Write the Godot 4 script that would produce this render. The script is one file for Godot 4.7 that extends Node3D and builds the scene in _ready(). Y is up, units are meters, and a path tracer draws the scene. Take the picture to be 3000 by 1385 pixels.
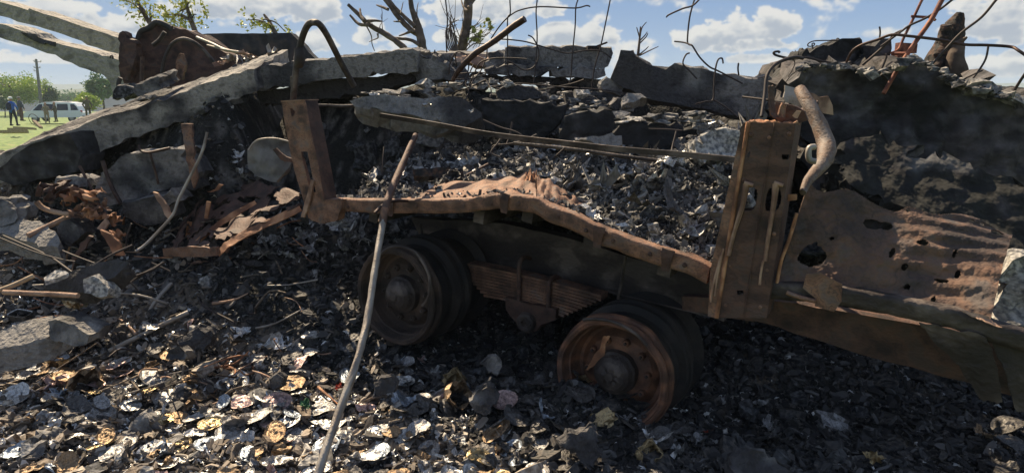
extends Node3D
# Burnt-out lorry in front of a collapsed concrete building.
const F := 1955.0                    # focal length in pixels of the 3000 px wide photograph
const EYE := 1.5                     # camera height above the rubble at the photographer's feet
var cp := cos(deg_to_rad(12.3))
var sp := sin(deg_to_rad(12.3))
var rng := RandomNumberGenerator.new()
var nz := FastNoiseLite.new()        # soft noise
var nf := FastNoiseLite.new()        # rough fractal noise
var taken := {}
var M := {}
# zoom windows of the photograph: x0, y0, pixels of the zoom for one pixel of the photograph
var Z := {"V": [0, 0, 0.85833], "A": [0, 0, 2.576], "B": [1000, 0, 2.576], "C": [2000, 0, 2.576], "D": [0, 400, 2.378], "E": [900, 400, 1.9817],
	"G": [2000, 400, 1.982], "H": [0, 850, 2.1467], "I": [1100, 850, 2.1467], "J": [2000, 850, 2.222], "K": [0, 150, 4.4025], "L": [300, 50, 3.397],
	"M": [2200, 150, 2.9725], "N": [1000, 650, 2.973], "O": [1550, 850, 2.766]}
# the lorry's side plane: through the outer face of the rear-most wheel seen, with its length, up and outward axes
var TP := Vector3(0.45, 0.21, -2.87)
var TX := Vector3(0.849, -0.139, 0.51).normalized()
var TZ := Vector3(-0.515, 0, 0.857).normalized()
var TY := TZ.cross(TX).normalized()

func q(r, x, y) -> Vector2:
	return Vector2(Z[r][0] + x / Z[r][2], Z[r][1] + y / Z[r][2])
func pp(r, a) -> Array:
	var o := []
	for i in range(0, a.size(), 2): o.append(q(r, a[i], a[i + 1]))
	return o
func ray(p: Vector2) -> Vector3:
	var x := (p.x - 1500.0) / F
	var y := (692.5 - p.y) / F
	return Vector3(x, y * cp - sp, -(cp + y * sp))
func at(p: Vector2, fwd: float) -> Vector3:
	var d := ray(p)
	return Vector3(0, EYE, 0) + d * (fwd / -d.z)
func hit(p: Vector2, pt: Vector3, n: Vector3) -> Vector3:
	var d := ray(p)
	var o := Vector3(0, EYE, 0)
	return o + d * ((pt - o).dot(n) / d.dot(n))
func trp(p: Vector2, z := 0.0) -> Vector3:      # a point on the lorry's side, z metres out of its plane
	return hit(p, TP + TZ * z, TZ)
func trs(r, a, z := 0.0) -> PackedVector3Array:
	var o := PackedVector3Array()
	for p in pp(r, a): o.append(trp(p, z))
	return o
func ats(r, a, f0: float, f1: float) -> PackedVector3Array:   # depth runs from f0 to f1 along the points
	var o := PackedVector3Array()
	var ps := pp(r, a)
	for i in ps.size(): o.append(at(ps[i], lerp(f0, f1, float(i) / max(1, ps.size() - 1))))
	return o
func gpt(p: Vector2) -> Vector3:               # where a pixel's ray meets the rubble
	var d := ray(p)
	var o := Vector3(0, EYE, 0)
	var s := 1.5
	while s < 12.0:
		var w := o + d * s
		if w.y < gh(w.x, -w.z): return w
		s += 0.02
	return o + d * s

# ---- heights of the rubble ----
func ss(a, b, x) -> float: return smoothstep(a, b, x)
func back(x, f) -> float: return 0.515 * (x - 0.45) + 0.857 * (f - 2.87)   # metres behind the lorry's side plane
func along(x, f) -> float: return 0.857 * (x - 0.45) - 0.515 * (f - 2.87)  # metres to the right of the wheel, along the lorry
func gh(x: float, f: float) -> float:
	var y := 0.0
	y += 0.62 * ss(3.0, 4.7, f) * ss(-0.35, -1.3, x)
	y += 0.42 * ss(4.0, 5.6, f) * ss(-1.3, -0.6, x)
	var w := back(x, f)
	y += 0.95 * ss(1.9, 2.9, w) * ss(-2.2, -1.2, along(x, f))
	y = maxf(y, lerpf(0.98, 1.5, ss(-3.6, -1.95, x)) * ss(4.3, 4.95, f + 0.12 * x + 0.3) * ss(-1.55, -2.1, x))
	y = maxf(y, 1.5 * ss(4.55, 5.65, f) * ss(-2.5, -1.7, x))
	y += 0.14 * exp(-pow((x - 0.2) / 0.35, 2) - pow((f - 2.95) / 0.25, 2))
	y -= 0.06 * exp(-pow((x - 0.05) / 0.5, 2) - pow((f - 3.6) / 0.5, 2))
	y -= 0.10 * ss(0.55, 1.3, x) * ss(3.6, 3.0, f)
	y += 0.05 * nz.get_noise_2d(x * 60.0, f * 60.0) + 0.035 * nf.get_noise_2d(x * 260.0, f * 260.0)
	y = lerp(y, -0.75, ss(6.0, 8.6, f + 0.25 * max(0.0, -x - 2.0)))
	y = lerp(y, -0.6, ss(4.2, 5.0, absf(x) - 0.45 * max(0.0, f - 4.0)))
	return y

# ---- naming ----
func numbered(called: String) -> String:
	var k: int = taken.get(called, 0)
	taken[called] = k + 1
	return called if k == 0 else "%s_%03d" % [called, k]
func tag(o: Node, label: String, category: String, group := "", kind := "") -> Node:
	if label: o.set_meta("label", label)
	if category: o.set_meta("category", category)
	if group: o.set_meta("group", group)
	if kind: o.set_meta("kind", kind)
	return o
func thing(called: String, label: String, category: String, base: Vector3, group := "") -> Node3D:
	var o := Node3D.new()
	o.name = numbered(called)
	o.position = base
	add_child(o)
	tag(o, label, category, group)
	return o
func part(called: String, mesh: Mesh, m: Material, parent: Node3D) -> MeshInstance3D:   # meshes are made in world coordinates, then moved to the thing's base
	var o := MeshInstance3D.new()
	o.name = called
	o.mesh = mesh
	o.material_override = m
	var base := Vector3.ZERO
	var p: Node = parent
	while p != self and p != null:
		base += (p as Node3D).position
		p = p.get_parent()
	parent.add_child(o, true)
	o.position = -base
	return o
func single(called: String, label: String, category: String, mesh: ArrayMesh, m: Material, group := "", kind := "") -> MeshInstance3D:   # a thing that is one mesh
	var o := MeshInstance3D.new()
	o.name = numbered(called)
	o.material_override = m
	var bb := mesh.get_aabb()
	var base := Vector3(bb.get_center().x, bb.position.y, bb.get_center().z)
	o.mesh = shifted(mesh, -base)
	o.position = base
	add_child(o)
	tag(o, label, category, group, kind)
	return o
func shifted(mesh: ArrayMesh, by: Vector3) -> ArrayMesh:
	var out := ArrayMesh.new()
	for s in mesh.get_surface_count():
		var a := mesh.surface_get_arrays(s)
		var v: PackedVector3Array = a[Mesh.ARRAY_VERTEX]
		for i in v.size(): v[i] += by
		a[Mesh.ARRAY_VERTEX] = v
		out.add_surface_from_arrays(Mesh.PRIMITIVE_TRIANGLES, a)
	return out

# ---- shapes ----
func st_new() -> SurfaceTool:
	var st := SurfaceTool.new()
	st.begin(Mesh.PRIMITIVE_TRIANGLES)
	return st
func done(st: SurfaceTool) -> ArrayMesh:
	st.generate_normals()
	return st.commit()
func tri(st, a, b, c):
	st.add_vertex(a); st.add_vertex(b); st.add_vertex(c)
func quad(st, a, b, c, d):
	tri(st, a, b, c); tri(st, a, c, d)
func box(st: SurfaceTool, c: Vector3, x: Vector3, y: Vector3, z: Vector3):   # half axes
	var f := func(i, j, k): return c + x * i + y * j + z * k
	st.set_smooth_group(-1)
	quad(st, f.call(-1, 1, 1), f.call(1, 1, 1), f.call(1, -1, 1), f.call(-1, -1, 1))
	quad(st, f.call(1, 1, -1), f.call(-1, 1, -1), f.call(-1, -1, -1), f.call(1, -1, -1))
	quad(st, f.call(-1, 1, -1), f.call(1, 1, -1), f.call(1, 1, 1), f.call(-1, 1, 1))
	quad(st, f.call(-1, -1, 1), f.call(1, -1, 1), f.call(1, -1, -1), f.call(-1, -1, -1))
	quad(st, f.call(1, 1, 1), f.call(1, 1, -1), f.call(1, -1, -1), f.call(1, -1, 1))
	quad(st, f.call(-1, 1, -1), f.call(-1, 1, 1), f.call(-1, -1, 1), f.call(-1, -1, -1))
func smooth_path(p: PackedVector3Array, n := 6) -> PackedVector3Array:
	var o := PackedVector3Array()
	for i in p.size() - 1:
		var a: Vector3 = p[max(i - 1, 0)]
		var d: Vector3 = p[min(i + 2, p.size() - 1)]
		for k in n: o.append(p[i].cubic_interpolate(p[i + 1], a, d, float(k) / n))
	o.append(p[p.size() - 1])
	return o
func tube(st: SurfaceTool, p: PackedVector3Array, radii, sides := 8, wob := 0.0):   # radii: a number or one for each point (spread over them)
	var rings := []
	var up := Vector3.UP if absf((p[1] - p[0]).normalized().y) < 0.9 else Vector3.RIGHT
	var nrm := (p[1] - p[0]).cross(up).normalized()
	for i in p.size():
		var t: Vector3 = (p[min(i + 1, p.size() - 1)] - p[max(i - 1, 0)]).normalized()
		nrm = (nrm - t * nrm.dot(t)).normalized()
		var b := t.cross(nrm)
		var r: float
		if radii is Array:
			var s: float = float(i) / (p.size() - 1) * (radii.size() - 1)
			var k := int(min(s, radii.size() - 2))
			r = lerp(float(radii[k]), float(radii[k + 1]), s - k)
		else: r = radii
		var ring := PackedVector3Array()
		for j in sides:
			var g := TAU * j / sides
			var rr := r
			if wob > 0: rr *= 1.0 + wob * nf.get_noise_3d(p[i].x * 300 + j * 31, p[i].y * 300, p[i].z * 300 + j * 17)
			ring.append(p[i] + (nrm * cos(g) + b * sin(g)) * rr)
		rings.append(ring)
	st.set_smooth_group(0 if sides > 4 else -1)
	for i in rings.size() - 1:
		for j in sides:
			var k := (j + 1) % sides
			quad(st, rings[i][j], rings[i][k], rings[i + 1][k], rings[i + 1][j])
	st.set_smooth_group(-1)
	for e in [0, rings.size() - 1]:
		for j in range(1, sides - 1):
			if e == 0: tri(st, rings[e][0], rings[e][j + 1], rings[e][j])
			else: tri(st, rings[e][0], rings[e][j], rings[e][j + 1])
func tube_mesh(p: PackedVector3Array, radii, sides := 8, n := 5, wob := 0.0) -> ArrayMesh:
	var st := st_new()
	tube(st, smooth_path(p, n) if n > 1 else p, radii, sides, wob)
	return done(st)
func lathe(c: Vector3, bx: Vector3, by: Vector3, ax: Vector3, prof, seg := 40, wob := 0.0) -> ArrayMesh:   # prof: [r, along axis] pairs
	var st := st_new()
	st.set_smooth_group(-1)
	for i in prof.size() - 1:
		st.set_smooth_group(i % 31)
		for j in seg:
			var o := []
			for e in [[i, j], [i, j + 1], [i + 1, j + 1], [i + 1, j]]:
				var g: float = TAU * (e[1] % seg) / seg
				var r: float = prof[e[0]][0]
				var z: float = prof[e[0]][1]
				if wob > 0:
					r += wob * nz.get_noise_2d(cos(g) * 90 + z * 200, sin(g) * 90)
					z += wob * nz.get_noise_2d(cos(g) * 70 + 500, sin(g) * 70 + r * 300)
				o.append(c + (bx * cos(g) + by * sin(g)) * r + ax * z)
			quad(st, o[0], o[3], o[2], o[1])
	return done(st)
func sheet(fn: Callable, nu: int, nv: int, thick: float, hole = null) -> ArrayMesh:   # a sheet of metal over u, v in 0..1 with real thickness, and real holes
	var pts := []
	for i in nu + 1:
		var row := PackedVector3Array()
		for j in nv + 1: row.append(fn.call(float(i) / nu, float(j) / nv))
		pts.append(row)
	var nrm := []
	for i in nu + 1:
		var row := PackedVector3Array()
		for j in nv + 1:
			var a: Vector3 = pts[min(i + 1, nu)][j] - pts[max(i - 1, 0)][j]
			var b: Vector3 = pts[i][min(j + 1, nv)] - pts[i][max(j - 1, 0)]
			row.append(a.cross(b).normalized() * thick)
		nrm.append(row)
	var st := st_new()
	var solid := func(i, j):
		if i < 0 or j < 0 or i >= nu or j >= nv: return false
		return hole == null or not hole.call((i + 0.5) / nu, (j + 0.5) / nv)
	for i in nu:
		for j in nv:
			if not solid.call(i, j): continue
			var c := [[i, j], [i + 1, j], [i + 1, j + 1], [i, j + 1]]
			var a := []
			var b := []
			for e in c:
				a.append(pts[e[0]][e[1]])
				b.append(pts[e[0]][e[1]] - nrm[e[0]][e[1]])
			st.set_smooth_group(0)
			quad(st, a[0], a[3], a[2], a[1])
			st.set_smooth_group(1)
			quad(st, b[0], b[1], b[2], b[3])
			st.set_smooth_group(-1)
			var nb := [[i, j - 1], [i + 1, j], [i, j + 1], [i - 1, j]]
			for k in 4:
				if not solid.call(nb[k][0], nb[k][1]):
					var l := (k + 1) % 4
					quad(st, a[k], a[l], b[l], b[k])
	return done(st)
func newell(p: PackedVector3Array) -> Vector3:
	var n := Vector3.ZERO
	for i in p.size():
		var a := p[i]
		var b := p[(i + 1) % p.size()]
		n += Vector3((a.y - b.y) * (a.z + b.z), (a.z - b.z) * (a.x + b.x), (a.x - b.x) * (a.y + b.y))
	return n.normalized()
# a broken slab: outline in its own plane, thickness along ext, edges frayed, faces uneven; tints: [clean, soot, share of soot]
func slab(poly: PackedVector3Array, ext: Vector3, step: float, rough: float, fray: float, tints, seed_n: int) -> ArrayMesh:
	var n := newell(poly)
	if n.dot(ext) > 0: n = -n
	var u := (poly[1] - poly[0]).normalized()
	u = (u - n * u.dot(n)).normalized()
	var v := n.cross(u)
	var o := poly[0]
	var r := RandomNumberGenerator.new()
	r.seed = seed_n
	var edge := PackedVector2Array()
	for i in poly.size():
		var a := Vector2((poly[i] - o).dot(u), (poly[i] - o).dot(v))
		var b3 := poly[(i + 1) % poly.size()]
		var b := Vector2((b3 - o).dot(u), (b3 - o).dot(v))
		var k: int = max(1, int(a.distance_to(b) / step))
		for j in k:
			var w := a.lerp(b, float(j) / k)
			if j > 0 and nf.get_noise_2d(w.x * 500 + seed_n * 11, w.y * 500) > 0.22: w += Vector2(r.randf_range(-1, 1), r.randf_range(-1, 1)) * fray * 1.6
			if j > 0: w += Vector2(r.randf_range(-1, 1), r.randf_range(-1, 1)) * fray * (0.4 + 0.6 * absf(nz.get_noise_2d(w.x * 300, w.y * 300 + seed_n)))
			edge.append(w)
	var pts := PackedVector2Array(edge)
	var lo := edge[0]
	var hi := edge[0]
	for e in edge:
		lo = lo.min(e); hi = hi.max(e)
	var x := lo.x
	while x < hi.x:
		var y := lo.y
		while y < hi.y:
			var w := Vector2(x, y) + Vector2(r.randf_range(-1, 1), r.randf_range(-1, 1)) * step * 0.33
			if Geometry2D.is_point_in_polygon(w, edge):
				var near := false
				for e in edge:
					if e.distance_squared_to(w) < step * step * 0.3: near = true; break
				if not near: pts.append(w)
			y += step
		x += step
	var up3 := func(w: Vector2, f: float) -> Vector3:
		var b: Vector3 = o + u * w.x + v * w.y
		return b + n * rough * (0.45 * nz.get_noise_3d(b.x * 120 + f * 99, b.y * 120, b.z * 120) + 1.0 * nf.get_noise_3d(b.x * 420, b.y * 420 + f * 77, b.z * 420))
	var col := func(b: Vector3) -> Color:
		var s: float = nf.get_noise_3d(b.x * 55 + seed_n, b.y * 55, b.z * 55) + 0.5 * nf.get_noise_3d(b.x * 260, b.y * 260, b.z * 260 + seed_n)
		return tints[0].lerp(tints[1], smoothstep(-0.22, 0.22, s + (tints[2] - 0.5) * 1.1))
	var F3 := PackedVector3Array()
	var B3 := PackedVector3Array()
	for w in pts:
		F3.append(up3.call(w, 0.0))
		B3.append(up3.call(w, 1.0) + ext)
	var st := st_new()
	var tris := Geometry2D.triangulate_delaunay(pts)
	for i in range(0, tris.size(), 3):
		var a := pts[tris[i]]
		var b := pts[tris[i + 1]]
		var c := pts[tris[i + 2]]
		if not Geometry2D.is_point_in_polygon((a + b + c) / 3.0, edge): continue
		var ix := [tris[i], tris[i + 1], tris[i + 2]]
		if (b - a).cross(c - a) > 0: ix = [ix[0], ix[2], ix[1]]
		st.set_smooth_group(0)
		for k in ix:
			st.set_color(col.call(F3[k])); st.add_vertex(F3[k])
		st.set_smooth_group(1)
		for k in [ix[0], ix[2], ix[1]]:
			st.set_color(col.call(B3[k])); st.add_vertex(B3[k])
	var m := edge.size()
	var rows: int = clampi(int(ext.length() / step), 1, 10)
	var side := []
	for i in m:
		var line := PackedVector3Array([F3[i]])
		for k in range(1, rows):
			var b: Vector3 = F3[i].lerp(B3[i], float(k) / rows)
			line.append(b + Vector3(r.randf_range(-1, 1), r.randf_range(-1, 1), r.randf_range(-1, 1)) * min(rough, fray) * 0.8)
		line.append(B3[i])
		side.append(line)
	st.set_smooth_group(-1)
	for i in m:
		var j := (i + 1) % m
		for k in rows:
			for e in [[side[i][k], side[i][k + 1], side[j][k + 1]], [side[i][k], side[j][k + 1], side[j][k]]]:
				for w in e:
					st.set_color(col.call(w)); st.add_vertex(w)
	return done(st)
# face(): outline of pixels laid on a plane through one of them at a given distance, turned and leaned
func face(r, a, fwd: float, yaw := 0.0, lean := 0.0) -> PackedVector3Array:
	var ps := pp(r, a)
	var c := Vector2.ZERO
	for p in ps: c += p / ps.size()
	var n := Vector3(sin(deg_to_rad(yaw)) * cos(deg_to_rad(lean)), sin(deg_to_rad(lean)), cos(deg_to_rad(yaw)) * cos(deg_to_rad(lean)))
	var c3 := at(c, fwd)
	var o := PackedVector3Array()
	for p in ps: o.append(hit(p, c3, n))
	return o
func rock(seed_n: int, flat := 1.0, rough := 0.12, div := 2) -> ArrayMesh:     # a broken lump about 1 across, base near y = -0.4
	var r := RandomNumberGenerator.new()
	r.seed = seed_n
	var planes := []
	for i in 8:
		var d := Vector3(r.randfn(), r.randfn(), r.randfn()).normalized()
		planes.append([d, r.randf_range(0.16, 0.42)])
	var s := SphereMesh.new()
	s.radial_segments = 6 * div; s.rings = 3 * div
	var a := s.get_mesh_arrays()
	var v: PackedVector3Array = a[Mesh.ARRAY_VERTEX]
	var ix: PackedInt32Array = a[Mesh.ARRAY_INDEX]
	for i in v.size():
		var d := v[i].normalized()
		var len := 0.62
		for p in planes:
			var c: float = d.dot(p[0])
			if c > 0.05: len = min(len, p[1] / c)
		len *= 1.0 + rough * nf.get_noise_3d(d.x * 150 + seed_n * 13, d.y * 150, d.z * 150)
		v[i] = d * len * Vector3(1, flat, 1)
	var st := st_new()
	st.set_smooth_group(-1)
	for i in ix: st.add_vertex(v[i])
	return done(st)
func shard(seed_n: int, flat := 1.0) -> ArrayMesh:      # an angular broken piece about 1 across
	var r := RandomNumberGenerator.new()
	r.seed = seed_n
	var c := []
	for i in 8:
		var s := Vector3(-1 if i & 1 else 1, -1 if i & 2 else 1, -1 if i & 4 else 1)
		c.append(s * Vector3(r.randf_range(0.2, 0.5), r.randf_range(0.16, 0.42) * flat, r.randf_range(0.2, 0.5)))
	var st := st_new()
	st.set_smooth_group(-1)
	for f in [[0, 1, 3, 2], [4, 6, 7, 5], [0, 4, 5, 1], [2, 3, 7, 6], [0, 2, 6, 4], [1, 5, 7, 3]]:
		var m: Vector3 = (c[f[0]] + c[f[1]] + c[f[2]] + c[f[3]]) / 4.0
		m += m.normalized() * r.randf_range(-0.05, 0.1) + Vector3(r.randfn(), r.randfn(), r.randfn()) * 0.05
		for k in 4:
			var a: Vector3 = c[f[k]]
			var b: Vector3 = c[f[(k + 1) % 4]]
			var e: Vector3 = (a + b) / 2.0
			e += e.normalized() * 0.035 * sin(e.x * 91.0 + e.y * 57.0 + e.z * 73.0)
			tri(st, m, a, e)
			tri(st, m, e, b)
	return done(st)
func crumple(seed_n: int, n: int, fold: float, curl: float, oval := false, rim := 0.0) -> ArrayMesh:   # a crumpled scrap of foil or sheet about 1 across, y up
	var st := st_new()
	var f := FastNoiseLite.new()
	f.seed = seed_n; f.frequency = 2.2; f.fractal_type = FastNoiseLite.FRACTAL_RIDGED; f.fractal_octaves = 2
	var r := RandomNumberGenerator.new()
	r.seed = seed_n
	var ph := r.randf() * TAU
	var asp := r.randf_range(0.6, 0.95)
	var fn := func(i: float, j: float) -> Vector3:    # i: ring 0..1, j: angle 0..1
		var g := j * TAU
		var edge := 0.5 * (1.0 if oval else 0.72 + 0.55 * nz.get_noise_2d(cos(g) * 60 + seed_n * 31, sin(g) * 60))
		var p := Vector2(cos(g), sin(g) * asp) * i * edge
		var y := fold * (f.get_noise_2d(p.x, p.y)) + curl * (p.x * cos(ph) + p.y * sin(ph)) * (p.x * cos(ph) + p.y * sin(ph)) * 4.0
		if rim > 0:
			if i > 0.86: y += rim
			elif i > 0.72: y -= rim * 0.4
		return Vector3(p.x, y, p.y)
	var seg := 18
	st.set_smooth_group(-1)
	for i in n:
		for j in seg:
			var a: Vector3 = fn.call(float(i) / n, float(j) / seg)
			var b: Vector3 = fn.call(float(i + 1) / n, float(j) / seg)
			var c: Vector3 = fn.call(float(i + 1) / n, float((j + 1) % seg) / seg)
			var d: Vector3 = fn.call(float(i) / n, float((j + 1) % seg) / seg)
			if i == 0: tri(st, a, b, c)
			else: quad(st, a, b, c, d)
	return done(st)
func tin(seed_n: int, h: float, crush: float, closed: bool) -> ArrayMesh:      # a crushed tin about 1 across, lying along y
	var r := RandomNumberGenerator.new()
	r.seed = seed_n
	var st := st_new()
	var seg := 20
	var rows := 6
	var flat := r.randf_range(0.35, 0.9)
	var fn := func(i: int, j: int, k: float) -> Vector3:
		var g := TAU * (j % seg) / seg
		var t := float(i) / rows
		var rad := 0.5 * k * (1.0 + crush * nz.get_noise_3d(cos(g) * 60 + seed_n * 40, sin(g) * 60, t * 90))
		if i == 0 or i == rows: rad *= 1.05
		return Vector3(cos(g) * rad, (t - 0.5) * h + crush * 0.2 * nz.get_noise_2d(cos(g) * 50, sin(g) * 50 + seed_n * 9), sin(g) * rad * flat)
	st.set_smooth_group(-1)
	for k in [1.0, 0.95]:
		for i in rows:
			for j in seg:
				quad(st, fn.call(i, j, k), fn.call(i, j + 1, k), fn.call(i + 1, j + 1, k), fn.call(i + 1, j, k))
	for j in seg:
		var c := Vector3(0.02, -0.46 * h, 0.01)
		tri(st, c, fn.call(0, j, 0.97), fn.call(0, j + 1, 0.97))
		quad(st, fn.call(rows, j, 1.0), fn.call(rows, j, 0.95), fn.call(rows, j + 1, 0.95), fn.call(rows, j + 1, 1.0))
		if closed: tri(st, Vector3(0, 0.4 * h, 0), fn.call(rows, j + 1, 0.97), fn.call(rows, j, 0.97))
	return done(st)
func flake(seed_n: int, thick: float) -> ArrayMesh:                            # a charred plate about 1 across
	var r := RandomNumberGenerator.new()
	r.seed = seed_n
	var k := r.randi_range(4, 7)
	var asp := r.randf_range(0.35, 0.9)
	var bend := r.randf_range(-0.25, 0.25)
	var top := []
	var bot := []
	for i in k:
		var g := TAU * (i + r.randf_range(-0.3, 0.3)) / k
		var p := Vector2(cos(g), sin(g) * asp) * r.randf_range(0.35, 0.55)
		top.append(Vector3(p.x, thick / 2 + bend * p.x * p.x * 2, p.y))
		bot.append(Vector3(p.x * 0.95, -thick / 2 + bend * p.x * p.x * 2, p.y * 0.95))
	var st := st_new()
	st.set_smooth_group(-1)
	for i in k:
		var j := (i + 1) % k
		tri(st, Vector3(0, thick / 2 + r.randf_range(-0.03, 0.03), 0), top[j], top[i])
		tri(st, Vector3(0, -thick / 2, 0), bot[i], bot[j])
		quad(st, top[i], top[j], bot[j], bot[i])
	return done(st)

# ---- materials ----
func ramp_tex(seed_n: int, freq: float, ramp: Array, size := 256, kind := FastNoiseLite.FRACTAL_FBM, oct := 5) -> ImageTexture:   # ramp: [[at, colour], ...]
	var f := FastNoiseLite.new()
	f.seed = seed_n; f.frequency = freq; f.fractal_type = kind; f.fractal_octaves = oct
	f.noise_type = FastNoiseLite.TYPE_SIMPLEX_SMOOTH
	var g := Gradient.new()
	g.offsets = PackedFloat32Array(ramp.map(func(e): return e[0]))
	g.colors = PackedColorArray(ramp.map(func(e): return e[1]))
	var im := f.get_seamless_image(size, size)
	im.convert(Image.FORMAT_RGB8)
	for y in size:
		for x in size: im.set_pixel(x, y, g.sample(im.get_pixel(x, y).r))
	im.generate_mipmaps()
	return ImageTexture.create_from_image(im)
func bump_tex(seed_n: int, freq: float, strength: float, size := 256, oct := 5, kind := FastNoiseLite.FRACTAL_FBM) -> ImageTexture:
	var f := FastNoiseLite.new()
	f.seed = seed_n; f.frequency = freq; f.fractal_octaves = oct; f.fractal_type = kind
	var im := f.get_seamless_image(size, size)
	im.convert(Image.FORMAT_RGBA8)
	im.bump_map_to_normal_map(strength)
	return ImageTexture.create_from_image(im)
func gray(v: float) -> Color: return Color(v, v, v).linear_to_srgb()
func lin(r: float, g: float, b: float) -> Color: return Color(r, g, b).linear_to_srgb()
func mat(called: String, albedo: Color, rough: float, metal := 0.0, tex: Texture2D = null, bump: Texture2D = null, scale := 1.0, bump_depth := 1.0, vcol := false) -> StandardMaterial3D:
	var m := StandardMaterial3D.new()
	m.resource_name = called
	m.albedo_color = albedo
	m.roughness = rough
	m.metallic = metal
	m.uv1_triplanar = true
	m.uv1_world_triplanar = true
	m.uv1_scale = Vector3.ONE * scale
	if tex: m.albedo_texture = tex
	if bump:
		m.normal_enabled = true
		m.normal_texture = bump
		m.normal_scale = bump_depth
	m.vertex_color_use_as_albedo = vcol
	m.cull_mode = BaseMaterial3D.CULL_DISABLED
	M[called] = m
	return m
func make_materials():
	var W := Color.WHITE
	var t_conc := ramp_tex(3, 0.012, [[0.2, gray(0.4)], [0.4, gray(0.75)], [0.5, W], [0.56, gray(0.7)], [0.68, W], [0.85, gray(0.5)]], 512, FastNoiseLite.FRACTAL_FBM, 8)
	var b_conc := bump_tex(4, 0.035, 10.0, 512, 6)
	var b_coarse := bump_tex(5, 0.02, 9.0, 256)
	mat("concrete", W, 0.92, 0.0, t_conc, b_conc, 2.2, 1.4, true)
	mat("char_concrete", W, 0.9, 0.0, ramp_tex(8, 0.018, [[0.25, gray(0.25)], [0.5, gray(0.55)], [0.62, gray(0.75)], [0.72, W]], 512), b_coarse, 1.1, 1.3, true)
	var t_rust := ramp_tex(11, 0.007, [[0.2, lin(0.05, 0.03, 0.022)], [0.38, lin(0.13, 0.072, 0.047)], [0.46, lin(0.21, 0.108, 0.064)], [0.49, lin(0.085, 0.05, 0.036)], [0.52, lin(0.22, 0.115, 0.07)], [0.62, lin(0.29, 0.15, 0.088)], [0.66, lin(0.12, 0.078, 0.06)], [0.7, lin(0.28, 0.155, 0.095)], [0.85, lin(0.17, 0.13, 0.11)]], 512, FastNoiseLite.FRACTAL_FBM, 7)
	var t_rust2 := ramp_tex(12, 0.006, [[0.2, lin(0.024, 0.016, 0.013)], [0.40, lin(0.063, 0.034, 0.025)], [0.48, lin(0.082, 0.044, 0.032)], [0.51, lin(0.04, 0.025, 0.02)], [0.55, lin(0.086, 0.047, 0.034)], [0.68, lin(0.125, 0.066, 0.045)], [0.8, lin(0.085, 0.058, 0.047)]], 512, FastNoiseLite.FRACTAL_FBM, 7)
	var b_rust := bump_tex(13, 0.06, 5.0, 512)
	mat("rust", W, 0.78, 0.15, t_rust, b_rust, 2.2, 0.7)
	mat("dark_rust", W, 0.75, 0.2, t_rust2, b_rust, 2.0, 0.7)
	mat("bright_rust", W, 0.82, 0.05, ramp_tex(14, 0.01, [[0.25, lin(0.12, 0.055, 0.03)], [0.5, lin(0.32, 0.14, 0.065)], [0.72, lin(0.48, 0.26, 0.14)]], 256), b_rust, 2.5, 0.7)
	mat("pale_rust", W, 0.8, 0.05, ramp_tex(15, 0.01, [[0.25, lin(0.13, 0.07, 0.045)], [0.5, lin(0.30, 0.18, 0.12)], [0.72, lin(0.42, 0.28, 0.19)]], 256), b_rust, 2.5, 0.7)
	mat("red_rust", W, 0.75, 0.1, ramp_tex(16, 0.012, [[0.3, lin(0.06, 0.018, 0.013)], [0.55, lin(0.2, 0.06, 0.034)], [0.75, lin(0.32, 0.12, 0.055)]], 256), b_rust, 3.0, 0.6)
	mat("soot_steel", W, 0.65, 0.2, ramp_tex(17, 0.006, [[0.25, lin(0.019, 0.014, 0.012)], [0.48, lin(0.039, 0.028, 0.023)], [0.51, lin(0.023, 0.017, 0.015)], [0.58, lin(0.045, 0.033, 0.028)], [0.68, lin(0.068, 0.052, 0.043)], [0.78, lin(0.14, 0.113, 0.095)]], 512, FastNoiseLite.FRACTAL_FBM, 7), b_rust, 1.3, 0.6)
	mat("grey_steel", W, 0.55, 0.4, ramp_tex(18, 0.008, [[0.25, lin(0.16, 0.13, 0.105)], [0.5, lin(0.27, 0.24, 0.205)], [0.75, lin(0.36, 0.33, 0.29)]], 256), b_rust, 3.0, 0.5)
	mat("wheel_rust", W, 0.62, 0.25, ramp_tex(20, 0.007, [[0.2, lin(0.05, 0.026, 0.018)], [0.45, lin(0.10, 0.05, 0.032)], [0.6, lin(0.17, 0.08, 0.046)], [0.78, lin(0.25, 0.115, 0.06)]], 512, FastNoiseLite.FRACTAL_FBM, 7), b_rust, 2.2, 0.6)
	mat("board_rust", W, 0.85, 0.1, ramp_tex(26, 0.006, [[0.2, lin(0.04, 0.03, 0.026)], [0.4, lin(0.08, 0.05, 0.037)], [0.48, lin(0.11, 0.066, 0.047)], [0.5, lin(0.05, 0.034, 0.028)], [0.54, lin(0.112, 0.068, 0.049)], [0.68, lin(0.17, 0.092, 0.057)], [0.85, lin(0.11, 0.09, 0.077)]], 512, FastNoiseLite.FRACTAL_FBM, 7), b_rust, 1.4, 0.7)
	mat("pipe_rust", W, 0.7, 0.15, ramp_tex(27, 0.009, [[0.2, lin(0.05, 0.03, 0.022)], [0.38, lin(0.13, 0.085, 0.06)], [0.44, lin(0.16, 0.122, 0.098)], [0.48, lin(0.07, 0.042, 0.03)], [0.53, lin(0.17, 0.132, 0.108)], [0.63, lin(0.15, 0.085, 0.05)], [0.75, lin(0.2, 0.17, 0.148)]], 256, FastNoiseLite.FRACTAL_FBM, 6), b_rust, 3.0, 0.8)
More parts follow.
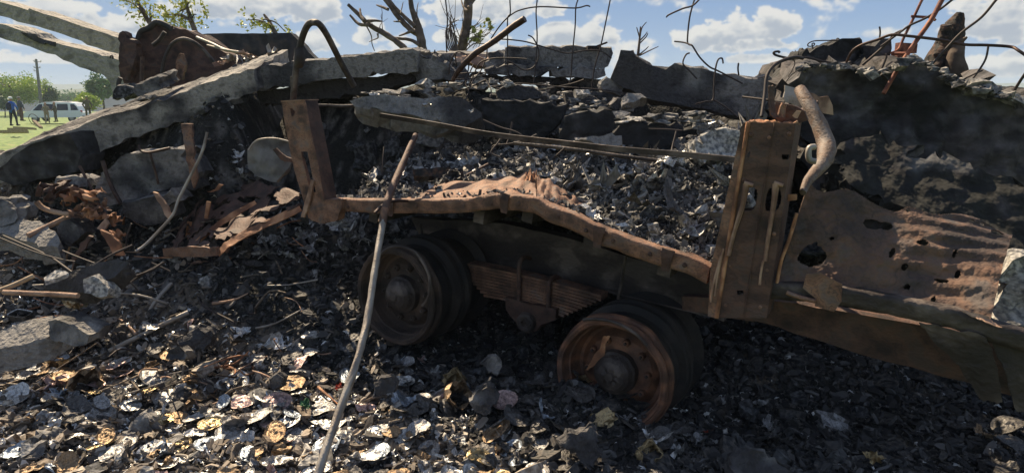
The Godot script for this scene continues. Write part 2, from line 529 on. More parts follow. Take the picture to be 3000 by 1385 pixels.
	mat("shade_soot_rust", W, 0.8, 0.15, ramp_tex(28, 0.008, [[0.2, lin(0.022, 0.016, 0.012)], [0.42, lin(0.05, 0.034, 0.025)], [0.5, lin(0.078, 0.05, 0.035)], [0.53, lin(0.035, 0.025, 0.02)], [0.7, lin(0.095, 0.062, 0.043)]], 256, FastNoiseLite.FRACTAL_FBM, 6), b_rust, 2.2, 0.7)  # sooty rust, kept darker to paint in the shade under the bed
	mat("drum_shade_black", W, 0.7, 0.1, ramp_tex(29, 0.01, [[0.25, gray(0.008)], [0.5, lin(0.016, 0.013, 0.011)], [0.72, lin(0.034, 0.026, 0.021)]], 256), b_rust, 2.0, 0.6)  # near-black so the colour stands in for shade behind the rims
	mat("ash_steel", W, 0.7, 0.1, ramp_tex(19, 0.008, [[0.25, lin(0.05, 0.045, 0.04)], [0.5, lin(0.12, 0.112, 0.10)], [0.75, lin(0.2, 0.19, 0.175)]], 256), b_rust, 2.5, 0.5)
	mat("wire", lin(0.045, 0.035, 0.032), 0.7, 0.4)
	mat("rebar", lin(0.75, 0.78, 0.8), 0.55, 0.5, t_rust2, b_rust, 4.0, 0.6)
	mat("ash_ground", W, 0.95, 0.0, ramp_tex(21, 0.03, [[0.25, gray(0.35)], [0.5, gray(0.7)], [0.7, W]], 512), bump_tex(22, 0.06, 10.0, 512), 1.7, 1.5, true)
	mat("ash_bed", W, 0.95, 0.0, ramp_tex(23, 0.03, [[0.25, gray(0.3)], [0.5, gray(0.65)], [0.7, W]], 256), bump_tex(24, 0.06, 10.0, 256), 2.5, 1.5, true)
	mat("bits", W, 0.8, 0.0, null, null, 1.0, 1.0, true)
	mat("bits_shiny", W, 0.35, 0.85, null, null, 1.0, 1.0, true)
	var b_foil := bump_tex(31, 0.05, 7.0, 256, 3, FastNoiseLite.FRACTAL_RIDGED)
	var t_foil := ramp_tex(32, 0.02, [[0.25, gray(0.28)], [0.45, gray(0.75)], [0.6, W], [0.78, gray(0.4)]], 256)
	mat("foil_silver", lin(0.62, 0.61, 0.59), 0.42, 0.85, t_foil, b_foil, 9.0, 0.6)
	mat("foil_dull", lin(0.42, 0.41, 0.40), 0.5, 0.75, t_foil, b_foil, 9.0, 0.7)
	mat("foil_dark", lin(0.13, 0.122, 0.115), 0.5, 0.6, t_foil, b_foil, 9.0, 0.7)
	mat("foil_gold", lin(0.58, 0.44, 0.24), 0.38, 0.85, t_foil, b_foil, 9.0, 0.6)
	mat("foil_bronze", lin(0.36, 0.25, 0.15), 0.5, 0.7, t_foil, b_foil, 9.0, 0.7)
	mat("foil_red", lin(0.56, 0.40, 0.37), 0.45, 0.6, t_foil, b_foil, 9.0, 0.6)
	mat("foil_blue", lin(0.42, 0.47, 0.53), 0.4, 0.7, t_foil, b_foil, 9.0, 0.6)
	mat("char_flake", W, 0.75, 0.0, ramp_tex(34, 0.03, [[0.3, gray(0.012)], [0.5, gray(0.045)], [0.65, lin(0.10, 0.085, 0.07)]], 256), b_coarse, 4.0, 0.8)
	mat("brown_flake", W, 0.8, 0.0, ramp_tex(35, 0.03, [[0.3, lin(0.05, 0.036, 0.026)], [0.5, lin(0.13, 0.095, 0.065)], [0.7, lin(0.24, 0.19, 0.14)]], 256), b_coarse, 4.0, 0.8)
	mat("pale_flake", W, 0.85, 0.0, ramp_tex(39, 0.03, [[0.3, lin(0.13, 0.105, 0.08)], [0.5, lin(0.3, 0.25, 0.2)], [0.7, lin(0.45, 0.4, 0.33)]], 256), b_coarse, 4.0, 0.8)
	mat("ash_lump", W, 0.95, 0.0, ramp_tex(36, 0.03, [[0.3, gray(0.10)], [0.5, lin(0.26, 0.25, 0.23)], [0.7, lin(0.5, 0.47, 0.42)]], 256), b_coarse, 5.0, 1.5)
	mat("chunk_grey", W, 0.93, 0.0, ramp_tex(37, 0.03, [[0.3, gray(0.07)], [0.5, lin(0.19, 0.18, 0.165)], [0.7, lin(0.33, 0.31, 0.28)]], 256), b_conc, 3.0, 1.0)
	mat("chunk_dark", W, 0.9, 0.0, ramp_tex(38, 0.03, [[0.3, gray(0.012)], [0.5, gray(0.04)], [0.7, gray(0.13)]], 256), b_conc, 3.0, 1.0)
	mat("white_plastic", lin(0.75, 0.76, 0.78), 0.5, 0.0, t_foil, null, 6.0)
	mat("green_scrap", lin(0.05, 0.16, 0.07), 0.5, 0.2, t_foil, b_foil, 9.0, 0.5)
	mat("red_scrap", lin(0.55, 0.07, 0.03), 0.5, 0.0, t_foil, null, 6.0)
	mat("bark", W, 0.9, 0.0, ramp_tex(41, 0.012, [[0.3, lin(0.06, 0.042, 0.03)], [0.5, lin(0.10, 0.07, 0.05)], [0.7, lin(0.15, 0.11, 0.085)]], 256), b_coarse, 1.2, 0.7)
	mat("burnt_wood", W, 0.9, 0.0, ramp_tex(42, 0.03, [[0.3, gray(0.010)], [0.55, lin(0.03, 0.02, 0.016)], [0.75, lin(0.10, 0.05, 0.03)]], 256), b_coarse, 3.0, 1.5)
	mat("grass", W, 0.95, 0.0, ramp_tex(43, 0.03, [[0.3, lin(0.05, 0.10, 0.018)], [0.5, lin(0.11, 0.19, 0.03)], [0.65, lin(0.15, 0.22, 0.045)], [0.8, lin(0.2, 0.19, 0.09)]], 512, FastNoiseLite.FRACTAL_FBM, 7), null, 0.12, 1.0, true)
	mat("hill", W, 0.95, 0.0, ramp_tex(44, 0.05, [[0.3, lin(0.035, 0.06, 0.03)], [0.5, lin(0.06, 0.09, 0.04)], [0.7, lin(0.12, 0.14, 0.07)]], 256), null, 0.008)
	for e in [["leaf_yellow", lin(0.30, 0.36, 0.05)], ["leaf_green", lin(0.12, 0.19, 0.05)], ["leaf_spring", lin(0.34, 0.34, 0.09)], ["leaf_dark", lin(0.08, 0.13, 0.04)]]:
		var m := mat(e[0], e[1], 0.6, 0.0, null, null, 1.0, 1.0, true)
		m.backlight_enabled = true
		m.backlight = e[1] * 1.0
	mat("van_white", lin(0.72, 0.74, 0.76), 0.3)
	mat("van_glass", lin(0.012, 0.014, 0.018), 0.08, 0.2)
	mat("rubber", lin(0.02, 0.02, 0.02), 0.8)
	mat("tail_lamp", lin(0.35, 0.02, 0.02), 0.3)
	mat("chrome_grey", lin(0.3, 0.3, 0.31), 0.4, 0.6)
	mat("cloth", W, 0.9, 0.0, null, null, 1.0, 1.0, true)
	mat("white_cap", lin(0.75, 0.75, 0.73), 0.8)
	mat("navy_pack", lin(0.012, 0.014, 0.03), 0.8)
	mat("pole_concrete", lin(0.24, 0.22, 0.21), 0.9, 0.0, t_conc, null, 0.6)
	mat("clean_concrete", W, 0.92, 0.0, t_conc, b_conc, 0.7, 1.0, true)
	mat("board", W, 0.8, 0.0, ramp_tex(45, 0.03, [[0.3, lin(0.25, 0.17, 0.1)], [0.6, lin(0.42, 0.32, 0.21)]], 256), null, 3.0)
	mat("black_sheet", W, 0.7, 0.1, ramp_tex(46, 0.02, [[0.3, gray(0.014)], [0.55, gray(0.03)], [0.75, lin(0.06, 0.045, 0.038)]], 256), b_coarse, 1.0, 0.5)

# ---- sky ----
var blobs := []
func sky_density(az: float, el: float) -> float:
	var b := -0.75
	for e in blobs:
		var dx: float = (az - e[0]) / e[2]
		var dy: float = (el - e[1]) / (e[3] if el > e[1] else e[3] * 0.55)
		var k := dx * dx + dy * dy
		if k < 3.0: b = maxf(b, (1.0 - k) * 0.75)
	var n := nf.get_noise_2d(az * 15.0, el * 24.0) * 0.95 + 0.22 * nf.get_noise_2d(az * 60.0 + 500, el * 90.0)
	var veil := nz.get_noise_2d(az * 6.0 + 90, el * 24.0) * 0.5
	if absf(az) > 39.0 or el > 9.5:                       # beyond the frame the same scattered cumulus goes on
		b = maxf(b, nz.get_noise_2d(az * 7.0 + 300, el * 11.0) * 1.3 - 0.55)
	return maxf(b + n * 0.75, (veil + n * 0.4) * 0.55 - 0.12)
func sky_color(az: float, el: float) -> Color:
	var t := pow(clampf(1.0 - el / 90.0, 0, 1), 5.0)
	var blue := Color(0.10, 0.22, 0.50).lerp(Color(0.33, 0.53, 0.83), t)
	blue = blue.lerp(Color(0.66, 0.77, 0.86), pow(clampf(1.0 - el / 11.0, 0, 1), 2.2) * 0.8)
	var sunward := acos(clampf(sin(deg_to_rad(el)) * sin(deg_to_rad(45.0)) + cos(deg_to_rad(el)) * cos(deg_to_rad(45.0)) * cos(deg_to_rad(az + 36.0)), -1, 1))
	blue = blue.lerp(Color(0.78, 0.84, 0.88), 0.5 * exp(-sunward * sunward * 2.2))
	if el < 0.0: return Color(0.30, 0.33, 0.33)
	var d := sky_density(az, el)
	var a := smoothstep(-0.02, 0.16, d)
	if a <= 0.0: return blue
	var up := sky_density(az - 0.25, el + 0.75)
	var body := clampf(up * 1.5 + 0.1, 0.0, 1.0) * smoothstep(0.05, 0.45, d)
	var c := Color(0.93, 0.92, 0.88).lerp(Color(0.43, 0.50, 0.60), body * 0.85)
	return blue.lerp(c, a * 0.96)
func make_sky() -> ImageTexture:
	for e in [[1780, 108, 85, 40], [1880, 78, 95, 48], [1960, 72, 62, 42], [1840, 118, 130, 22], [1400, 98, 80, 36], [1490, 92, 75, 42], [1130, 25, 80, 50], [1260, 22, 150, 42], [1180, 95, 90, 26],
		[640, 25, 150, 45], [770, 30, 90, 50], [790, 110, 50, 40], [60, 22, 120, 26], [190, 62, 110, 26], [320, 60, 60, 30], [2500, 60, 85, 75], [2500, 175, 110, 34], [2050, 185, 90, 26], [1230, 130, 60, 24], [930, 90, 50, 40], [420, 110, 60, 26], [100, 150, 160, 18], [1330, 150, 140, 16], [1950, 150, 120, 14], [2300, 200, 140, 16]]:
		var c := ray(q("V", e[0], e[1]))
		var az := rad_to_deg(atan2(c.x, -c.z))
		var el := rad_to_deg(atan2(c.y, Vector2(c.x, c.z).length()))
		blobs.append([az, el, rad_to_deg(e[2] * 1.165 / F), rad_to_deg(e[3] * 1.165 / F)])
	var W := 4096
	var Hh := 2048
	var im := Image.create(W, Hh, false, Image.FORMAT_RGB8)
	for by in Hh / 16:
		for bx in W / 16:
			var el := 90.0 - (by * 16 + 8) * 180.0 / Hh
			var u := (bx * 16.0 + 8) / W
			var az := (u if u < 0.5 else u - 1.0) * 360.0
			im.fill_rect(Rect2i(bx * 16, by * 16, 16, 16), sky_color(az, el).linear_to_srgb())
	for y in range(Hh / 2 - 170, Hh / 2 + 6):
		for k in range(-480, 481):
			im.set_pixel((k + W) % W, y, sky_color((k + 0.5) * 360.0 / W, 90.0 - (y + 0.5) * 180.0 / Hh).linear_to_srgb())
	return ImageTexture.create_from_image(im)

func _ready():
	rng.seed = 77
	nz.seed = 5; nz.noise_type = FastNoiseLite.TYPE_SIMPLEX_SMOOTH; nz.frequency = 0.02; nz.fractal_type = FastNoiseLite.FRACTAL_NONE
	nf.seed = 9; nf.noise_type = FastNoiseLite.TYPE_SIMPLEX; nf.frequency = 0.02; nf.fractal_octaves = 5
	# camera
	var cam := Camera3D.new()
	cam.fov = rad_to_deg(2.0 * atan(692.5 / F))
	cam.position = Vector3(0, EYE, 0)
	cam.rotation = Vector3(deg_to_rad(-12.3), 0, 0)
	cam.near = 0.05; cam.far = 6000.0
	add_child(cam)
	cam.current = true
	# sky and light
	var we := WorldEnvironment.new()
	var env := Environment.new()
	env.background_mode = Environment.BG_SKY
	var pan := PanoramaSkyMaterial.new()
	pan.panorama = make_sky()
	var sky := Sky.new()
	sky.sky_material = pan
	env.sky = sky
	env.background_energy_multiplier = 0.42
	env.tonemap_mode = Environment.TONE_MAPPER_LINEAR
	env.tonemap_exposure = 2.05
	env.sdfgi_enabled = true; env.ssao_enabled = true; env.ssil_enabled = true
	env.fog_enabled = true
	env.fog_density = 0.0007
	env.fog_light_color = Color(0.80, 0.87, 0.93)
	we.environment = env
	add_child(we)
	var sun := DirectionalLight3D.new()
	sun.light_energy = 1.6
	sun.light_color = Color(1.0, 0.915, 0.785)
	sun.light_angular_distance = 0.5
	sun.shadow_enabled = true
	sun.rotation = Vector3(deg_to_rad(-46.0), deg_to_rad(180.0 + 36.0), 0)   # stands behind the ruin, high and a little to one side
	add_child(sun)
	make_materials()
	variants()
	setting()
	background()
	ruin()
	lorry()
	loose_metal()
	litter()
	hero_litter()
	print("built ", get_child_count())

# ---- the setting ----
func grid_mesh(xs: PackedFloat32Array, fs: PackedFloat32Array, h: Callable, col: Callable) -> ArrayMesh:
	var v := PackedVector3Array()
	var n := PackedVector3Array()
	var c := PackedColorArray()
	var ix := PackedInt32Array()
	for f in fs:
		for x in xs:
			v.append(Vector3(x, h.call(x, f), -f))
			c.append(col.call(x, f))
	var k := xs.size()
	n.resize(v.size())
	for j in fs.size():
		for i in k:
			var a := v[j * k + min(i + 1, k - 1)] - v[j * k + max(i - 1, 0)]
			var b := v[min(j + 1, fs.size() - 1) * k + i] - v[max(j - 1, 0) * k + i]
			n[j * k + i] = a.cross(b).normalized()
			if i < k - 1 and j < fs.size() - 1:
				var o := j * k + i
				ix.append_array([o, o + k, o + k + 1, o, o + k + 1, o + 1])
	var arr := []
	arr.resize(Mesh.ARRAY_MAX)
	arr[Mesh.ARRAY_VERTEX] = v; arr[Mesh.ARRAY_NORMAL] = n; arr[Mesh.ARRAY_COLOR] = c; arr[Mesh.ARRAY_INDEX] = ix
	var m := ArrayMesh.new()
	m.add_surface_from_arrays(Mesh.PRIMITIVE_TRIANGLES, arr)
	return m
func span(a: float, b: float, step: float) -> PackedFloat32Array:
	var o := PackedFloat32Array()
	var k := int((b - a) / step)
	for i in k + 1: o.append(lerp(a, b, float(i) / k))
	return o
func far_h(x: float, f: float) -> float:
	var y: float = -0.72 - 0.016 * clampf(f - 8.0, 0, 70) + 0.05 * nz.get_noise_2d(x * 8, f * 8)
	y -= 12.0 * ss(90, 400, f)
	return y
func setting():
	var xs := PackedFloat32Array()
	for i in range(-60, 61):
		var t := i / 60.0
		xs.append(sign(t) * (absf(t) * 60.0 + pow(absf(t), 5) * 2900.0))
	var fs := PackedFloat32Array()
	for i in 91:
		var t := i / 90.0
		fs.append(-20.0 + t * 140.0 + pow(t, 6) * 2900.0)
	var g := single("ground", "", "", grid_mesh(xs, fs, far_h, func(x, f):
		var k := ss(-0.1, 0.25, nf.get_noise_2d(x * 9, f * 9) + ss(55, 15, f) * 0.25)
		return Color(1, 1, 1).lerp(Color(1.3, 0.95, 0.8), k)), M.grass)
	tag(g, "", "", "", "structure")
	# far wooded ridges
	for e in [[600.0, 1.6, 2.2, 0.0], [1300.0, 11.0, 6.0, 400.0]]:
		var hm := grid_mesh(span(-e[0] * 1.1, e[0] * 1.1, e[0] / 150.0), span(e[0] - e[0] * 0.12, e[0] + e[0] * 0.3, e[0] * 0.06), func(x, f):
			var r: float = 1.0 - absf(f - e[0]) / (e[0] * 0.3)
			return -16.0 + (16.0 + e[1] + e[2] * nz.get_noise_1d(x * 60.0 / e[0] * 10.0 + e[3]) + e[2] * 0.35 * nf.get_noise_2d(x * 2.0, f)) * ss(0.0, 0.9, r), func(_x, _f): return Color.WHITE)
		var o := single("hills", "", "", hm, M.hill)
		tag(o, "", "", "", "structure")
	# the rubble underfoot
	var rub := single("rubble_ground", "", "", grid_mesh(span(-5.2, 5.2, 0.033), span(1.2, 9.0, 0.033), gh, func(x, f):
		var a := nf.get_noise_2d(x * 110, f * 110)
		var b := nf.get_noise_2d(x * 420 + 900, f * 420)
		var c := Color(0.022, 0.020, 0.019).lerp(Color(0.17, 0.135, 0.10), ss(-0.1, 0.3, a + 0.4 * b + 0.35 - 0.75 * burnt(x, f)))  # blacker by the lorry: charring and its shade in one tone
		return c.lerp(Color(0.28, 0.26, 0.24), ss(0.28, 0.5, b + 0.3 * nz.get_noise_2d(x * 200, f * 200)) * 0.6)), M.ash_ground)
	tag(rub, "", "", "", "structure")

# ---- things in the background ----
func nets(bones: Array, cell: float) -> ArrayMesh:       # surface nets over smoothly joined tapered capsules; a bone: [a, b, ra, rb, colour]
	var lo := Vector3.INF
	var hi := -Vector3.INF
	for b in bones:
		for k in 2:
			var r: float = b[2 + k] + cell * 2
			lo = lo.min(b[k] - Vector3.ONE * r); hi = hi.max(b[k] + Vector3.ONE * r)
	var dim := Vector3i(((hi - lo) / cell).ceil())
	var nx := dim.x + 1
	var ny := dim.y + 1
	var sdf := func(p: Vector3) -> float:
		var d := 1e9
		for b in bones:
			var ab: Vector3 = b[1] - b[0]
			var t := clampf((p - b[0]).dot(ab) / maxf(ab.length_squared(), 1e-9), 0, 1)
			var e: float = p.distance_to(b[0] + ab * t) - lerpf(b[2], b[3], t)
			var k := 0.035
			var h := clampf(0.5 + 0.5 * (d - e) / k, 0, 1)
			d = e if d > 1e8 else lerpf(d, e, h) - k * h * (1 - h)
		return d
	var val := PackedFloat32Array()
	val.resize(nx * ny * (dim.z + 1))
	for z in dim.z + 1:
		for y in ny:
			for x in nx: val[x + nx * (y + ny * z)] = sdf.call(lo + Vector3(x, y, z) * cell)
	var verts := {}
	var st := st_new()
	var vert := func(x, y, z) -> Vector3:
		var key: int = x + nx * (y + ny * z)
		if verts.has(key): return verts[key]
		var s := Vector3.ZERO
		var c := 0
		for e in [[0,0,0,1,0,0],[0,1,0,1,1,0],[0,0,1,1,0,1],[0,1,1,1,1,1],[0,0,0,0,1,0],[1,0,0,1,1,0],[0,0,1,0,1,1],[1,0,1,1,1,1],[0,0,0,0,0,1],[1,0,0,1,0,1],[0,1,0,0,1,1],[1,1,0,1,1,1]]:
			var a: float = val[x + e[0] + nx * (y + e[1] + ny * (z + e[2]))]
			var b: float = val[x + e[3] + nx * (y + e[4] + ny * (z + e[5]))]
			if (a < 0) != (b < 0):
				s += Vector3(e[0], e[1], e[2]).lerp(Vector3(e[3], e[4], e[5]), a / (a - b))
				c += 1
		var p: Vector3 = lo + (Vector3(x, y, z) + s / max(c, 1)) * cell
		verts[key] = p
		return p
	var put := func(p: Vector3):
		var best := 1e9
		var col := Color.WHITE
		for b in bones:
			var ab: Vector3 = b[1] - b[0]
			var t := clampf((p - b[0]).dot(ab) / maxf(ab.length_squared(), 1e-9), 0, 1)
			var e: float = p.distance_to(b[0] + ab * t) - lerpf(b[2], b[3], t)
			if e < best: best = e; col = b[4]
		st.set_color(col); st.add_vertex(p)
	st.set_smooth_group(0)
	for z in range(1, dim.z):
		for y in range(1, dim.y):
			for x in range(1, dim.x):
				var a: float = val[x + nx * (y + ny * z)]
				for ax in 3:
					var b: float = val[x + int(ax == 0) + nx * (y + int(ax == 1) + ny * (z + int(ax == 2)))]
					if (a < 0) == (b < 0): continue
					var u := Vector3i(0, 1, 0) if ax == 0 else (Vector3i(0, 0, 1) if ax == 1 else Vector3i(1, 0, 0))
					var w := Vector3i(0, 0, 1) if ax == 0 else (Vector3i(1, 0, 0) if ax == 1 else Vector3i(0, 1, 0))
					var p0: Vector3 = vert.call(x, y, z)
					var p1: Vector3 = vert.call(x - u.x, y - u.y, z - u.z)
					var p2: Vector3 = vert.call(x - u.x - w.x, y - u.y - w.y, z - u.z - w.z)
					var p3: Vector3 = vert.call(x - w.x, y - w.y, z - w.z)
					for p in ([p0, p3, p2, p0, p2, p1] if a < 0 else [p0, p1, p2, p0, p2, p3]): put.call(p)
	return done(st)
func person(label: String, foot: Vector3, turn: float, c: Dictionary, pose := {}) -> Node3D:
	var t := thing("person", label, "person", foot)
	var B := Basis(Vector3.UP, turn)
	var w := func(x, y, z) -> Vector3: return foot + B * Vector3(x, y, z)
	var b := []
	var la: Array = pose.get("arms", [[0.30, 1.12, 0.05], [0.24, 0.92, 0.14]])
	for s in [-1, 1]:
		var st: float = pose.get("stride", 0.0) * s
		b.append([w.call(0.09 * s, 0.92, 0), w.call((0.12 + pose.get("spread", 0.0)) * s, 0.5, 0.03 + st * 0.6), 0.105, 0.068, c.legs])
		b.append([w.call((0.12 + pose.get("spread", 0.0)) * s, 0.5, 0.03 + st * 0.6), w.call((0.13 + pose.get("spread", 0.0) * 1.5) * s, 0.09, st), 0.07, 0.05, c.legs])
		b.append([w.call((0.13 + pose.get("spread", 0.0) * 1.5) * s, 0.05, st - 0.03), w.call((0.15 + pose.get("spread", 0.0) * 1.5) * s, 0.045, st + 0.15), 0.05, 0.045, c.shoes])
		var e: Array = la[0]
		var h: Array = la[1]
		if s == 1 and pose.has("right_arm"):
			e = pose.right_arm[0]; h = pose.right_arm[1]
		b.append([w.call(0.17 * s, 1.40, 0), w.call(e[0] * s, e[1], e[2]), 0.068, 0.055, c.top])
		b.append([w.call(e[0] * s, e[1], e[2]), w.call(h[0] * s, h[1], h[2]), 0.055, 0.04, c.top])
		b.append([w.call(h[0] * s, h[1], h[2]), w.call(h[0] * s, h[1] - 0.09, h[2] + 0.03), 0.04, 0.03, c.skin])
	b.append([w.call(0, 0.95, 0), w.call(0, 1.18, 0), 0.15, 0.14, c.top])
	b.append([w.call(0, 1.18, 0), w.call(0, 1.38, 0), 0.155, 0.13, c.top])
	b.append([w.call(-0.12, 1.38, 0), w.call(0.12, 1.38, 0), 0.085, 0.085, c.top])
	b.append([w.call(0, 1.42, 0), w.call(0, 1.56, 0.02), 0.055, 0.055, c.skin])
	b.append([w.call(0, 1.62, 0.02), w.call(0, 1.68, 0.0), 0.085, 0.098, c.skin])
	b.append([w.call(0, 1.62, 0.09), w.call(0, 1.60, 0.11), 0.02, 0.018, c.skin])
	part("body", nets(b, 0.03), M.cloth, t)
	if c.has("cap"):
		part("cap", lathe(w.call(0, 1.66, 0), B.x, B.z, Vector3.UP, [[0.125, 0.0], [0.118, 0.05], [0.09, 0.1], [0.04, 0.125], [0.001, 0.13]], 16), c.cap, t)
	if c.has("pack"):
		var st := st_new()
		var path := PackedVector3Array([w.call(0, 0.98, -0.16), w.call(0, 1.15, -0.19), w.call(0, 1.35, -0.18), w.call(0, 1.42, -0.14)])
		tube(st, path, [0.11, 0.14, 0.13, 0.07], 10)
		part("backpack", done(st), c.pack, t)
	return t
func leaves(c: Vector3, rad: Vector3, n: int, size: float, seed_n: int, clumps := 40) -> ArrayMesh:     # small leaf blades set in clumps through a crown
	var r := RandomNumberGenerator.new()
	r.seed = seed_n
	var st := st_new()
	st.set_smooth_group(-1)
	var cl := []
	for i in clumps:
		var d := Vector3(r.randfn(), r.randfn(), r.randfn()).normalized() * pow(r.randf(), 0.45)
		cl.append([c + d * rad * (0.82 + 0.3 * nz.get_noise_3d(d.x * 70 + seed_n, d.y * 70, d.z * 70)), r.randf_range(0.14, 0.3)])
	for i in n:
		var e: Array = cl[r.randi() % clumps]
		var p: Vector3 = e[0] + Vector3(r.randfn(), r.randfn() * 0.8, r.randfn()) * rad.x * e[1] * 0.6
		var a := Vector3(r.randfn(), r.randfn(), r.randfn()).normalized() * size * r.randf_range(0.6, 1.3)
		var b := a.cross(Vector3(r.randfn(), r.randfn(), r.randfn())).normalized() * a.length() * 0.45
		st.set_color(Color(r.randf_range(0.85, 1.15), 1.0, r.randf_range(0.8, 1.1)))       # some leaves yellower, some greener
		tri(st, p - a, p + b, p + a)
		tri(st, p - a, p + a, p - b)
	return done(st)
func leafy(called: String, label: String, cat: String, base: Vector3, c: Vector3, rad: Vector3, n: int, size: float, m: Material, seed_n: int):
	var t := thing(called, label, cat, base)
	var st := st_new()
	tube(st, smooth_path(PackedVector3Array([base, base.lerp(c, 0.5) + Vector3(0.1, 0, 0), c])), [rad.x * 0.09, rad.x * 0.04], 8)
	part("trunk", done(st), M.bark, t)
	for i in 5:
		var d := Vector3(sin(i * 1.3), 0.4, cos(i * 1.3)) * rad * 0.7
		part("branch", tube_mesh(PackedVector3Array([base.lerp(c, 0.6), c + d * 0.4, c + d]), [rad.x * 0.035, rad.x * 0.01], 5), M.bark, t)
	part("crown", leaves(c, rad, n, size, seed_n, 70), m, t)
func van():
	# centre of the side that faces the camera, from its roof and length in the photograph
	var fw := 66.0
	var c := at(q("K", 660, 655), fw)
	var ground := c.y - 1.92
	var B := Basis(Vector3.UP, deg_to_rad(6.0))
	var t := thing("minivan", "white minivan with dark windows parked beyond the rubble", "van", Vector3(c.x, ground, c.z))
	var o := Vector3(c.x, ground, c.z)
	var w := func(x, y, z) -> Vector3: return o + B * Vector3(x, y, z)     # x along its length, z towards the camera
	# body: side profile swept across the width, upper part leaning in
	var prof := [[-2.75, 0.45], [-2.78, 0.75], [-2.6, 0.98], [-2.05, 1.08], [-1.35, 1.72], [-1.0, 1.86], [-0.2, 1.92], [1.3, 1.90], [1.95, 1.84], [2.25, 1.5], [2.5, 1.02], [2.62, 0.9], [2.62, 0.45]]
	var st := st_new()
	st.set_smooth_group(-1)
	var inset := func(y): return 0.95 - 0.16 * ss(1.0, 1.9, y)
	for i in prof.size():
		var a: Array = prof[i]
		var b: Array = prof[(i + 1) % prof.size()]
		quad(st, w.call(a[0], a[1], inset.call(a[1]) - 0.9), w.call(b[0], b[1], inset.call(b[1]) - 0.9), w.call(b[0], b[1], -inset.call(b[1]) - 0.9), w.call(a[0], a[1], -inset.call(a[1]) - 0.9))
	for s in [-1, 1]:
		for i in range(1, prof.size() - 1):
			tri(st, w.call(0, 0.9, 0.95 * s - 0.9), w.call(prof[i - 1][0], prof[i - 1][1], inset.call(prof[i - 1][1]) * s - 0.9), w.call(prof[i][0], prof[i][1], inset.call(prof[i][1]) * s - 0.9))
		tri(st, w.call(0, 0.9, 0.95 * s - 0.9), w.call(prof[11][0], prof[11][1], 0.95 * s - 0.9), w.call(prof[12][0], prof[12][1], 0.95 * s - 0.9))
		tri(st, w.call(0, 0.9, 0.95 * s - 0.9), w.call(prof[12][0], prof[12][1], 0.95 * s - 0.9), w.call(prof[0][0], prof[0][1], 0.95 * s - 0.9))
	part("body", done(st), M.van_white, t)
	for win in [[[-1.85, 1.12], [-1.27, 1.70], [-0.95, 1.72], [-0.95, 1.12]], [[-0.85, 1.14], [-0.85, 1.74], [0.25, 1.76], [0.25, 1.14]], [[0.38, 1.14], [0.38, 1.76], [1.35, 1.74], [1.4, 1.14]], [[1.65, 1.14], [1.6, 1.72], [1.95, 1.7], [2.2, 1.42], [2.32, 1.14]]]:
		var s2 := st_new()
		s2.set_smooth_group(-1)
		for i in range(1, win.size() - 1):
			var tr3 := []
			for k in [0, i, i + 1]: tr3.append(w.call(win[k][0], win[k][1], inset.call(win[k][1]) - 0.9 + 0.012))
			tri(s2, tr3[0], tr3[1], tr3[2])
		part("window", done(s2), M.van_glass, t)
	for x in [-1.75, 1.6]:
		for z in [0.0, -1.75]:
			var wh := part("wheel", lathe(w.call(x, 0.34, z - 0.05), B.x, B.y, B.z, [[0.001, 0.05], [0.2, 0.05], [0.21, 0.08], [0.32, 0.08], [0.35, 0.04], [0.35, -0.12], [0.001, -0.12]], 24), M.rubber, t)
			part("hubcap", lathe(w.call(x, 0.34, z - 0.05), B.x, B.y, B.z, [[0.001, 0.075], [0.15, 0.07], [0.2, 0.055]], 16), M.chrome_grey, wh)
	var s3 := st_new()
	box(s3, w.call(2.52, 0.98, -0.12), B.x * 0.07, B.y * 0.14, B.z * 0.09)
	part("tail_lamp", done(s3), M.tail_lamp, t)
	for z in [0.72, -0.72]:
		part("roof_rail", tube_mesh(PackedVector3Array([w.call(-0.8, 1.93, z - 0.9), w.call(0.3, 1.97, z - 0.9), w.call(1.6, 1.92, z - 0.9)]), 0.025, 6), M.chrome_grey, t)
	var s4 := st_new()
	box(s4, w.call(2.72, 0.52, -0.9), B.x * 0.1, B.y * 0.1, B.z * 0.9)
	part("bumper", done(s4), M.chrome_grey, t)
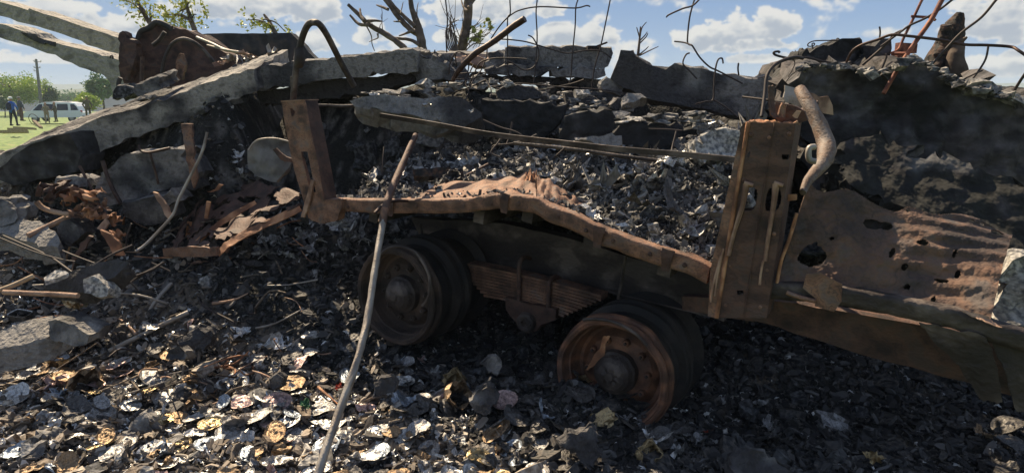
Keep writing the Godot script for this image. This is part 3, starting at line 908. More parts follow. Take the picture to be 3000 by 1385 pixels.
func background():
	van()
	# the car behind the van's tail
	var skin := Color(0.35, 0.2, 0.13)
	var fb := at(q("K", 175, 962), 42.0)
	person("person in a blue jacket, dark trousers and white cap with a backpack", fb, deg_to_rad(170), {"top": Color(0.03, 0.12, 0.45), "legs": Color(0.012, 0.014, 0.022), "shoes": Color(0.02, 0.02, 0.02), "skin": skin, "cap": M.white_cap, "pack": M.navy_pack}, {"spread": 0.07, "arms": [[0.36, 1.16, 0.0], [0.25, 0.98, 0.16]], "right_arm": [[0.42, 1.22, 0.1], [0.62, 1.05, 0.25]]})
	person("person in dark grey standing just behind the one in blue", at(q("K", 275, 900), 50.0), deg_to_rad(150), {"top": Color(0.06, 0.07, 0.09), "legs": Color(0.12, 0.06, 0.05), "shoes": Color(0.03, 0.03, 0.03), "skin": skin, "cap": M.chunk_grey}, {"right_arm": [[0.4, 1.2, 0.15], [0.6, 1.0, 0.3]]})
	person("person in tan fatigues standing in front of the white minivan", at(q("K", 608, 925), 60.0), deg_to_rad(20), {"top": Color(0.22, 0.17, 0.10), "legs": Color(0.25, 0.19, 0.12), "shoes": Color(0.1, 0.07, 0.05), "skin": skin}, {"arms": [[0.28, 1.15, 0.1], [0.12, 1.1, 0.24]]})
	person("person in dark olive fatigues facing the one in tan", at(q("K", 722, 912), 61.0), deg_to_rad(-60), {"top": Color(0.10, 0.075, 0.045), "legs": Color(0.09, 0.07, 0.045), "shoes": Color(0.05, 0.04, 0.03), "skin": skin}, {"arms": [[0.28, 1.15, 0.12], [0.15, 1.08, 0.26]], "stride": 0.06})
	person("person in an olive helmet beyond the van's tail", at(q("K", 1140, 880), 52.0), deg_to_rad(200), {"top": Color(0.10, 0.085, 0.05), "legs": Color(0.09, 0.07, 0.045), "shoes": Color(0.05, 0.04, 0.03), "skin": skin, "cap": M.leaf_dark})
	# utility pole
	var pb := at(q("K", 510, 640), 85.0)
	var ptop := at(q("K", 455, 100), 85.0)
	pb.y = far_h(pb.x, 85.0)
	var up := thing("utility_pole", "leaning concrete utility pole with short crossarms and insulators", "pole", pb)
	part("shaft", tube_mesh(PackedVector3Array([pb, pb.lerp(ptop, 0.5), ptop]), [0.24, 0.17, 0.13], 6, 3), M.pole_concrete, up)
	for e in [[440, 520, 132], [440, 508, 208], [440, 470, 250]]:
		var a := at(q("K", e[0] - 10, e[2] + 2), 85.0)
		var b := at(q("K", e[1], e[2] + 6), 85.0)
		var arm := part("crossarm", tube_mesh(PackedVector3Array([a, b]), 0.045, 6, 1), M.pole_concrete, up)
		for p in [a, b]: part("insulator", lathe(p + Vector3(0, 0.04, 0), Vector3.RIGHT, Vector3.BACK, Vector3.UP, [[0.03, 0], [0.07, 0.04], [0.05, 0.1], [0.06, 0.16], [0.001, 0.2]], 10), M.white_plastic, arm)
	# bushes and trees beyond the van
	for e in [["K", 190, 480, 95.0, 330, 185, "yellow green leafy tree standing behind the person in blue", "leaf_yellow", 9000, 1],
		["K", 600, 560, 100.0, 130, 130, "dark green rounded tree beside the utility pole", "leaf_dark", 5000, 2],
		["K", 1290, 470, 80.0, 190, 150, "tall green tree beside the collapsed concrete frame", "leaf_green", 7000, 3],
		["K", 1120, 650, 72.0, 160, 90, "low bright green bush behind the van's tail", "leaf_yellow", 4000, 4],
		["K", 30, 680, 88.0, 90, 70, "small dark bush at the foot of the yellow green tree", "leaf_dark", 2500, 5],
		["K", -330, 420, 110.0, 300, 200, "wide green tree standing past the yellow green one", "leaf_green", 5000, 6]]:
		var c := at(q(e[0], e[1], e[2]), e[3])
		var k: float = e[3] / F / 4.4025
		leafy("leafy_tree", e[6], "tree", Vector3(c.x, far_h(c.x, e[3]), c.z), c, Vector3(e[4] * k, e[5] * k, e[4] * k), e[8], 0.16, M[e[7]], e[9])
	# dim hedge line far off and boards lying in front of the van
	for e in [[830, 600, 190.0, 240, 60, 11], [1010, 590, 210.0, 150, 50, 12], [640, 610, 230.0, 200, 60, 13]]:
		var c := at(q("K", e[0], e[1]), e[2])
		var k: float = e[2] / F / 4.4025
		leafy("distant_bush", ["broad hazy bush in the valley right of the utility pole", "hazy bush in the valley near a pale roof", "hazy bush in the valley behind the utility pole"][e[5] - 11], "bush", Vector3(c.x, c.y - e[4] * k, c.z), c, Vector3(e[3], e[4], e[3]) * k, 1500, 0.35, M.leaf_green, e[5])
	var bi := 0
	for e in [[[110, 1005], [320, 1010], 30.0], [[0, 1040], [330, 1035], 24.0], [[180, 985], [440, 1000], 33.0], [[430, 900], [520, 985], 30.0]]:
		var a := at(q("K", e[0][0], e[0][1]), e[2])
		var b := at(q("K", e[1][0], e[1][1]), e[2])
		var st := st_new()
		box(st, (a + b) / 2, (b - a) / 2, Vector3(0, 0.05, 0), Vector3(0, 0.02, 0.12))
		single("wooden_board", ["short weathered board lying on the lawn", "long weathered board lying across rubble edge", "pale board lying behind the long one", "broken board propped at a slant by the loop of cable"][bi], "board", done(st), M.board)
		bi += 1
	single("cable_loop", "thin dark cable loop standing up in front of the minivan", "cable", tube_mesh(ats("K", [520, 990, 400, 930, 360, 860, 380, 815, 430, 815, 480, 860, 510, 920], 28.0, 28.0), 0.012, 6, 5), M.wire)
	# bare and sprouting trees behind the ruin
	dead_trees()
func limb(parent, r, a, f, r0, r1, called := "limb"):
	var o := part(called, tube_mesh(ats(r, a, f, f + 0.3), [r0, r1], 8, 4, 0.25), M.bark, parent)
	return o
func twigs(parent: Node3D, from: Vector3, dir: Vector3, n: int, len: float, rad: float, seed_n: int, m: Material = null):
	var r := RandomNumberGenerator.new()
	r.seed = seed_n
	var st := st_new()
	for i in n:
		var d := (dir + Vector3(r.randfn(), r.randfn() * 0.5, r.randfn()) * 0.55).normalized()
		var a := from + Vector3(r.randfn(), r.randfn(), r.randfn()) * len * 0.12
		var b := a + d * len * r.randf_range(0.4, 1.0)
		var c := b + (d + Vector3(r.randfn(), r.randfn(), r.randfn()) * 0.5).normalized() * len * 0.4
		tube(st, PackedVector3Array([a, (a + b) / 2 + Vector3(r.randfn(), r.randfn(), r.randfn()) * len * 0.05, b, c]), [rad, rad * 0.4], 4)
		for k in 2:
			var s := a.lerp(b, r.randf_range(0.4, 0.9))
			tube(st, PackedVector3Array([s, s + (d + Vector3(r.randfn(), r.randfn(), r.randfn()) * 0.8).normalized() * len * 0.35]), [rad * 0.5, rad * 0.25], 4)
	part("twigs", done(st), M.bark if m == null else m, parent)
func dead_trees():
	var t := thing("bare_tree", "leafless forked tree with snapped grey limbs behind the ruin", "tree", at(q("B", 620, 500), 12.0))
	part("trunk", tube_mesh(ats("B", [640, 560, 615, 380, 590, 250, 560, 150, 530, 60, 515, -60], 12.0, 12.3), [0.09, 0.075, 0.055, 0.04], 10, 4, 0.25), M.bark, t)
	limb(t, "B", [580, 260, 520, 220, 440, 140, 380, 60, 320, -20], 12.1, 0.055, 0.04)
	limb(t, "B", [555, 200, 480, 130, 400, 50, 350, -20], 12.1, 0.04, 0.025)
	limb(t, "B", [480, 370, 400, 300, 300, 240, 200, 180, 130, 110, 50, 35], 12.0, 0.06, 0.03)
	limb(t, "B", [590, 340, 520, 300, 440, 290, 340, 280], 12.0, 0.035, 0.02)
	limb(t, "B", [200, 185, 130, 180, 65, 115], 12.0, 0.035, 0.02)
	limb(t, "B", [200, 160, 250, 155, 298, 160], 12.0, 0.03, 0.015)
	limb(t, "B", [170, 160, 145, 110, 140, 65], 12.0, 0.03, 0.015)
	limb(t, "B", [540, 230, 490, 250, 435, 270], 12.0, 0.03, 0.012)
	limb(t, "B", [190, 200, 225, 270, 230, 330, 250, 385], 12.0, 0.012, 0.006)
	limb(t, "B", [270, 255, 275, 285, 240, 300, 210, 315], 12.0, 0.014, 0.006)
	limb(t, "B", [570, 150, 570, 70, 580, 20], 12.0, 0.012, 0.006)
	limb(t, "B", [350, 70, 300, 50, 265, 38], 12.0, 0.03, 0.012)
	limb(t, "B", [450, 160, 420, 162, 395, 160], 12.0, 0.02, 0.01)
	limb(t, "B", [445, 100, 455, 60, 465, 15], 12.0, 0.012, 0.006)
	twigs(t, at(q("B", 310, 250), 12.0), Vector3(0.1, 1, 0), 3, 0.35, 0.008, 3)
	t = thing("bare_tree", "upright scorched trunk with a tangle of thin shoots behind the ruin", "tree", at(q("B", 900, 520), 11.0))
	part("trunk", tube_mesh(ats("B", [890, 560, 905, 380, 935, 240, 955, 120, 960, 0, 965, -80], 11.0, 11.2), [0.085, 0.078, 0.07, 0.062], 10, 4, 0.3), M.bark, t)
	limb(t, "B", [960, 60, 985, 20, 1020, -20], 11.0, 0.03, 0.015)
	limb(t, "B", [950, 80, 920, 50, 905, 0], 11.0, 0.02, 0.01)
	limb(t, "B", [960, 240, 990, 200, 1040, 180], 11.0, 0.012, 0.006)
	for i in 7:
		limb(t, "B", [880 - i * 8, 390, 860 - i * 10, 280 + i * 12, 840 - i * 8, 190 + (i * 37) % 50, 800 + i * 14, 100 + (i * 53) % 90], 10.8, 0.014, 0.006, "shoot")
	limb(t, "B", [930, 390, 1000, 330, 1080, 330, 1180, 325], 10.8, 0.01, 0.005, "shoot")
	limb(t, "B", [940, 360, 1000, 280, 1080, 275, 1130, 230], 10.8, 0.01, 0.005, "shoot")
	twigs(t, at(q("B", 900, 330), 11.0), Vector3(0, 1, 0), 8, 0.6, 0.008, 8)
	twigs(t, at(q("B", 990, 330), 11.0), Vector3(0.5, 0.6, 0), 8, 0.4, 0.006, 9)
	var lv := part("leaves", leaves(at(q("B", 1030, 255), 11.0), Vector3(0.16, 0.22, 0.12), 220, 0.035, 21, 12), M.leaf_spring, t)
	part("leaves", leaves(at(q("B", 1115, 200), 11.0), Vector3(0.08, 0.15, 0.08), 110, 0.035, 22, 8), M.leaf_spring, t)
	lv.set_meta("label", "fresh yellow green leaves")
	# two sprouting trees over the burnt cab
	var k := 0
	for e in [[[1190, 230, 1130, 180, 1080, 100, 1040, 20, 1000, -60], [[1060, 40], [1000, 20], [1130, 40], [1040, 130], [1150, 120], [920, 0]], "slim tree sprouting sparse yellow leaves above the burnt cab's roof lip"],
		[[1480, 260, 1440, 160, 1410, 60, 1385, -60], [[1380, 30], [1430, 20], [1320, 110], [1360, 130], [1480, 110], [1470, 200], [1240, 110], [1290, 160]], "slim tree sprouting dense yellow leaves right behind the burnt cab"],
		[[2080, 260, 2050, 200, 2020, 150, 1990, 110], [[1900, 170], [1960, 190], [2030, 180], [2060, 220], [1860, 150], [2150, 240]], "low sprouting sapling peeping over the black roof panel"]]:
		var s := thing("sapling", e[2], "tree", at(q("A", e[0][0], e[0][1] + 60), 12.0))
		part("trunk", tube_mesh(ats("A", e[0], 12.0, 12.2), [0.045, 0.02], 7, 4, 0.2), M.bark, s)
		var j := 0
		for b in e[1]:
			var p: Vector3 = at(q("A", b[0], b[1]), 12.1)
			var root := at(q("A", e[0][2 + 2 * (j % 2)], e[0][3 + 2 * (j % 2)]), 12.0)
			part("twig", tube_mesh(PackedVector3Array([root, root.lerp(p, 0.5) + Vector3(0, 0.05, 0), p]), [0.016, 0.006], 5), M.bark, s)
			part("leaves", leaves(p, Vector3(0.34, 0.24, 0.2) * (0.9 if k < 2 else 0.7), 80 if k == 1 else 45, 0.036, 60 + k * 10 + j, 10), M.leaf_spring, s)
			j += 1
		k += 1
	t = thing("bare_sapling", "small leafless sapling between two broken slabs", "tree", at(q("B", 2240, 440), 7.5))
	part("trunk", tube_mesh(ats("B", [2240, 420, 2250, 320, 2260, 200], 7.5, 7.5), [0.018, 0.008], 6), M.bark, t)
	for e in [[2250, 310, 2290, 270, 2310, 240], [2255, 290, 2240, 240, 2230, 205], [2255, 280, 2270, 210, 2305, 165], [2250, 330, 2300, 280, 2315, 250], [2240, 420, 2290, 380, 2320, 350], [2250, 420, 2330, 380, 2395, 350]]:
		part("twig", tube_mesh(ats("B", e, 7.5, 7.4), [0.009, 0.004], 5), M.bark, t)

# ---- the collapsed building ----
var CL := Color(0.26, 0.245, 0.225)
var SO := Color(0.055, 0.052, 0.054)
var BK := Color(0.022, 0.021, 0.022)
var DUST := Color(0.36, 0.33, 0.29)
var clean := CL
func piece(label: String, poly: PackedVector3Array, ext: Vector3, soot := 0.4, step := 0.05, rough := 0.018, fray := 0.02, m: Material = null, called := "concrete_slab", dark := false) -> MeshInstance3D:
	var tints := [clean, SO, soot + 0.12] if not dark else [Color(0.10, 0.095, 0.095), BK, soot]
	return single(called, label, "rubble" if called != "concrete_slab" else "slab", slab(poly, ext, step, rough, fray, tints, taken.size() * 7 + label.length()), M.concrete if m == null else m)
func wire_on(o: Node3D, r, a, f0, f1, rad := 0.006, m = null, called := "rebar"):
	return part(called, tube_mesh(ats(r, a, f0, f1), rad, 6, 5), M.wire if m == null else m, o)
func pale_mottle(o: MeshInstance3D):                      # noise-driven paler patches on the black concrete
	var a := (o.mesh as ArrayMesh).surface_get_arrays(0)
	var v: PackedVector3Array = a[Mesh.ARRAY_VERTEX]
	var c: PackedColorArray = a[Mesh.ARRAY_COLOR]
	for i in v.size():
		var p := v[i] + o.position
		var k := 0.0
		var n := nf.get_noise_3d(p.x * 160, p.y * 160, p.z * 160)
		var n2 := nf.get_noise_3d(p.x * 45 + 300, p.y * 45, p.z * 45)
		k = ss(0.02, 0.34, n2 + 0.7 * n)
		c[i] = (c[i] * Color(1.15, 1.0, 0.95)).lerp(Color(0.16, 0.158, 0.16), k * 0.6)
	a[Mesh.ARRAY_COLOR] = c
	var m := ArrayMesh.new()
	m.add_surface_from_arrays(Mesh.PRIMITIVE_TRIANGLES, a)
	o.mesh = m
func ruin():
	# long plank that slopes down to the lawn
	var p := face("A", [-160, 1235, 240, 1066, 520, 985, 700, 905, 960, 832, 1300, 722, 1560, 622, 1915, 520, 1935, 690, 1700, 775, 1480, 900, 1200, 965, 900, 1085, 640, 1200, 300, 1290, -160, 1420], 4.7, 14, -4)
	clean = DUST
	var o := piece("long concrete plank sloping down towards the lawn with a stray block on it", p, Vector3(0.05, 0.17, -0.62), 0.42, 0.045, 0.012, 0.012)
	clean = CL
	piece("dark broken panel stub under the low end of the sloping plank", face("A", [230, 1085, 520, 1000, 600, 1180, 560, 1300, 100, 1400, -100, 1330], 4.45, 14, -8), Vector3(0.05, 0, -0.2), 0.9, 0.07, 0.02, 0.02, M.char_concrete, "concrete_slab", true)
	piece("loose concrete block lying on top of the sloping plank", face("A", [1010, 640, 1210, 590, 1225, 665, 1030, 725, 1000, 690], 4.85, 10, 10), Vector3(0.02, 0.06, -0.22), 0.25, 0.03, 0.01, 0.01)
	piece("small flat crumb beside the loose block", face("A", [1020, 735, 1090, 712, 1150, 712, 1120, 745, 1030, 760], 4.72, 0, 40), Vector3(0, -0.01, -0.06), 0.25, 0.02, 0.008, 0.008, null, "concrete_chunk")
	# ribbed slab behind the hoop
	p = face("A", [1910, 505, 2250, 465, 2560, 432, 2900, 400, 3110, 365, 3150, 385, 3150, 540, 2560, 590, 2250, 640, 1930, 680], 5.05, 4, -3)
	o = piece("grey ribbed slab behind the steel hoop, its upper face bare", p, Vector3(0.0, 0.04, -0.5), 0.3, 0.05, 0.014, 0.016)
	for e in [[[705, 430, 703, 390, 706, 375], 5.2]]: wire_on(o, "B", e[0], e[1], e[1], 0.005)
	piece("sooty lower rib of the slab behind the steel hoop", face("A", [1930, 684, 2250, 645, 2560, 596, 3140, 548, 3130, 610, 2900, 690, 2560, 740, 2250, 770, 1960, 800], 5.2, 4, -14), Vector3(0, 0, -0.4), 0.85, 0.06, 0.02, 0.02)  # darker tone than the slab face above it
	piece("broken end of the ribbed slab with rubble edge", face("B", [540, 372, 572, 400, 720, 428, 735, 470, 800, 500, 838, 540, 842, 600, 700, 600, 560, 612, 545, 500], 5.15, -12, 0), Vector3(0.1, 0, -0.35), 0.45, 0.035, 0.035, 0.03)
	piece("thin slab edge lying flat behind the ribbed one", face("B", [560, 402, 800, 400, 1000, 404, 1240, 402, 1240, 430, 1100, 436, 860, 432, 700, 428, 580, 418], 6.2, 0, 6), Vector3(0, 0.05, -0.6), 0.2, 0.05, 0.01, 0.012)
	piece("reddish rubble heap under the slanted steel pole", face("B", [860, 440, 940, 420, 1130, 440, 1200, 470, 1080, 500, 900, 500, 860, 480], 5.9, 0, 25), Vector3(0, 0, -0.4), 0.1, 0.035, 0.05, 0.02, M.pale_rust, "rubble_heap")
	piece("crumbled lip of concrete beside the standing panel", face("B", [1120, 400, 1180, 382, 1250, 385, 1260, 440, 1240, 500, 1100, 510, 1080, 470], 5.8, 0, 20), Vector3(0, 0, -0.4), 0.35, 0.035, 0.05, 0.03, null, "rubble_heap")
	# standing panel with the mesh wires
	p = face("B", [1240, 362, 1262, 348, 1400, 350, 1800, 350, 2040, 362, 2052, 400, 2015, 500, 1980, 515, 1500, 512, 1350, 488, 1236, 490], 5.6, 2, -2)
	var panel := piece("upright grey concrete panel strung with steel mesh wires", p, Vector3(0, 0.03, -0.4), 0.28, 0.05, 0.012, 0.014)
	piece("projecting concrete ledge below the upright panel", face("B", [1080, 525, 1230, 492, 1350, 490, 1500, 514, 1985, 518, 1995, 570, 1960, 585, 1500, 575, 1300, 555, 1100, 560], 5.48, 2, 8), Vector3(0, 0.02, -0.3), 0.38, 0.045, 0.03, 0.022)
	piece("sooty soffit slab under the projecting ledge", face("B", [860, 560, 1100, 566, 1500, 582, 1960, 600, 2250, 720, 2200, 740, 1900, 670, 1500, 620, 1100, 610, 880, 600], 5.6, 0, -15), Vector3(0, 0, -0.5), 0.6, 0.06, 0.02, 0.02)
	var st := st_new()
	var tb := at(q("B", 1905, 350), 5.6)
	box(st, tb + Vector3(0, -0.012, 0), Vector3(0.055, 0, 0), Vector3(0, 0.016, 0), Vector3(0, 0, 0.05))
	box(st, tb + Vector3(0.055, 0.012, 0), Vector3(0.05, 0.018, 0), Vector3(-0.003, 0.006, 0), Vector3(0, 0, 0.04))
	single("splintered_block", "splintered wooden block on top of the upright panel", "block", done(st), M.burnt_wood)
	# big broken slab that falls to the side of the post
	p = face("B", [2110, 376, 2200, 384, 2345, 492, 2450, 522, 2576, 497, 2776, 530, 3056, 590, 3350, 640, 3370, 860, 3176, 886, 2976, 870, 2576, 800, 2400, 765, 2250, 715, 2120, 660, 2030, 590, 2085, 470], 4.75, -14, 8)
	var big := piece("big broken slab falling away behind the corner post, pale on its upper face", p, Vector3(0.08, -0.02, -0.45), 0.38, 0.055, 0.035, 0.03)
	piece("dark wedge of concrete in the gap beside the big broken slab", face("B", [1960, 640, 2005, 590, 2060, 600, 2130, 660, 2060, 700, 1980, 690], 4.9, -10, 10), Vector3(0, 0, -0.2), 0.7, 0.03, 0.03, 0.02, null, "concrete_chunk")
	# slabs fallen on the bed of the lorry
	piece("wide tilted slab with torn foil on it, fallen behind the hoop", face("B", [60, 760, 150, 735, 300, 715, 560, 735, 830, 728, 960, 770, 1060, 850, 980, 932, 850, 955, 600, 892, 300, 835, 100, 800], 4.35, 5, 24), Vector3(0.02, -0.12, -0.12), 0.5, 0.045, 0.03, 0.025)
	piece("dark slab wedged under the tilted one, its corner hanging", face("B", [1050, 745, 1300, 760, 1690, 790, 1665, 900, 1600, 980, 1530, 1045, 1350, 1010, 1050, 1010, 960, 940, 1066, 850], 4.5, 4, 8), Vector3(0.03, 0, -0.25), 0.85, 0.05, 0.02, 0.02, M.char_concrete, "concrete_slab", true)
	piece("sooty block with a flat front next to the hanging corner", face("B", [1690, 880, 1800, 850, 2040, 832, 2130, 900, 2056, 1000, 1900, 1040, 1640, 1060], 4.25, -6, 10), Vector3(0.02, 0, -0.3), 0.8, 0.045, 0.02, 0.02, M.char_concrete, "concrete_slab", true)
	piece("rounded sooty block stretching behind the corner post", face("B", [2060, 1000, 2110, 940, 2200, 905, 2480, 950, 2776, 985, 2976, 1060, 2976, 1180, 2500, 1150, 2120, 1110], 4.0, -14, 12), Vector3(0.05, 0, -0.3), 0.85, 0.045, 0.02, 0.02, M.char_concrete, "concrete_slab", true)
	piece("flat lens-shaped slab lying in the crumbs under the ledge", face("B", [1165, 690, 1220, 655, 1330, 640, 1450, 660, 1505, 695, 1500, 745, 1350, 760, 1180, 745], 4.9, 0, 12), Vector3(0, 0, -0.3), 0.75, 0.035, 0.02, 0.015, null, "concrete_chunk")
	piece("upright brown-grey block among the crumbs", face("B", [1690, 705, 1740, 690, 1785, 725, 1775, 790, 1690, 790], 4.8, -20, 5), Vector3(0, 0, -0.2), 0.25, 0.03, 0.02, 0.015, null, "concrete_chunk")
	piece("square dark block beside the brown-grey one", face("B", [1800, 765, 1870, 720, 1985, 772, 1975, 830, 1825, 835], 4.7, 10, 14), Vector3(0, 0, -0.25), 0.85, 0.03, 0.02, 0.015, null, "concrete_chunk")
	piece("sunlit tan slab fragment leaning under the big broken slab", face("B", [2120, 735, 2155, 705, 2260, 700, 2305, 738, 2200, 770, 2120, 795], 4.5, 10, 45), Vector3(0, -0.06, -0.1), 0.0, 0.03, 0.015, 0.015, null, "concrete_chunk")
	piece("small dark cube-like block under the tan fragment", face("B", [2035, 790, 2085, 740, 2125, 745, 2125, 800, 2070, 830], 4.5, -10, 10), Vector3(0, 0, -0.18), 0.8, 0.03, 0.02, 0.01, null, "concrete_chunk")
	piece("thin sunlit fragment lying on the sooty block", face("B", [2010, 835, 2110, 830, 2185, 850, 2115, 892, 2030, 880], 4.3, 0, 40), Vector3(0, -0.05, -0.08), 0.1, 0.03, 0.01, 0.01, null, "concrete_chunk")
	piece("flat pale fragment resting over the twisted reinforcing bar", face("B", [1760, 1035, 1900, 1025, 2118, 1018, 2122, 1085, 2060, 1110, 1980, 1100, 1880, 1060, 1765, 1060], 3.9, 0, 30), Vector3(0, -0.05, -0.1), 0.05, 0.03, 0.012, 0.012, null, "concrete_chunk")
	piece("fibrous pale lump of burnt mineral wool beside the corner post", face("C", [95, 1100, 130, 1030, 260, 975, 340, 970, 430, 1000, 440, 1170, 300, 1200, 100, 1175], 3.35, -10, 25), Vector3(0, -0.05, -0.2), 0.2, 0.018, 0.03, 0.02, M.ash_lump, "wool_lump")
	# crumbs between the slabs
	var spots := []
	for e in [["B", 1080, 620, 1700, 800, 5.0, 38, "under the projecting ledge"], ["B", 1500, 680, 2050, 860, 4.75, 38, "around the square dark block"], ["B", 1680, 800, 2200, 900, 4.45, 30, "on the flat-fronted sooty block"], ["B", 560, 620, 900, 720, 4.9, 35, "before the ribbed slab's broken end"], ["B", 2080, 880, 2500, 960, 4.15, 40, "on the rounded sooty block"], ["B", 860, 590, 1300, 660, 5.2, 40, "at the slanted pole's foot"], ["C", 0, 850, 200, 960, 4.0, 30, "behind the mineral wool lump"], ["B", 60, 690, 500, 760, 4.6, 20, "on the wide tilted slab"]]:
		for i in e[6]: spots.append([at(q(e[0], rng.randf_range(e[1], e[3]), rng.randf_range(e[2], e[4])), e[5] + rng.randf_range(-0.12, 0.2)), e[7]])
	# a bank of fine rubble carries the crumbs and the slabs
	var bank := single("rubble_bank", "", "", sheet(func(u, v):
		var ang := lerpf(-1.35, 2.9, u)
		var w := lerpf(1.45, 3.4, v)
		var b: Vector3 = Vector3(TP.x, 0, TP.z) + Vector3(0.857, 0, 0.515) * (ang - 0.6) - TZ * w
		b.y = 0.62 + 0.72 * ss(0.0, 0.75, v) - 0.5 * ss(0.85, 1.0, v) + 0.07 * nz.get_noise_2d(b.x * 90, b.z * 90) + 0.05 * nf.get_noise_2d(b.x * 300, b.z * 300)
		return b, 110, 56, 0.02), M.chunk_dark)
	tag(bank, "", "", "", "structure")
	for i in spots.size():
		var s: Vector3 = spots[i][0]
		var c := MeshInstance3D.new()
		c.mesh = rocks[i % rocks.size()]
		c.name = numbered("concrete_crumb")
		c.material_override = [M.chunk_grey, M.chunk_grey, M.chunk_dark, M.ash_lump][i % 4]
		var k := 0.02 + 0.09 * pow(rng.randf(), 2.0)
		c.transform = Transform3D(Basis.from_euler(Vector3(rng.randf() * TAU, rng.randf() * TAU, 0)).scaled(Vector3(k * 1.3, k * rng.randf_range(0.25, 0.8), k)), s)
		add_child(c)
		tag(c, "%s crumb of broken concrete %s" % [["pale", "pale", "sooty", "ash-white"][i % 4], spots[i][1]], "rubble", "%s crumbs %s" % [["pale", "pale", "sooty", "ash-white"][i % 4], spots[i][1]])
	# torn foil on the tilted slab
	for e in [[250, 712, 90, 0], [340, 722, 60, 1], [430, 735, 70, 2], [660, 795, 110, 3], [985, 840, 70, 4]]:
		var c := at(q("B", e[0], e[1]), 4.4 if e[3] < 3 else 4.22)
		place("foil_scrap", "bright torn foil scrap on the wide tilted slab", "foil", "foil scraps on the tilted slab", scraps[e[3]], M.foil_silver, c, Basis.from_euler(Vector3(0.5, e[3] * 1.3, 0)), e[2] / 2.576 * 4.4 / F)
	# the black hill of charred concrete at the side
	var fp := face("C", [800, 640, 880, 590, 905, 530, 925, 490, 1010, 478, 1200, 492, 1370, 540, 1520, 552, 1600, 475, 1750, 452, 1850, 462, 1900, 528, 2000, 560, 2150, 622, 2280, 640, 2420, 700, 2700, 790, 3100, 960, 3100, 2500, 2300, 2300, 1700, 2000, 1150, 1800, 1000, 1400, 900, 900], 3.75, -22, 12)
	var hill := piece("huge charred concrete mass with a crumbling pale crest behind the corrugated panel", fp, Vector3(0.3, 0.06, -1.5), 0.6, 0.036, 0.055, 0.05, M.char_concrete, "charred_mass", true)
	hill.set_meta("category", "rubble")
	pale_mottle(hill)
	var slope := piece("ash-covered slope of fallen plaster rising behind the corrugated side board", face("G", [860, 120, 960, 20, 1150, -10, 1300, 60, 1500, 130, 1750, 200, 2100, 300, 2100, 800, 1880, 700, 1600, 560, 1300, 420, 1000, 290], 3.05, -18, 38), Vector3(0.05, -0.3, -0.2), 0.6, 0.022, 0.02, 0.03, M.char_concrete, "mottled_slope", true)
	pale_mottle(slope)
	# pale crest of plaster crumbs along its top
	var crest := pp("C", [905, 520, 1010, 482, 1200, 496, 1300, 515, 1450, 548, 1560, 530, 1650, 470, 1760, 455, 1850, 470, 1950, 545, 2050, 580, 2160, 630, 2280, 645, 2420, 705, 2560, 750])
	for i in crest.size() - 1:
		for k in 10:
			var s := at(crest[i].lerp(crest[i + 1], rng.randf()) + Vector2(rng.randf_range(-8, 8), rng.randf_range(-3, 9)), 3.72 - 0.05 * i + 0.12 + rng.randf_range(0, 0.12))
			var c := MeshInstance3D.new()
			c.mesh = rocks[(i * 13 + k) % rocks.size()]
			c.name = numbered("crest_crumb")
			c.material_override = [M.chunk_dark, M.chunk_grey, M.chunk_grey][k % 3]
			var z := 0.014 + 0.06 * pow(rng.randf(), 2.5)
			c.transform = Transform3D(Basis.from_euler(Vector3(rng.randf() * TAU, rng.randf() * TAU, 0)).scaled(Vector3(z * 1.6, z * 0.8, z * 1.2)), s)
			add_child(c)
			tag(c, "pale plaster crumb on the crest of the charred mass", "rubble", "plaster crumbs on the crest of the charred mass")
	piece("pale loose slope of plaster on the far shoulder of the charred mass", face("C", [1930, 530, 2000, 540, 2100, 600, 2300, 625, 2400, 690, 2640, 760, 2640, 800, 2400, 735, 2200, 690, 2080, 640, 1960, 570], 3.6, -20, 50), Vector3(0.1, -0.05, -0.5), 0.1, 0.03, 0.04, 0.02, M.chunk_grey, "plaster_slope")
	piece("charred wall stub with a stepped top on the crest", face("C", [915, 470, 918, 385, 940, 362, 960, 400, 1010, 362, 1060, 340, 1100, 345, 1180, 300, 1210, 288, 1345, 290, 1355, 300, 1352, 480, 1200, 500, 1000, 490], 4.5, -8, 0), Vector3(0.05, 0, -0.35), 0.7, 0.035, 0.025, 0.015, M.char_concrete, "wall_stub", true)
	piece("charred square wall stub beside the stepped one", face("C", [1362, 350, 1400, 342, 1455, 350, 1500, 300, 1520, 290, 1580, 292, 1565, 420, 1545, 515, 1370, 500], 4.4, -8, 0), Vector3(0.05, 0, -0.3), 0.6, 0.035, 0.03, 0.015, M.char_concrete, "wall_stub", true)
	# burnt stumps
	var t := thing("burnt_stump", "tall charred tree stump with a snapped fork on the crest", "stump", at(q("C", 1940, 520), 4.3))
	part("trunk", tube_mesh(ats("C", [1930, 520, 1970, 420, 2030, 290, 2070, 180, 2098, 95], 4.3, 4.3), [0.085, 0.075, 0.062, 0.045, 0.02], 12, 5, 0.5), M.burnt_wood, t)
	part("fork", tube_mesh(ats("C", [2000, 330, 1990, 250, 1992, 185], 4.28, 4.26), [0.05, 0.04, 0.03], 10, 5, 0.4), M.burnt_wood, t)
	t = thing("burnt_stump", "short split stump with a splintered tip beside the tall charred one", "stump", at(q("C", 2080, 590), 4.2))
	part("trunk", tube_mesh(ats("C", [2095, 610, 2060, 480, 2080, 380, 2098, 310], 4.2, 4.2), [0.06, 0.055, 0.035, 0.022], 10, 5, 0.5), M.bark, t)
	part("splinter", tube_mesh(ats("C", [2080, 330, 2120, 300, 2150, 280], 4.2, 4.15), [0.022, 0.006], 6), M.bark, t)
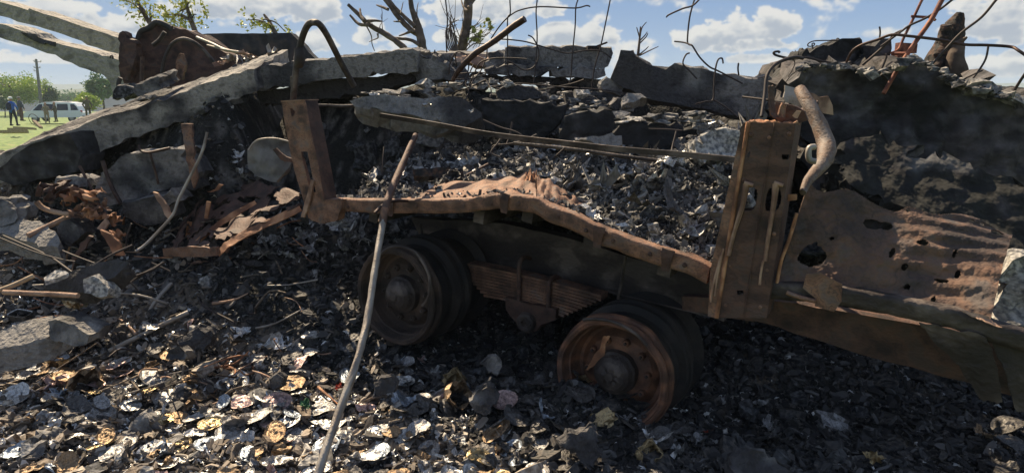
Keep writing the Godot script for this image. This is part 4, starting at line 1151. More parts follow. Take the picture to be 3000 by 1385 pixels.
	# steel sticking out of the charred mass
	single("rusty_bar", "thick orange-rusted bar slanting out of the charred mass", "bar", tube_mesh(ats("C", [2005, -80, 1960, 0, 1880, 150, 1760, 320, 1640, 500, 1520, 705], 3.75, 3.6), [0.0135, 0.012, 0.011], 10, 4, 0.1), M.red_rust)
	t = thing("ladder_bar", "thin bent red bar with rungs beside the thick orange one", "bar", at(q("C", 1580, 410), 3.75))
	part("bar", tube_mesh(ats("C", [1850, -80, 1810, 0, 1730, 170, 1670, 290, 1635, 370, 1580, 400], 3.85, 3.75), 0.0075, 8), M.red_rust, t)
	part("rung", tube_mesh(ats("C", [1728, 122, 1830, 128, 1880, 130, 1912, 152], 3.82, 3.75), 0.007, 8), M.red_rust, t)
	part("rung", tube_mesh(ats("C", [1580, 405, 1640, 403, 1700, 405], 3.76, 3.7), 0.009, 8), M.red_rust, t)
	st = st_new()
	var a := at(q("C", 1640, 470), 4.3)
	var b := at(q("C", 1655, 350), 4.3)
	box(st, (a + b) / 2, Vector3(0.028, 0, 0), (b - a) / 2, Vector3(0, 0, 0.02))
	box(st, at(q("C", 1690, 362), 4.3), Vector3(0.055, -0.004, 0), Vector3(0, 0.028, 0), Vector3(0, 0, 0.026))
	single("steel_stub", "short red steel stub with a side plate on the crest", "bar", done(st), M.red_rust)
	var wi := 0
	for e in [[[2420, -60, 2370, 0, 2260, 130, 2110, 245, 2000, 360, 1880, 490], 3.5, 3.6, 0.0065], [[1240, 470, 1280, 390, 1350, 340, 1470, 300, 1580, 262, 1700, 270, 1960, 302, 2130, 335, 2300, 340, 2480, 352, 2540, 380, 2640, 450], 3.9, 3.4, 0.0075],
		[[1500, 350, 1650, 240, 1720, 190, 1840, 135, 1960, 60, 2060, -20], 3.85, 3.7, 0.0065], [[1360, 490, 1420, 440, 1500, 370, 1560, 310, 1600, 260, 1660, 230], 3.95, 3.85, 0.008], [[2312, 350, 2290, 450, 2220, 560, 2160, 625], 3.5, 3.5, 0.005], [[2120, 605, 2160, 580, 2270, 530], 3.5, 3.45, 0.004], [[2640, 490, 2560, 600, 2480, 730], 3.2, 3.3, 0.007], [[1490, 290, 1495, 240, 1490, 200], 4.3, 4.3, 0.005],
		[[1170, 305, 1060, 305, 990, 310, 952, 328, 952, 348, 990, 345, 998, 328, 980, 330, 988, 370], 4.4, 4.4, 0.004], [[1500, 560, 1540, 590, 1570, 640, 1540, 600, 1500, 550, 1540, 430, 1530, 410], 3.75, 3.8, 0.007]]:
		single("bent_wire", ["long straight cable slanting up off the crest past the tall stump", "long steel cable arching over the wall stubs and the stump", "bent bar crossing behind the thick orange bar", "bent bar rising from the square wall stub", "thin drooping wire on the plaster slope", "short thin wire lying on the plaster slope", "steel wire rising from the far end of the plaster slope", "short upright wire end above the square wall stub", "curled thin wire hooked over the stepped wall stub", "folded wire lying at the foot of the thick orange bar"][wi], "wire", tube_mesh(ats("C", e[0], e[1], e[2]), e[3], 6, 5), M.wire if wi != 1 else M.rebar)
		wi += 1
	# mesh wires, grown out of the upright panel
	for e in [[785, -60, 786, 0, 800, 150, 790, 280, 795, 395], [1272, -60, 1272, 0, 1275, 100, 1255, 140, 1255, 300, 1255, 480, 1272, 660], [1478, -60, 1478, 0, 1470, 100, 1478, 290, 1465, 500, 1450, 640], [1800, -60, 1785, 0, 1770, 60, 1765, 200, 1745, 400, 1735, 560, 1715, 650], [2040, -60, 2030, 0, 2000, 150, 1960, 340, 1910, 520, 1890, 680],
		[1130, 290, 1200, 190, 1270, 120, 1350, 75, 1500, 50, 1760, 60, 1850, 42, 1878, 50], [1120, 310, 1200, 295, 1370, 310, 1500, 345, 1650, 390, 1720, 400, 1850, 380, 1960, 385, 2040, 440], [1410, 265, 1450, 290, 1490, 380, 1480, 460, 1440, 515, 1370, 525, 1300, 480, 1250, 460]]:
		wire_on(panel, "B", e, 5.35, 5.3, 0.0058, null, "mesh_wire")
	# tangle of wires at the broken end of the ribbed slab
	var tan := 0
	for e in [[810, 560, 820, 480, 860, 400, 910, 395, 960, 440, 950, 560, 900, 640, 750, 650], [960, 660, 1000, 560, 1050, 470, 1150, 440, 1300, 438, 1400, 445], [1100, 330, 1095, 420, 1060, 520, 1000, 600, 960, 680], [870, 500, 860, 430, 865, 400], [1090, 600, 1130, 680, 1120, 740], [840, 720, 870, 690, 960, 660, 1090, 600], [850, 760, 840, 710, 850, 800, 900, 850, 950, 920, 1060, 1020, 1150, 1100],
		[990, 760, 940, 800, 910, 840], [1000, 480, 940, 620, 960, 690, 920, 790], [860, 560, 1000, 545, 1090, 555, 990, 590, 860, 600], [1100, 660, 1300, 630, 1500, 640, 1700, 660], [1150, 660, 1400, 690, 1700, 640, 1830, 600], [1600, 650, 1740, 660, 2000, 680, 2250, 730]]:
		single("bent_wire", ["curled rusty wire looping over the broken end of the ribbed slab", "thin wire running from the slab end along the ledge", "kinked wire hanging beside the slanted pole", "short hooked wire stuck in the reddish rubble", "limp wire end hanging over the lens-shaped slab", "wire lying across the crumbs in front of the ribbed slab", "long wire looping down over the wide tilted slab", "short wire lying on the wide tilted slab's edge", "crooked wire tangled at the foot of the slanted pole", "folded flat wire under the slab end", "nearly straight wire in shade under the ledge", "thin wire crossing the crumbs below the ledge", "wire under the soffit slab leading to the big broken slab"][tan], "wire", tube_mesh(ats("B", e, 5.0, 4.8), 0.005, 6, 5), M.wire)
		tan += 1
	single("slanted_pole", "thick charred steel pole slanting up against the sky from the rubble", "pole", tube_mesh(ats("B", [835, 625, 850, 590, 900, 515, 1000, 410, 1150, 312, 1280, 212, 1385, 142], 5.0, 4.7), [0.014, 0.02, 0.022, 0.024], 10, 5, 0.2), M.rebar)
	# wires on the big broken slab
	for e in [[110, -60, 90, 0, 55, 130, 38, 300, 50, 335, 75, 345, 130, 430, 200, 500, 260, 530, 360, 580, 455, 630], [-60, 312, 0, 318, 40, 328, 70, 342], [-120, 128, -100, 110, 0, 65, 80, 40, 140, -20], [308, 478, 300, 440, 270, 450, 250, 520, 240, 640, 232, 750, 180, 765, 100, 785], [232, 750, 330, 810, 420, 885], [52, 400, 25, 415, 5, 480, 60, 540, 110, 595], [426, 565, 420, 520, 424, 478]]:
		wire_on(big, "C", e, 4.45, 4.35, 0.0055)
	wi = 0
	for e in [[735, 398, 725, 388, 695, 392, 692, 405, 720, 420, 800, 437, 870, 430, 960, 437, 1060, 462, 1200, 486], [598, 880, 612, 790, 625, 690, 640, 570, 690, 495, 760, 455, 850, 430, 910, 440], [455, 730, 600, 748, 770, 770], [780, 620, 830, 560, 920, 500], [820, 430, 850, 480, 800, 580], [640, 540, 620, 575, 570, 590]]:
		single("bent_wire", ["hooked wire curving from the slab to the charred crest", "stout bent bar arching up beside the corner post", "straight thin bar behind the corner post's top", "fine wire fanning out of the charred mass's edge", "fine curled wire near the charred crest", "tiny wire sprig on the big broken slab"][wi], "wire", tube_mesh(ats("C", e, [3.9, 3.4, 3.6, 3.8, 3.9, 4.2][wi], [3.9, 3.7, 3.4, 3.8, 3.9, 4.2][wi]), [0.007, 0.009, 0.006, 0.003, 0.003, 0.003][wi], 6, 5), M.wire)
		wi += 1
	# concrete frame against the sky
	clean = DUST
	piece("upper concrete beam reaching down to the burnt cab", face("A", [-80, -10, 0, 15, 110, 45, 205, 75, 215, 62, 260, 80, 480, 150, 700, 222, 910, 290, 910, 425, 480, 262, 0, 120, -80, 95], 11.0, 12, 0), Vector3(0.1, 0, -0.45), -0.1, 0.12, 0.006, 0.012, M.clean_concrete, "concrete_beam")
	piece("lower concrete beam with a flaring bracket and chipped edge", face("A", [-80, 165, 0, 180, 30, 185, 110, 215, 170, 235, 290, 300, 400, 318, 700, 392, 930, 460, 930, 740, 850, 730, 825, 620, 770, 560, 650, 522, 350, 402, 130, 325, 40, 300, 0, 285, -80, 260], 10.0, 12, 0), Vector3(0.1, 0, -0.45), -0.1, 0.1, 0.006, 0.014, M.clean_concrete, "concrete_beam")
	clean = CL
	single("bent_wire", "lifting loop of wire on top of the lower concrete beam", "wire", tube_mesh(ats("A", [830, 438, 830, 425, 838, 420, 846, 428, 848, 445], 9.95, 9.95), 0.012, 6), M.wire)
	piece("spalled dark crust along the lower concrete beam", face("A", [150, 240, 210, 250, 330, 300, 400, 315, 398, 350, 320, 335, 230, 300, 170, 262], 9.93, 12, 0), Vector3(0, 0, -0.06), 0.8, 0.06, 0.03, 0.03, M.clean_concrete, "spalled_crust")
	# burnt cab behind the plank
	var cab := thing("burnt_cab", "burnt-out vehicle cab shell with rounded roof behind the sloping plank", "vehicle wreck", at(q("A", 1150, 640), 6.6))
	var bm := [Color(0.045, 0.03, 0.028), Color(0.016, 0.014, 0.015), 0.55]
	part("shell", slab(face("A", [1015, 720, 930, 640, 905, 560, 898, 420, 890, 265, 1020, 292, 1035, 262, 1060, 230, 1120, 208, 1190, 165, 1240, 185, 1290, 212, 1400, 222, 1480, 272, 1560, 335, 1700, 400, 1850, 432, 1800, 520, 1500, 640, 1250, 700], 6.7, 16, 0), Vector3(0.1, -0.03, -0.3), 0.06, 0.05, 0.02, bm, 31), M.dark_rust, cab)
	part("roof_lip", tube_mesh(ats("A", [1030, 300, 1060, 235, 1120, 210, 1185, 168, 1290, 215], 6.6, 6.6), [0.02, 0.03, 0.03], 8), M.black_sheet, cab)
	part("pillar", slab(face("A", [890, 265, 895, 245, 915, 232, 938, 245, 945, 290, 1000, 300, 1020, 330, 1010, 480, 960, 600, 905, 600, 895, 440], 6.45, 10, 0), Vector3(0, 0, -0.12), 0.04, 0.03, 0.02, bm, 33), M.dark_rust, cab)
	part("wheel_arch", tube_mesh(ats("A", [1212, 610, 1222, 520, 1240, 440, 1290, 335, 1370, 292, 1450, 312, 1530, 372, 1620, 480], 6.3, 6.3), 0.016, 8), M.soot_steel, cab)
	part("inner_post", slab(face("A", [1320, 480, 1345, 400, 1375, 405, 1400, 480, 1370, 600, 1330, 600], 6.35, 0, 0), Vector3(0, 0, -0.04), 0.03, 0.01, 0.01, [Color(0.5, 0.5, 0.5), Color(0.3, 0.3, 0.3), 0.4], 34), M.rust, cab)
	part("brace", tube_mesh(ats("A", [1150, 340, 1200, 300, 1240, 240], 6.4, 6.4), 0.02, 6), M.soot_steel, cab)
	part("post", tube_mesh(ats("A", [1065, 620, 1070, 430], 6.4, 6.4), 0.018, 6, 1), M.dark_rust, cab)
	t = thing("burnt_tyre_ring", "blackened wire-bead ring hanging under the cab pillar", "ring", at(q("A", 920, 740), 6.2))
	part("ring", tube_mesh(ats("A", [905, 585, 890, 630, 900, 680, 930, 690, 990, 640], 6.2, 6.2), 0.02, 8), M.black_sheet, t)
	piece("black heap of burnt parts at the foot of the cab", face("A", [845, 745, 840, 690, 880, 650, 940, 640, 1000, 660, 1010, 700, 900, 735], 6.0, 0, 10), Vector3(0, 0, -0.3), 0.8, 0.04, 0.05, 0.03, M.chunk_dark, "burnt_heap")
	piece("black straight-edged roof panel standing behind the ribbed slab", face("A", [1480, 262, 1560, 252, 1900, 250, 2190, 246, 2225, 280, 2380, 445, 2300, 470, 1900, 440, 1700, 420, 1560, 340], 8.0, 0, 0), Vector3(0, 0, -0.2), 0.6, 0.09, 0.01, 0.006, M.black_sheet, "roof_panel", true)
	wi = 0
	for e in [[[1480, 280, 1600, 330, 1700, 375, 1850, 405, 1920, 440], 0.012], [[1560, 340, 1680, 370, 1800, 390], 0.008], [[1920, 440, 1930, 470, 1880, 480], 0.012]]:
		single("bent_wire", ["bright steel rod slanting down from the burnt cab", "thin shiny wire beside the slanting rod", "short hooked rod end on the plank"][wi], "wire", tube_mesh(ats("A", e[0], 6.2, 5.4), e[1], 6), M.grey_steel)
		wi += 1
	for i in 9:
		var c := at(q("A", 1700 + i * 52 + rng.randf_range(-20, 20), 470 - (i % 4) * 22 + 10), 5.45)
		place("sheet_scrap", "torn scrap of sheet metal heaped where the plank meets the ribbed slab", "sheet metal", "sheet scraps on the plank's upper end", scraps[i % scraps.size()], [M.pale_rust, M.grey_steel, M.foil_dull][i % 3], c, Basis.from_euler(Vector3(0.4, i * 1.1, 0.2)), 0.18)
	for e in [[880, 800, 60], [930, 805, 50], [1260, 665, 70], [1330, 615, 50]]:
		place("twig_scrap", "scrap of dry brown litter on the sloping plank", "litter", "litter scraps on the sloping plank", scraps[int(e[0]) % 5], M.brown_flake, at(q("A", e[0], e[1]), 4.68), Basis.from_euler(Vector3(0.3, e[0], 0.1)), e[2] / 2.576 * 4.7 / F)

# ---- the lorry ----
var rail_top := PackedVector3Array()
func bed_edge(u: float) -> Vector3:
	var s := clampf(u, 0, 0.9999) * (rail_top.size() - 1)
	var k := int(s)
	return rail_top[k].lerp(rail_top[k + 1], s - k)
func bed(u: float, w: float) -> Vector3:                 # a point on the load, w metres in from the edge
	var e := bed_edge(u)
	var flat := lerpf(rail_top[0].y, rail_top[rail_top.size() - 1].y, u)
	var p := e - TZ * w
	p.y = lerpf(e.y, flat + 0.03, ss(0.05, 0.5, w)) - 0.012 + 0.10 * ss(0.1, 0.6, w) + 0.16 * ss(0.6, 1.5, w)
	p.y += 0.05 * ss(0.1, 0.5, w) * (nz.get_noise_2d(p.x * 110, p.z * 110) + nf.get_noise_2d(p.x * 260, p.z * 260))
	p.y += 0.14 * ss(0.55, 0.75, u) * ss(0.15, 0.7, w)
	return p
func channel(a: PackedVector3Array, depth: float, tall: float, thick: float, dent := 0.006) -> ArrayMesh:   # a C-section rail under a traced top edge
	var prof := [[-depth, 0.0], [-depth * 0.5, 0.002], [0.0, 0.0], [0.0, -tall * 0.5], [0.0, -tall], [-depth * 0.5, -tall - 0.002], [-depth, -tall]]
	var k := a.size() - 1
	return sheet(func(u, v):
		var s: float = minf(u * k, k - 0.0001)
		var i := int(s)
		var b: Vector3 = a[i].lerp(a[i + 1], s - i)
		var t: float = minf(v * 6.0, 5.9999)
		var j := int(t)
		var z := lerpf(prof[j][0], prof[j + 1][0], t - j)
		var y := lerpf(prof[j][1], prof[j + 1][1], t - j)
		return b + TZ * (z + dent * nz.get_noise_2d(u * 900, v * 60)) + TY * (y + dent * 0.7 * nf.get_noise_2d(u * 700, v * 20 + 50)), 90, 12, thick)
func wheel(truck: Node3D, c: Vector3, ax: Vector3, m: Material, md: Material, called: String, label: String):
	var x := TX
	var y := ax.cross(x).normalized()
	x = y.cross(ax).normalized()
	var w := Node3D.new()
	w.name = called
	truck.add_child(w, true)
	w.position = c - truck.position
	w.set_meta("label", label)
	var P := func(n, prof, mm, seg := 56, wob := 0.004): return part(n, lathe(c, x, y, ax, prof, seg, wob), mm, w)
	P.call("rim_lip", [[0.240, -0.02], [0.244, 0.002], [0.252, 0.006], [0.256, 0.002], [0.261, 0.004], [0.270, 0.002], [0.277, -0.010], [0.275, -0.026], [0.262, -0.034], [0.246, -0.032], [0.240, -0.02]], m)
	P.call("disc", [[0.244, -0.03], [0.236, -0.06], [0.229, -0.064], [0.226, -0.11], [0.214, -0.135], [0.198, -0.138], [0.165, -0.112], [0.130, -0.1], [0.105, -0.098], [0.104, -0.115], [0.16, -0.13], [0.23, -0.15]], m)
	P.call("barrel", [[0.25, -0.035], [0.262, -0.05], [0.254, -0.07], [0.252, -0.12], [0.258, -0.16], [0.252, -0.2], [0.262, -0.22]], M.drum_shade_black)
	P.call("lock_ring", [[0.252, -0.04], [0.283, -0.048], [0.289, -0.062], [0.283, -0.075], [0.258, -0.08]], m)
	P.call("rear_flange", [[0.255, -0.215], [0.295, -0.225], [0.300, -0.245], [0.295, -0.26], [0.25, -0.262]], M.drum_shade_black)
	P.call("inner_rim", [[0.25, -0.27], [0.298, -0.30], [0.302, -0.32], [0.256, -0.34], [0.25, -0.5], [0.298, -0.53], [0.28, -0.55], [0.1, -0.55]], M.drum_shade_black)
	var h = P.call("hub", [[0.001, 0.0], [0.04, -0.002], [0.066, -0.012], [0.084, -0.03], [0.094, -0.05], [0.104, -0.06], [0.108, -0.12]], md, 32, 0.003)
	P.call("axle_end", [[0.001, 0.01], [0.02, 0.009], [0.026, -0.004]], md, 16, 0.0)
	for i in 10:
		var g := TAU * i / 10 + 0.2
		var b := c + (x * cos(g) + y * sin(g)) * 0.15 + ax * -0.108
		var nut = part("wheel_nut", lathe(b, x, y, ax, [[0.001, 0.026], [0.015, 0.025], [0.0185, 0.018], [0.0185, -0.01]], 6), m, w)
		part("stud", lathe(b, x, y, ax, [[0.001, 0.036], [0.007, 0.034], [0.008, 0.02]], 8), md, nut)
func lorry():
	for p in pp("E", [120, 365, 300, 370, 480, 372, 640, 372, 780, 370, 880, 366, 950, 362, 1000, 350, 1060, 344, 1110, 340, 1180, 346, 1250, 350, 1330, 364, 1400, 402, 1480, 436, 1550, 458, 1640, 502, 1720, 545, 1790, 566, 1860, 594, 2000, 640, 2110, 672, 2220, 702, 2340, 762]): rail_top.append(trp(p, 0.0))
	var base := Vector3(TP.x, 0.0, TP.z) - TZ * 0.6
	var T := thing("burnt_lorry", "burnt-out rusted lorry chassis with bare wheel rims and buckled load bed", "lorry", base)
	var o := part("side_rail", channel(rail_top, 0.06, 0.066, 0.004, 0.005), M.rust, T)
	o.set_meta("label", "buckled rust-brown side rail of the load bed")
	for u in [0.03, 0.13, 0.24, 0.36, 0.47, 0.60, 0.69, 0.78, 0.87, 0.95]:      # bolts and torn hinge straps along the rail
		var b := bed_edge(u) - TY * (0.034 + 0.008 * sin(u * 40.0))
		part("bolt", lathe(b, TX, TY, TZ, [[0.001, 0.012], [0.008, 0.011], [0.0105, 0.006], [0.0105, -0.002]], 8), M.dark_rust, T)
	for u in [0.09, 0.42, 0.73, 0.91]:
		var b := bed_edge(u)
		part("hinge_strap", sheet(func(s, t): return b + TX * lerpf(-0.028, 0.028, s) * (1.0 - 0.4 * t) + TY * lerpf(0.012, -0.085, t) + TZ * (0.008 + 0.006 * sin(t * 5.0) + 0.004 * nz.get_noise_2d(s * 90, t * 90 + u * 500)), 6, 8, 0.005), M.dark_rust, T)
	# bed floor under the load
	part("bed_floor", sheet(func(u, v):
		var e := bed_edge(u)
		return e - TZ * (0.02 + v * 2.25) - Vector3(0, 0.05, 0), 60, 12, 0.012), M.dark_rust, T)
	for i in 5:
		var e := bed_edge(0.05 + i * 0.21)
		var st := st_new()
		box(st, e - TZ * 1.15 - Vector3(0, 0.10, 0), TX * 0.03, TY * 0.035, TZ * 1.08)
		part("cross_member", done(st), M.soot_steel, T)
	# floor plate buckled up behind the rail
	var pa := trs("E", [560, 372, 780, 370, 960, 362, 1060, 345, 1180, 347, 1330, 364], -0.015)
	var pb := trs("E", [640, 330, 740, 285, 1000, 250, 1180, 232, 1280, 214, 1320, 222], -0.34)
	var ruled := func(A: PackedVector3Array, B: PackedVector3Array, wob: float):
		return func(u, v):
			var s: float = minf(u * (A.size() - 1), A.size() - 1.0001)
			var i := int(s)
			var p: Vector3 = A[i].lerp(A[i + 1], s - i).lerp(B[i].lerp(B[i + 1], s - i), v)
			return p + Vector3(0, wob, 0) * nz.get_noise_2d(u * 300, v * 160)
	part("floor_plate", sheet(ruled.call(pa, pb, 0.016), 40, 14, 0.004), M.rust, T)
	var ra := trs("E", [1335, 366, 1400, 402, 1480, 436, 1560, 460], -0.015)
	var rb := trs("E", [1335, 222, 1420, 262, 1520, 330, 1610, 395], -0.3)
	part("floor_plate", sheet(ruled.call(ra, rb, 0.014), 24, 12, 0.004), M.rust, T)
	part("torn_edge", sheet(ruled.call(trs("E", [1255, 300, 1290, 290, 1330, 330], -0.2), trs("E", [1275, 212, 1310, 205, 1345, 222], -0.3), 0.03), 10, 8, 0.004), M.bright_rust, T)
	# chassis rail, leaf springs and their saddle
	part("chassis_rail", slab(trs("E", [600, 470, 900, 488, 1150, 505, 1500, 585, 1850, 690, 2420, 850, 2420, 1075, 2350, 1052, 2000, 965, 1620, 872, 1400, 815, 1190, 770, 880, 702, 690, 660], -0.56), -TZ * 0.09, 0.06, 0.006, 0.004, [Color(1, 1, 1), Color(0.6, 0.6, 0.6), 0.5], 41), M.soot_steel, T)
	part("chassis_flange", sheet(ruled.call(trs("E", [690, 660, 1190, 770, 1620, 872, 2350, 1052], -0.56), trs("E", [690, 660, 1190, 770, 1620, 872, 2350, 1052], -0.5), 0.0), 24, 2, 0.008), M.soot_steel, T)
	part("subframe_strut", tube_mesh(trs("E", [1850, 690, 1830, 820, 1805, 945], -0.36), 0.008, 6), M.soot_steel, T)
	part("brake_hose", tube_mesh(trs("E", [655, 505, 668, 580, 680, 680], -0.38), 0.008, 6), M.soot_steel, T)
	var sa := trp(q("E", 870, 785), -0.45)
	var sb := trp(q("E", 1700, 985), -0.45)
	var ldir := (sb - sa).normalized()
	var lup := TZ.cross(ldir).normalized()
	var spring := Node3D.new()
	spring.name = "leaf_spring"
	T.add_child(spring)
	spring.position = (sa + sb) / 2 - base
	for i in 10:
		var half: float = (sb - sa).length() / 2 * (1.0 - 0.055 * maxf(0, i - 1))
		var mid := (sa + sb) / 2 + lup * (0.075 - 0.0175 * i) + ldir * 0.02
		part("leaf", sheet(func(u, v):
			var s := lerpf(-1, 1, u)
			return mid + ldir * s * half + lup * (-0.012 * s * s) + TZ * lerpf(-0.045, 0.045, v), 20, 2, 0.0145), M.rust, spring)
	for e in [[1232, 735, 995], [1405, 850, 1010]]:
		var a := trp(q("E", e[0], e[1]), -0.39)
		var b := trp(q("E", e[0] - 4, e[2]), -0.39)
		var ub := part("u_bolt", tube_mesh(PackedVector3Array([a - TZ * 0.12, a + lup * 0.02 - TZ * 0.06, a, a.lerp(b, 0.5), b]), 0.013, 8), M.dark_rust, T)
		part("nut", lathe(b, ldir, TZ, -lup, [[0.001, 0.03], [0.02, 0.028], [0.022, 0.0]], 6), M.dark_rust, ub)
	var tc := trp(q("E", 1262, 1085), -0.34)
	part("saddle", slab(trs("E", [1150, 930, 1230, 960, 1330, 980, 1445, 1005, 1440, 1065, 1360, 1090, 1330, 1130, 1240, 1130, 1205, 1070, 1155, 1000], -0.37), -TZ * 0.16, 0.03, 0.008, 0.004, [Color.WHITE, Color(0.7, 0.7, 0.7), 0.5], 43), M.dark_rust, T)
	var hubp := part("trunnion", lathe(tc, TX, TY, TZ, [[0.001, -0.02], [0.02, -0.02], [0.024, 0.0], [0.04, 0.004], [0.052, 0.0], [0.058, -0.02], [0.06, -0.12]], 28, 0.003), M.soot_steel, T)
	part("cap_bolt", lathe(tc + TX * 0.038, TX, TY, TZ, [[0.001, 0.014], [0.008, 0.012], [0.009, 0.0]], 6), M.soot_steel, hubp)
	part("axle_housing", tube_mesh(PackedVector3Array([trp(q("E", 850, 740), -0.72), trp(q("E", 900, 760), -1.0), trp(q("E", 900, 760), -2.1)]), [0.05, 0.07, 0.06], 12), M.soot_steel, T)
	var wl := trp(q("N", 455, 655), 0.0)
	var wr := trp(q("O", 650, 705), 0.0)
	wheel(T, wl, (TZ + Vector3(0.0, 0.02, 0)).normalized(), M.shade_soot_rust, M.soot_steel, "wheel", "sooty, shade-darkened rear wheel rim beside the leaning tube")
	wheel(T, wr, (TZ + Vector3(0.0, 0.06, 0)).normalized(), M.wheel_rust, M.soot_steel, "wheel", "rust-brown wheel rim half buried in ash and tins")
	part("axle", tube_mesh(PackedVector3Array([wl - TZ * 0.1, wl - TZ * 2.2]), 0.055, 12, 1), M.soot_steel, T)
	part("axle", tube_mesh(PackedVector3Array([wr - TZ * 0.1, wr - TZ * 2.2]), 0.055, 12, 1), M.soot_steel, T)
	# sprung tyre-bead ring on the sooty wheel
	part("bead_ring", tube_mesh(trs("N", [330, 290, 420, 225, 530, 218, 640, 262, 720, 370, 765, 480, 770, 600, 740, 690, 702, 728], 0.03), 0.0085, 8), M.soot_steel, T)
	part("bead_ring", tube_mesh(trs("O", [440, 240, 560, 236, 700, 262, 860, 350, 960, 450], 0.015), 0.008, 8), M.soot_steel, T)
	var peel := part("peeling_rust", sheet(ruled.call(trs("O", [600, 375, 575, 470, 530, 520, 500, 580, 455, 655], -0.05), trs("O", [660, 370, 620, 440, 615, 520, 555, 600, 480, 640], -0.055), 0.004), 16, 4, 0.002), M.bright_rust, T)
	peel.set_meta("label", "bright orange peeling flake across the wheel disc")
	# corner post at the front of the bed: pressed channel with slots and latch levers
	var q0 := trs("G", [385, -85, 660, -75, 490, 1050, 200, 1050], 0.05)
	var slots := [[0.12, 0.155, 0.03, 0.012], [0.9, 0.16, 0.08, 0.014], [0.30, 0.375, 0.14, 0.058], [0.78, 0.375, 0.15, 0.062], [0.40, 0.86, 0.07, 0.013]]
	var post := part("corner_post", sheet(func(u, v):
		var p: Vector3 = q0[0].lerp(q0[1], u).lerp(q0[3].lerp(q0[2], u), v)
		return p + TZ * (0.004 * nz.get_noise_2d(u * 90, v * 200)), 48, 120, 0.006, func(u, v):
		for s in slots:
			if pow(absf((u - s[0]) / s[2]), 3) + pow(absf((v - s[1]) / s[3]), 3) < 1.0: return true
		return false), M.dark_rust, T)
	post.set_meta("label", "wide pressed-steel corner post with slots and two latch levers")
	var ql := trs("G", [352, -80, 165, 770, 150, 1040], 0.05)
	var qf := PackedVector3Array([q0[0], q0[0].lerp(q0[3], 0.76), q0[3]])
	part("side_flange", sheet(ruled.call(qf, PackedVector3Array([q0[0] - TZ * 0.14 - TX * 0.015, qf[1] - TZ * 0.14 - TX * 0.02, q0[3] - TZ * 0.14 - TX * 0.01]), 0.0), 30, 6, 0.006), M.rust, post)  # brighter rust than the front, painting in the sunlit left side
	part("edge_lip", sheet(ruled.call(qf, PackedVector3Array([ql[0], ql[1], ql[2]]), 0.0), 30, 4, 0.006), M.rust, post)
	part("edge_bead", tube_mesh(PackedVector3Array([q0[0] + TZ * 0.006, q0[0].lerp(q0[3], 0.4) + TZ * 0.008, q0[3] + TZ * 0.004]), 0.009, 8), M.bright_rust, post)
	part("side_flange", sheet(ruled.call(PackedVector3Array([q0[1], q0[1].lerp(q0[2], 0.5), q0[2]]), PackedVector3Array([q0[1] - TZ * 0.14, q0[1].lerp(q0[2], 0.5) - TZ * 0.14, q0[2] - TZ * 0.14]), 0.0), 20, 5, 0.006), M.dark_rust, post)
	part("top_lip", sheet(ruled.call(PackedVector3Array([q0[0] + TY * 0.004, q0[0].lerp(q0[1], 0.5) + TY * 0.004, q0[1] + TY * 0.004]), PackedVector3Array([q0[0] - TZ * 0.1, q0[0].lerp(q0[1], 0.5) - TZ * 0.1, q0[1] - TZ * 0.1]), 0.01), 16, 4, 0.006), M.bright_rust, post)  # bright rust puts the sunlight on the top edge into its colour
	for e in [[372, 275, 350, 400, 300, 560, 268, 690], [545, 275, 530, 400, 500, 580, 480, 722]]:
		var lv := part("latch_lever", tube_mesh(trs("G", e, 0.062), [0.013, 0.010, 0.008, 0.008], 6, 4, 0.15), M.pale_rust, post)
		part("knob", tube_mesh(trs("G", [e[0] - 12, e[1] - 5, e[0] + 40, e[1] + 8], 0.065), [0.010, 0.007], 6, 1), M.pale_rust, lv)
	for e in [[240, 650, 205, 800, 188, 925], [225, 690, 180, 860, 165, 960], [470, 720, 455, 800, 450, 860]]:
		part("rod", tube_mesh(trs("G", e, 0.058), 0.005, 6, 3), M.pale_rust, post)
	for e in [[0.1, 0.06], [0.9, 0.05], [0.1, 0.28], [0.92, 0.3], [0.1, 0.52], [0.9, 0.55], [0.12, 0.72], [0.88, 0.74], [0.15, 0.93], [0.85, 0.94], [0.5, 0.07]]:
		var rv: Vector3 = q0[0].lerp(q0[1], e[0]).lerp(q0[3].lerp(q0[2], e[0]), e[1])
		part("rivet", lathe(rv + TZ * 0.003, TX, TY, TZ, [[0.001, 0.009], [0.006, 0.007], [0.009, 0.0]], 8), M.rust, post)
	part("stiffener", sheet(ruled.call(PackedVector3Array([q0[0].lerp(q0[1], 0.52) + TZ * 0.002, q0[3].lerp(q0[2], 0.52) + TZ * 0.002]), PackedVector3Array([q0[0].lerp(q0[1], 0.56) + TZ * 0.012, q0[3].lerp(q0[2], 0.56) + TZ * 0.012]), 0.0), 20, 2, 0.004), M.dark_rust, post)
	# fittings on the post's head
	var hw := part("head_bracket", sheet(ruled.call(trs("M", [160, 305, 165, 450, 175, 545, 215, 580], 0.03), trs("M", [212, 298, 210, 440, 222, 520, 245, 570], 0.0), 0.004), 16, 4, 0.005), M.dark_rust, post)
	part("pin", tube_mesh(trs("M", [265, 575, 275, 500, 292, 452], -0.01), [0.016, 0.013, 0.011], 8, 3, 0.2), M.rust, hw)
	part("gusset", slab(trs("M", [215, 580, 215, 440, 300, 455, 400, 480, 470, 520, 500, 600, 380, 640, 260, 640], -0.04), -TZ * 0.02, 0.03, 0.008, 0.006, [Color.WHITE, Color(0.6, 0.6, 0.6), 0.4], 46), M.dark_rust, hw)
	part("tab", slab(trs("M", [362, 560, 400, 515, 440, 520, 405, 585, 385, 580], 0.0), -TZ * 0.01, 0.02, 0.003, 0.003, [Color.WHITE, Color.WHITE, 0.4], 47), M.pale_rust, hw)
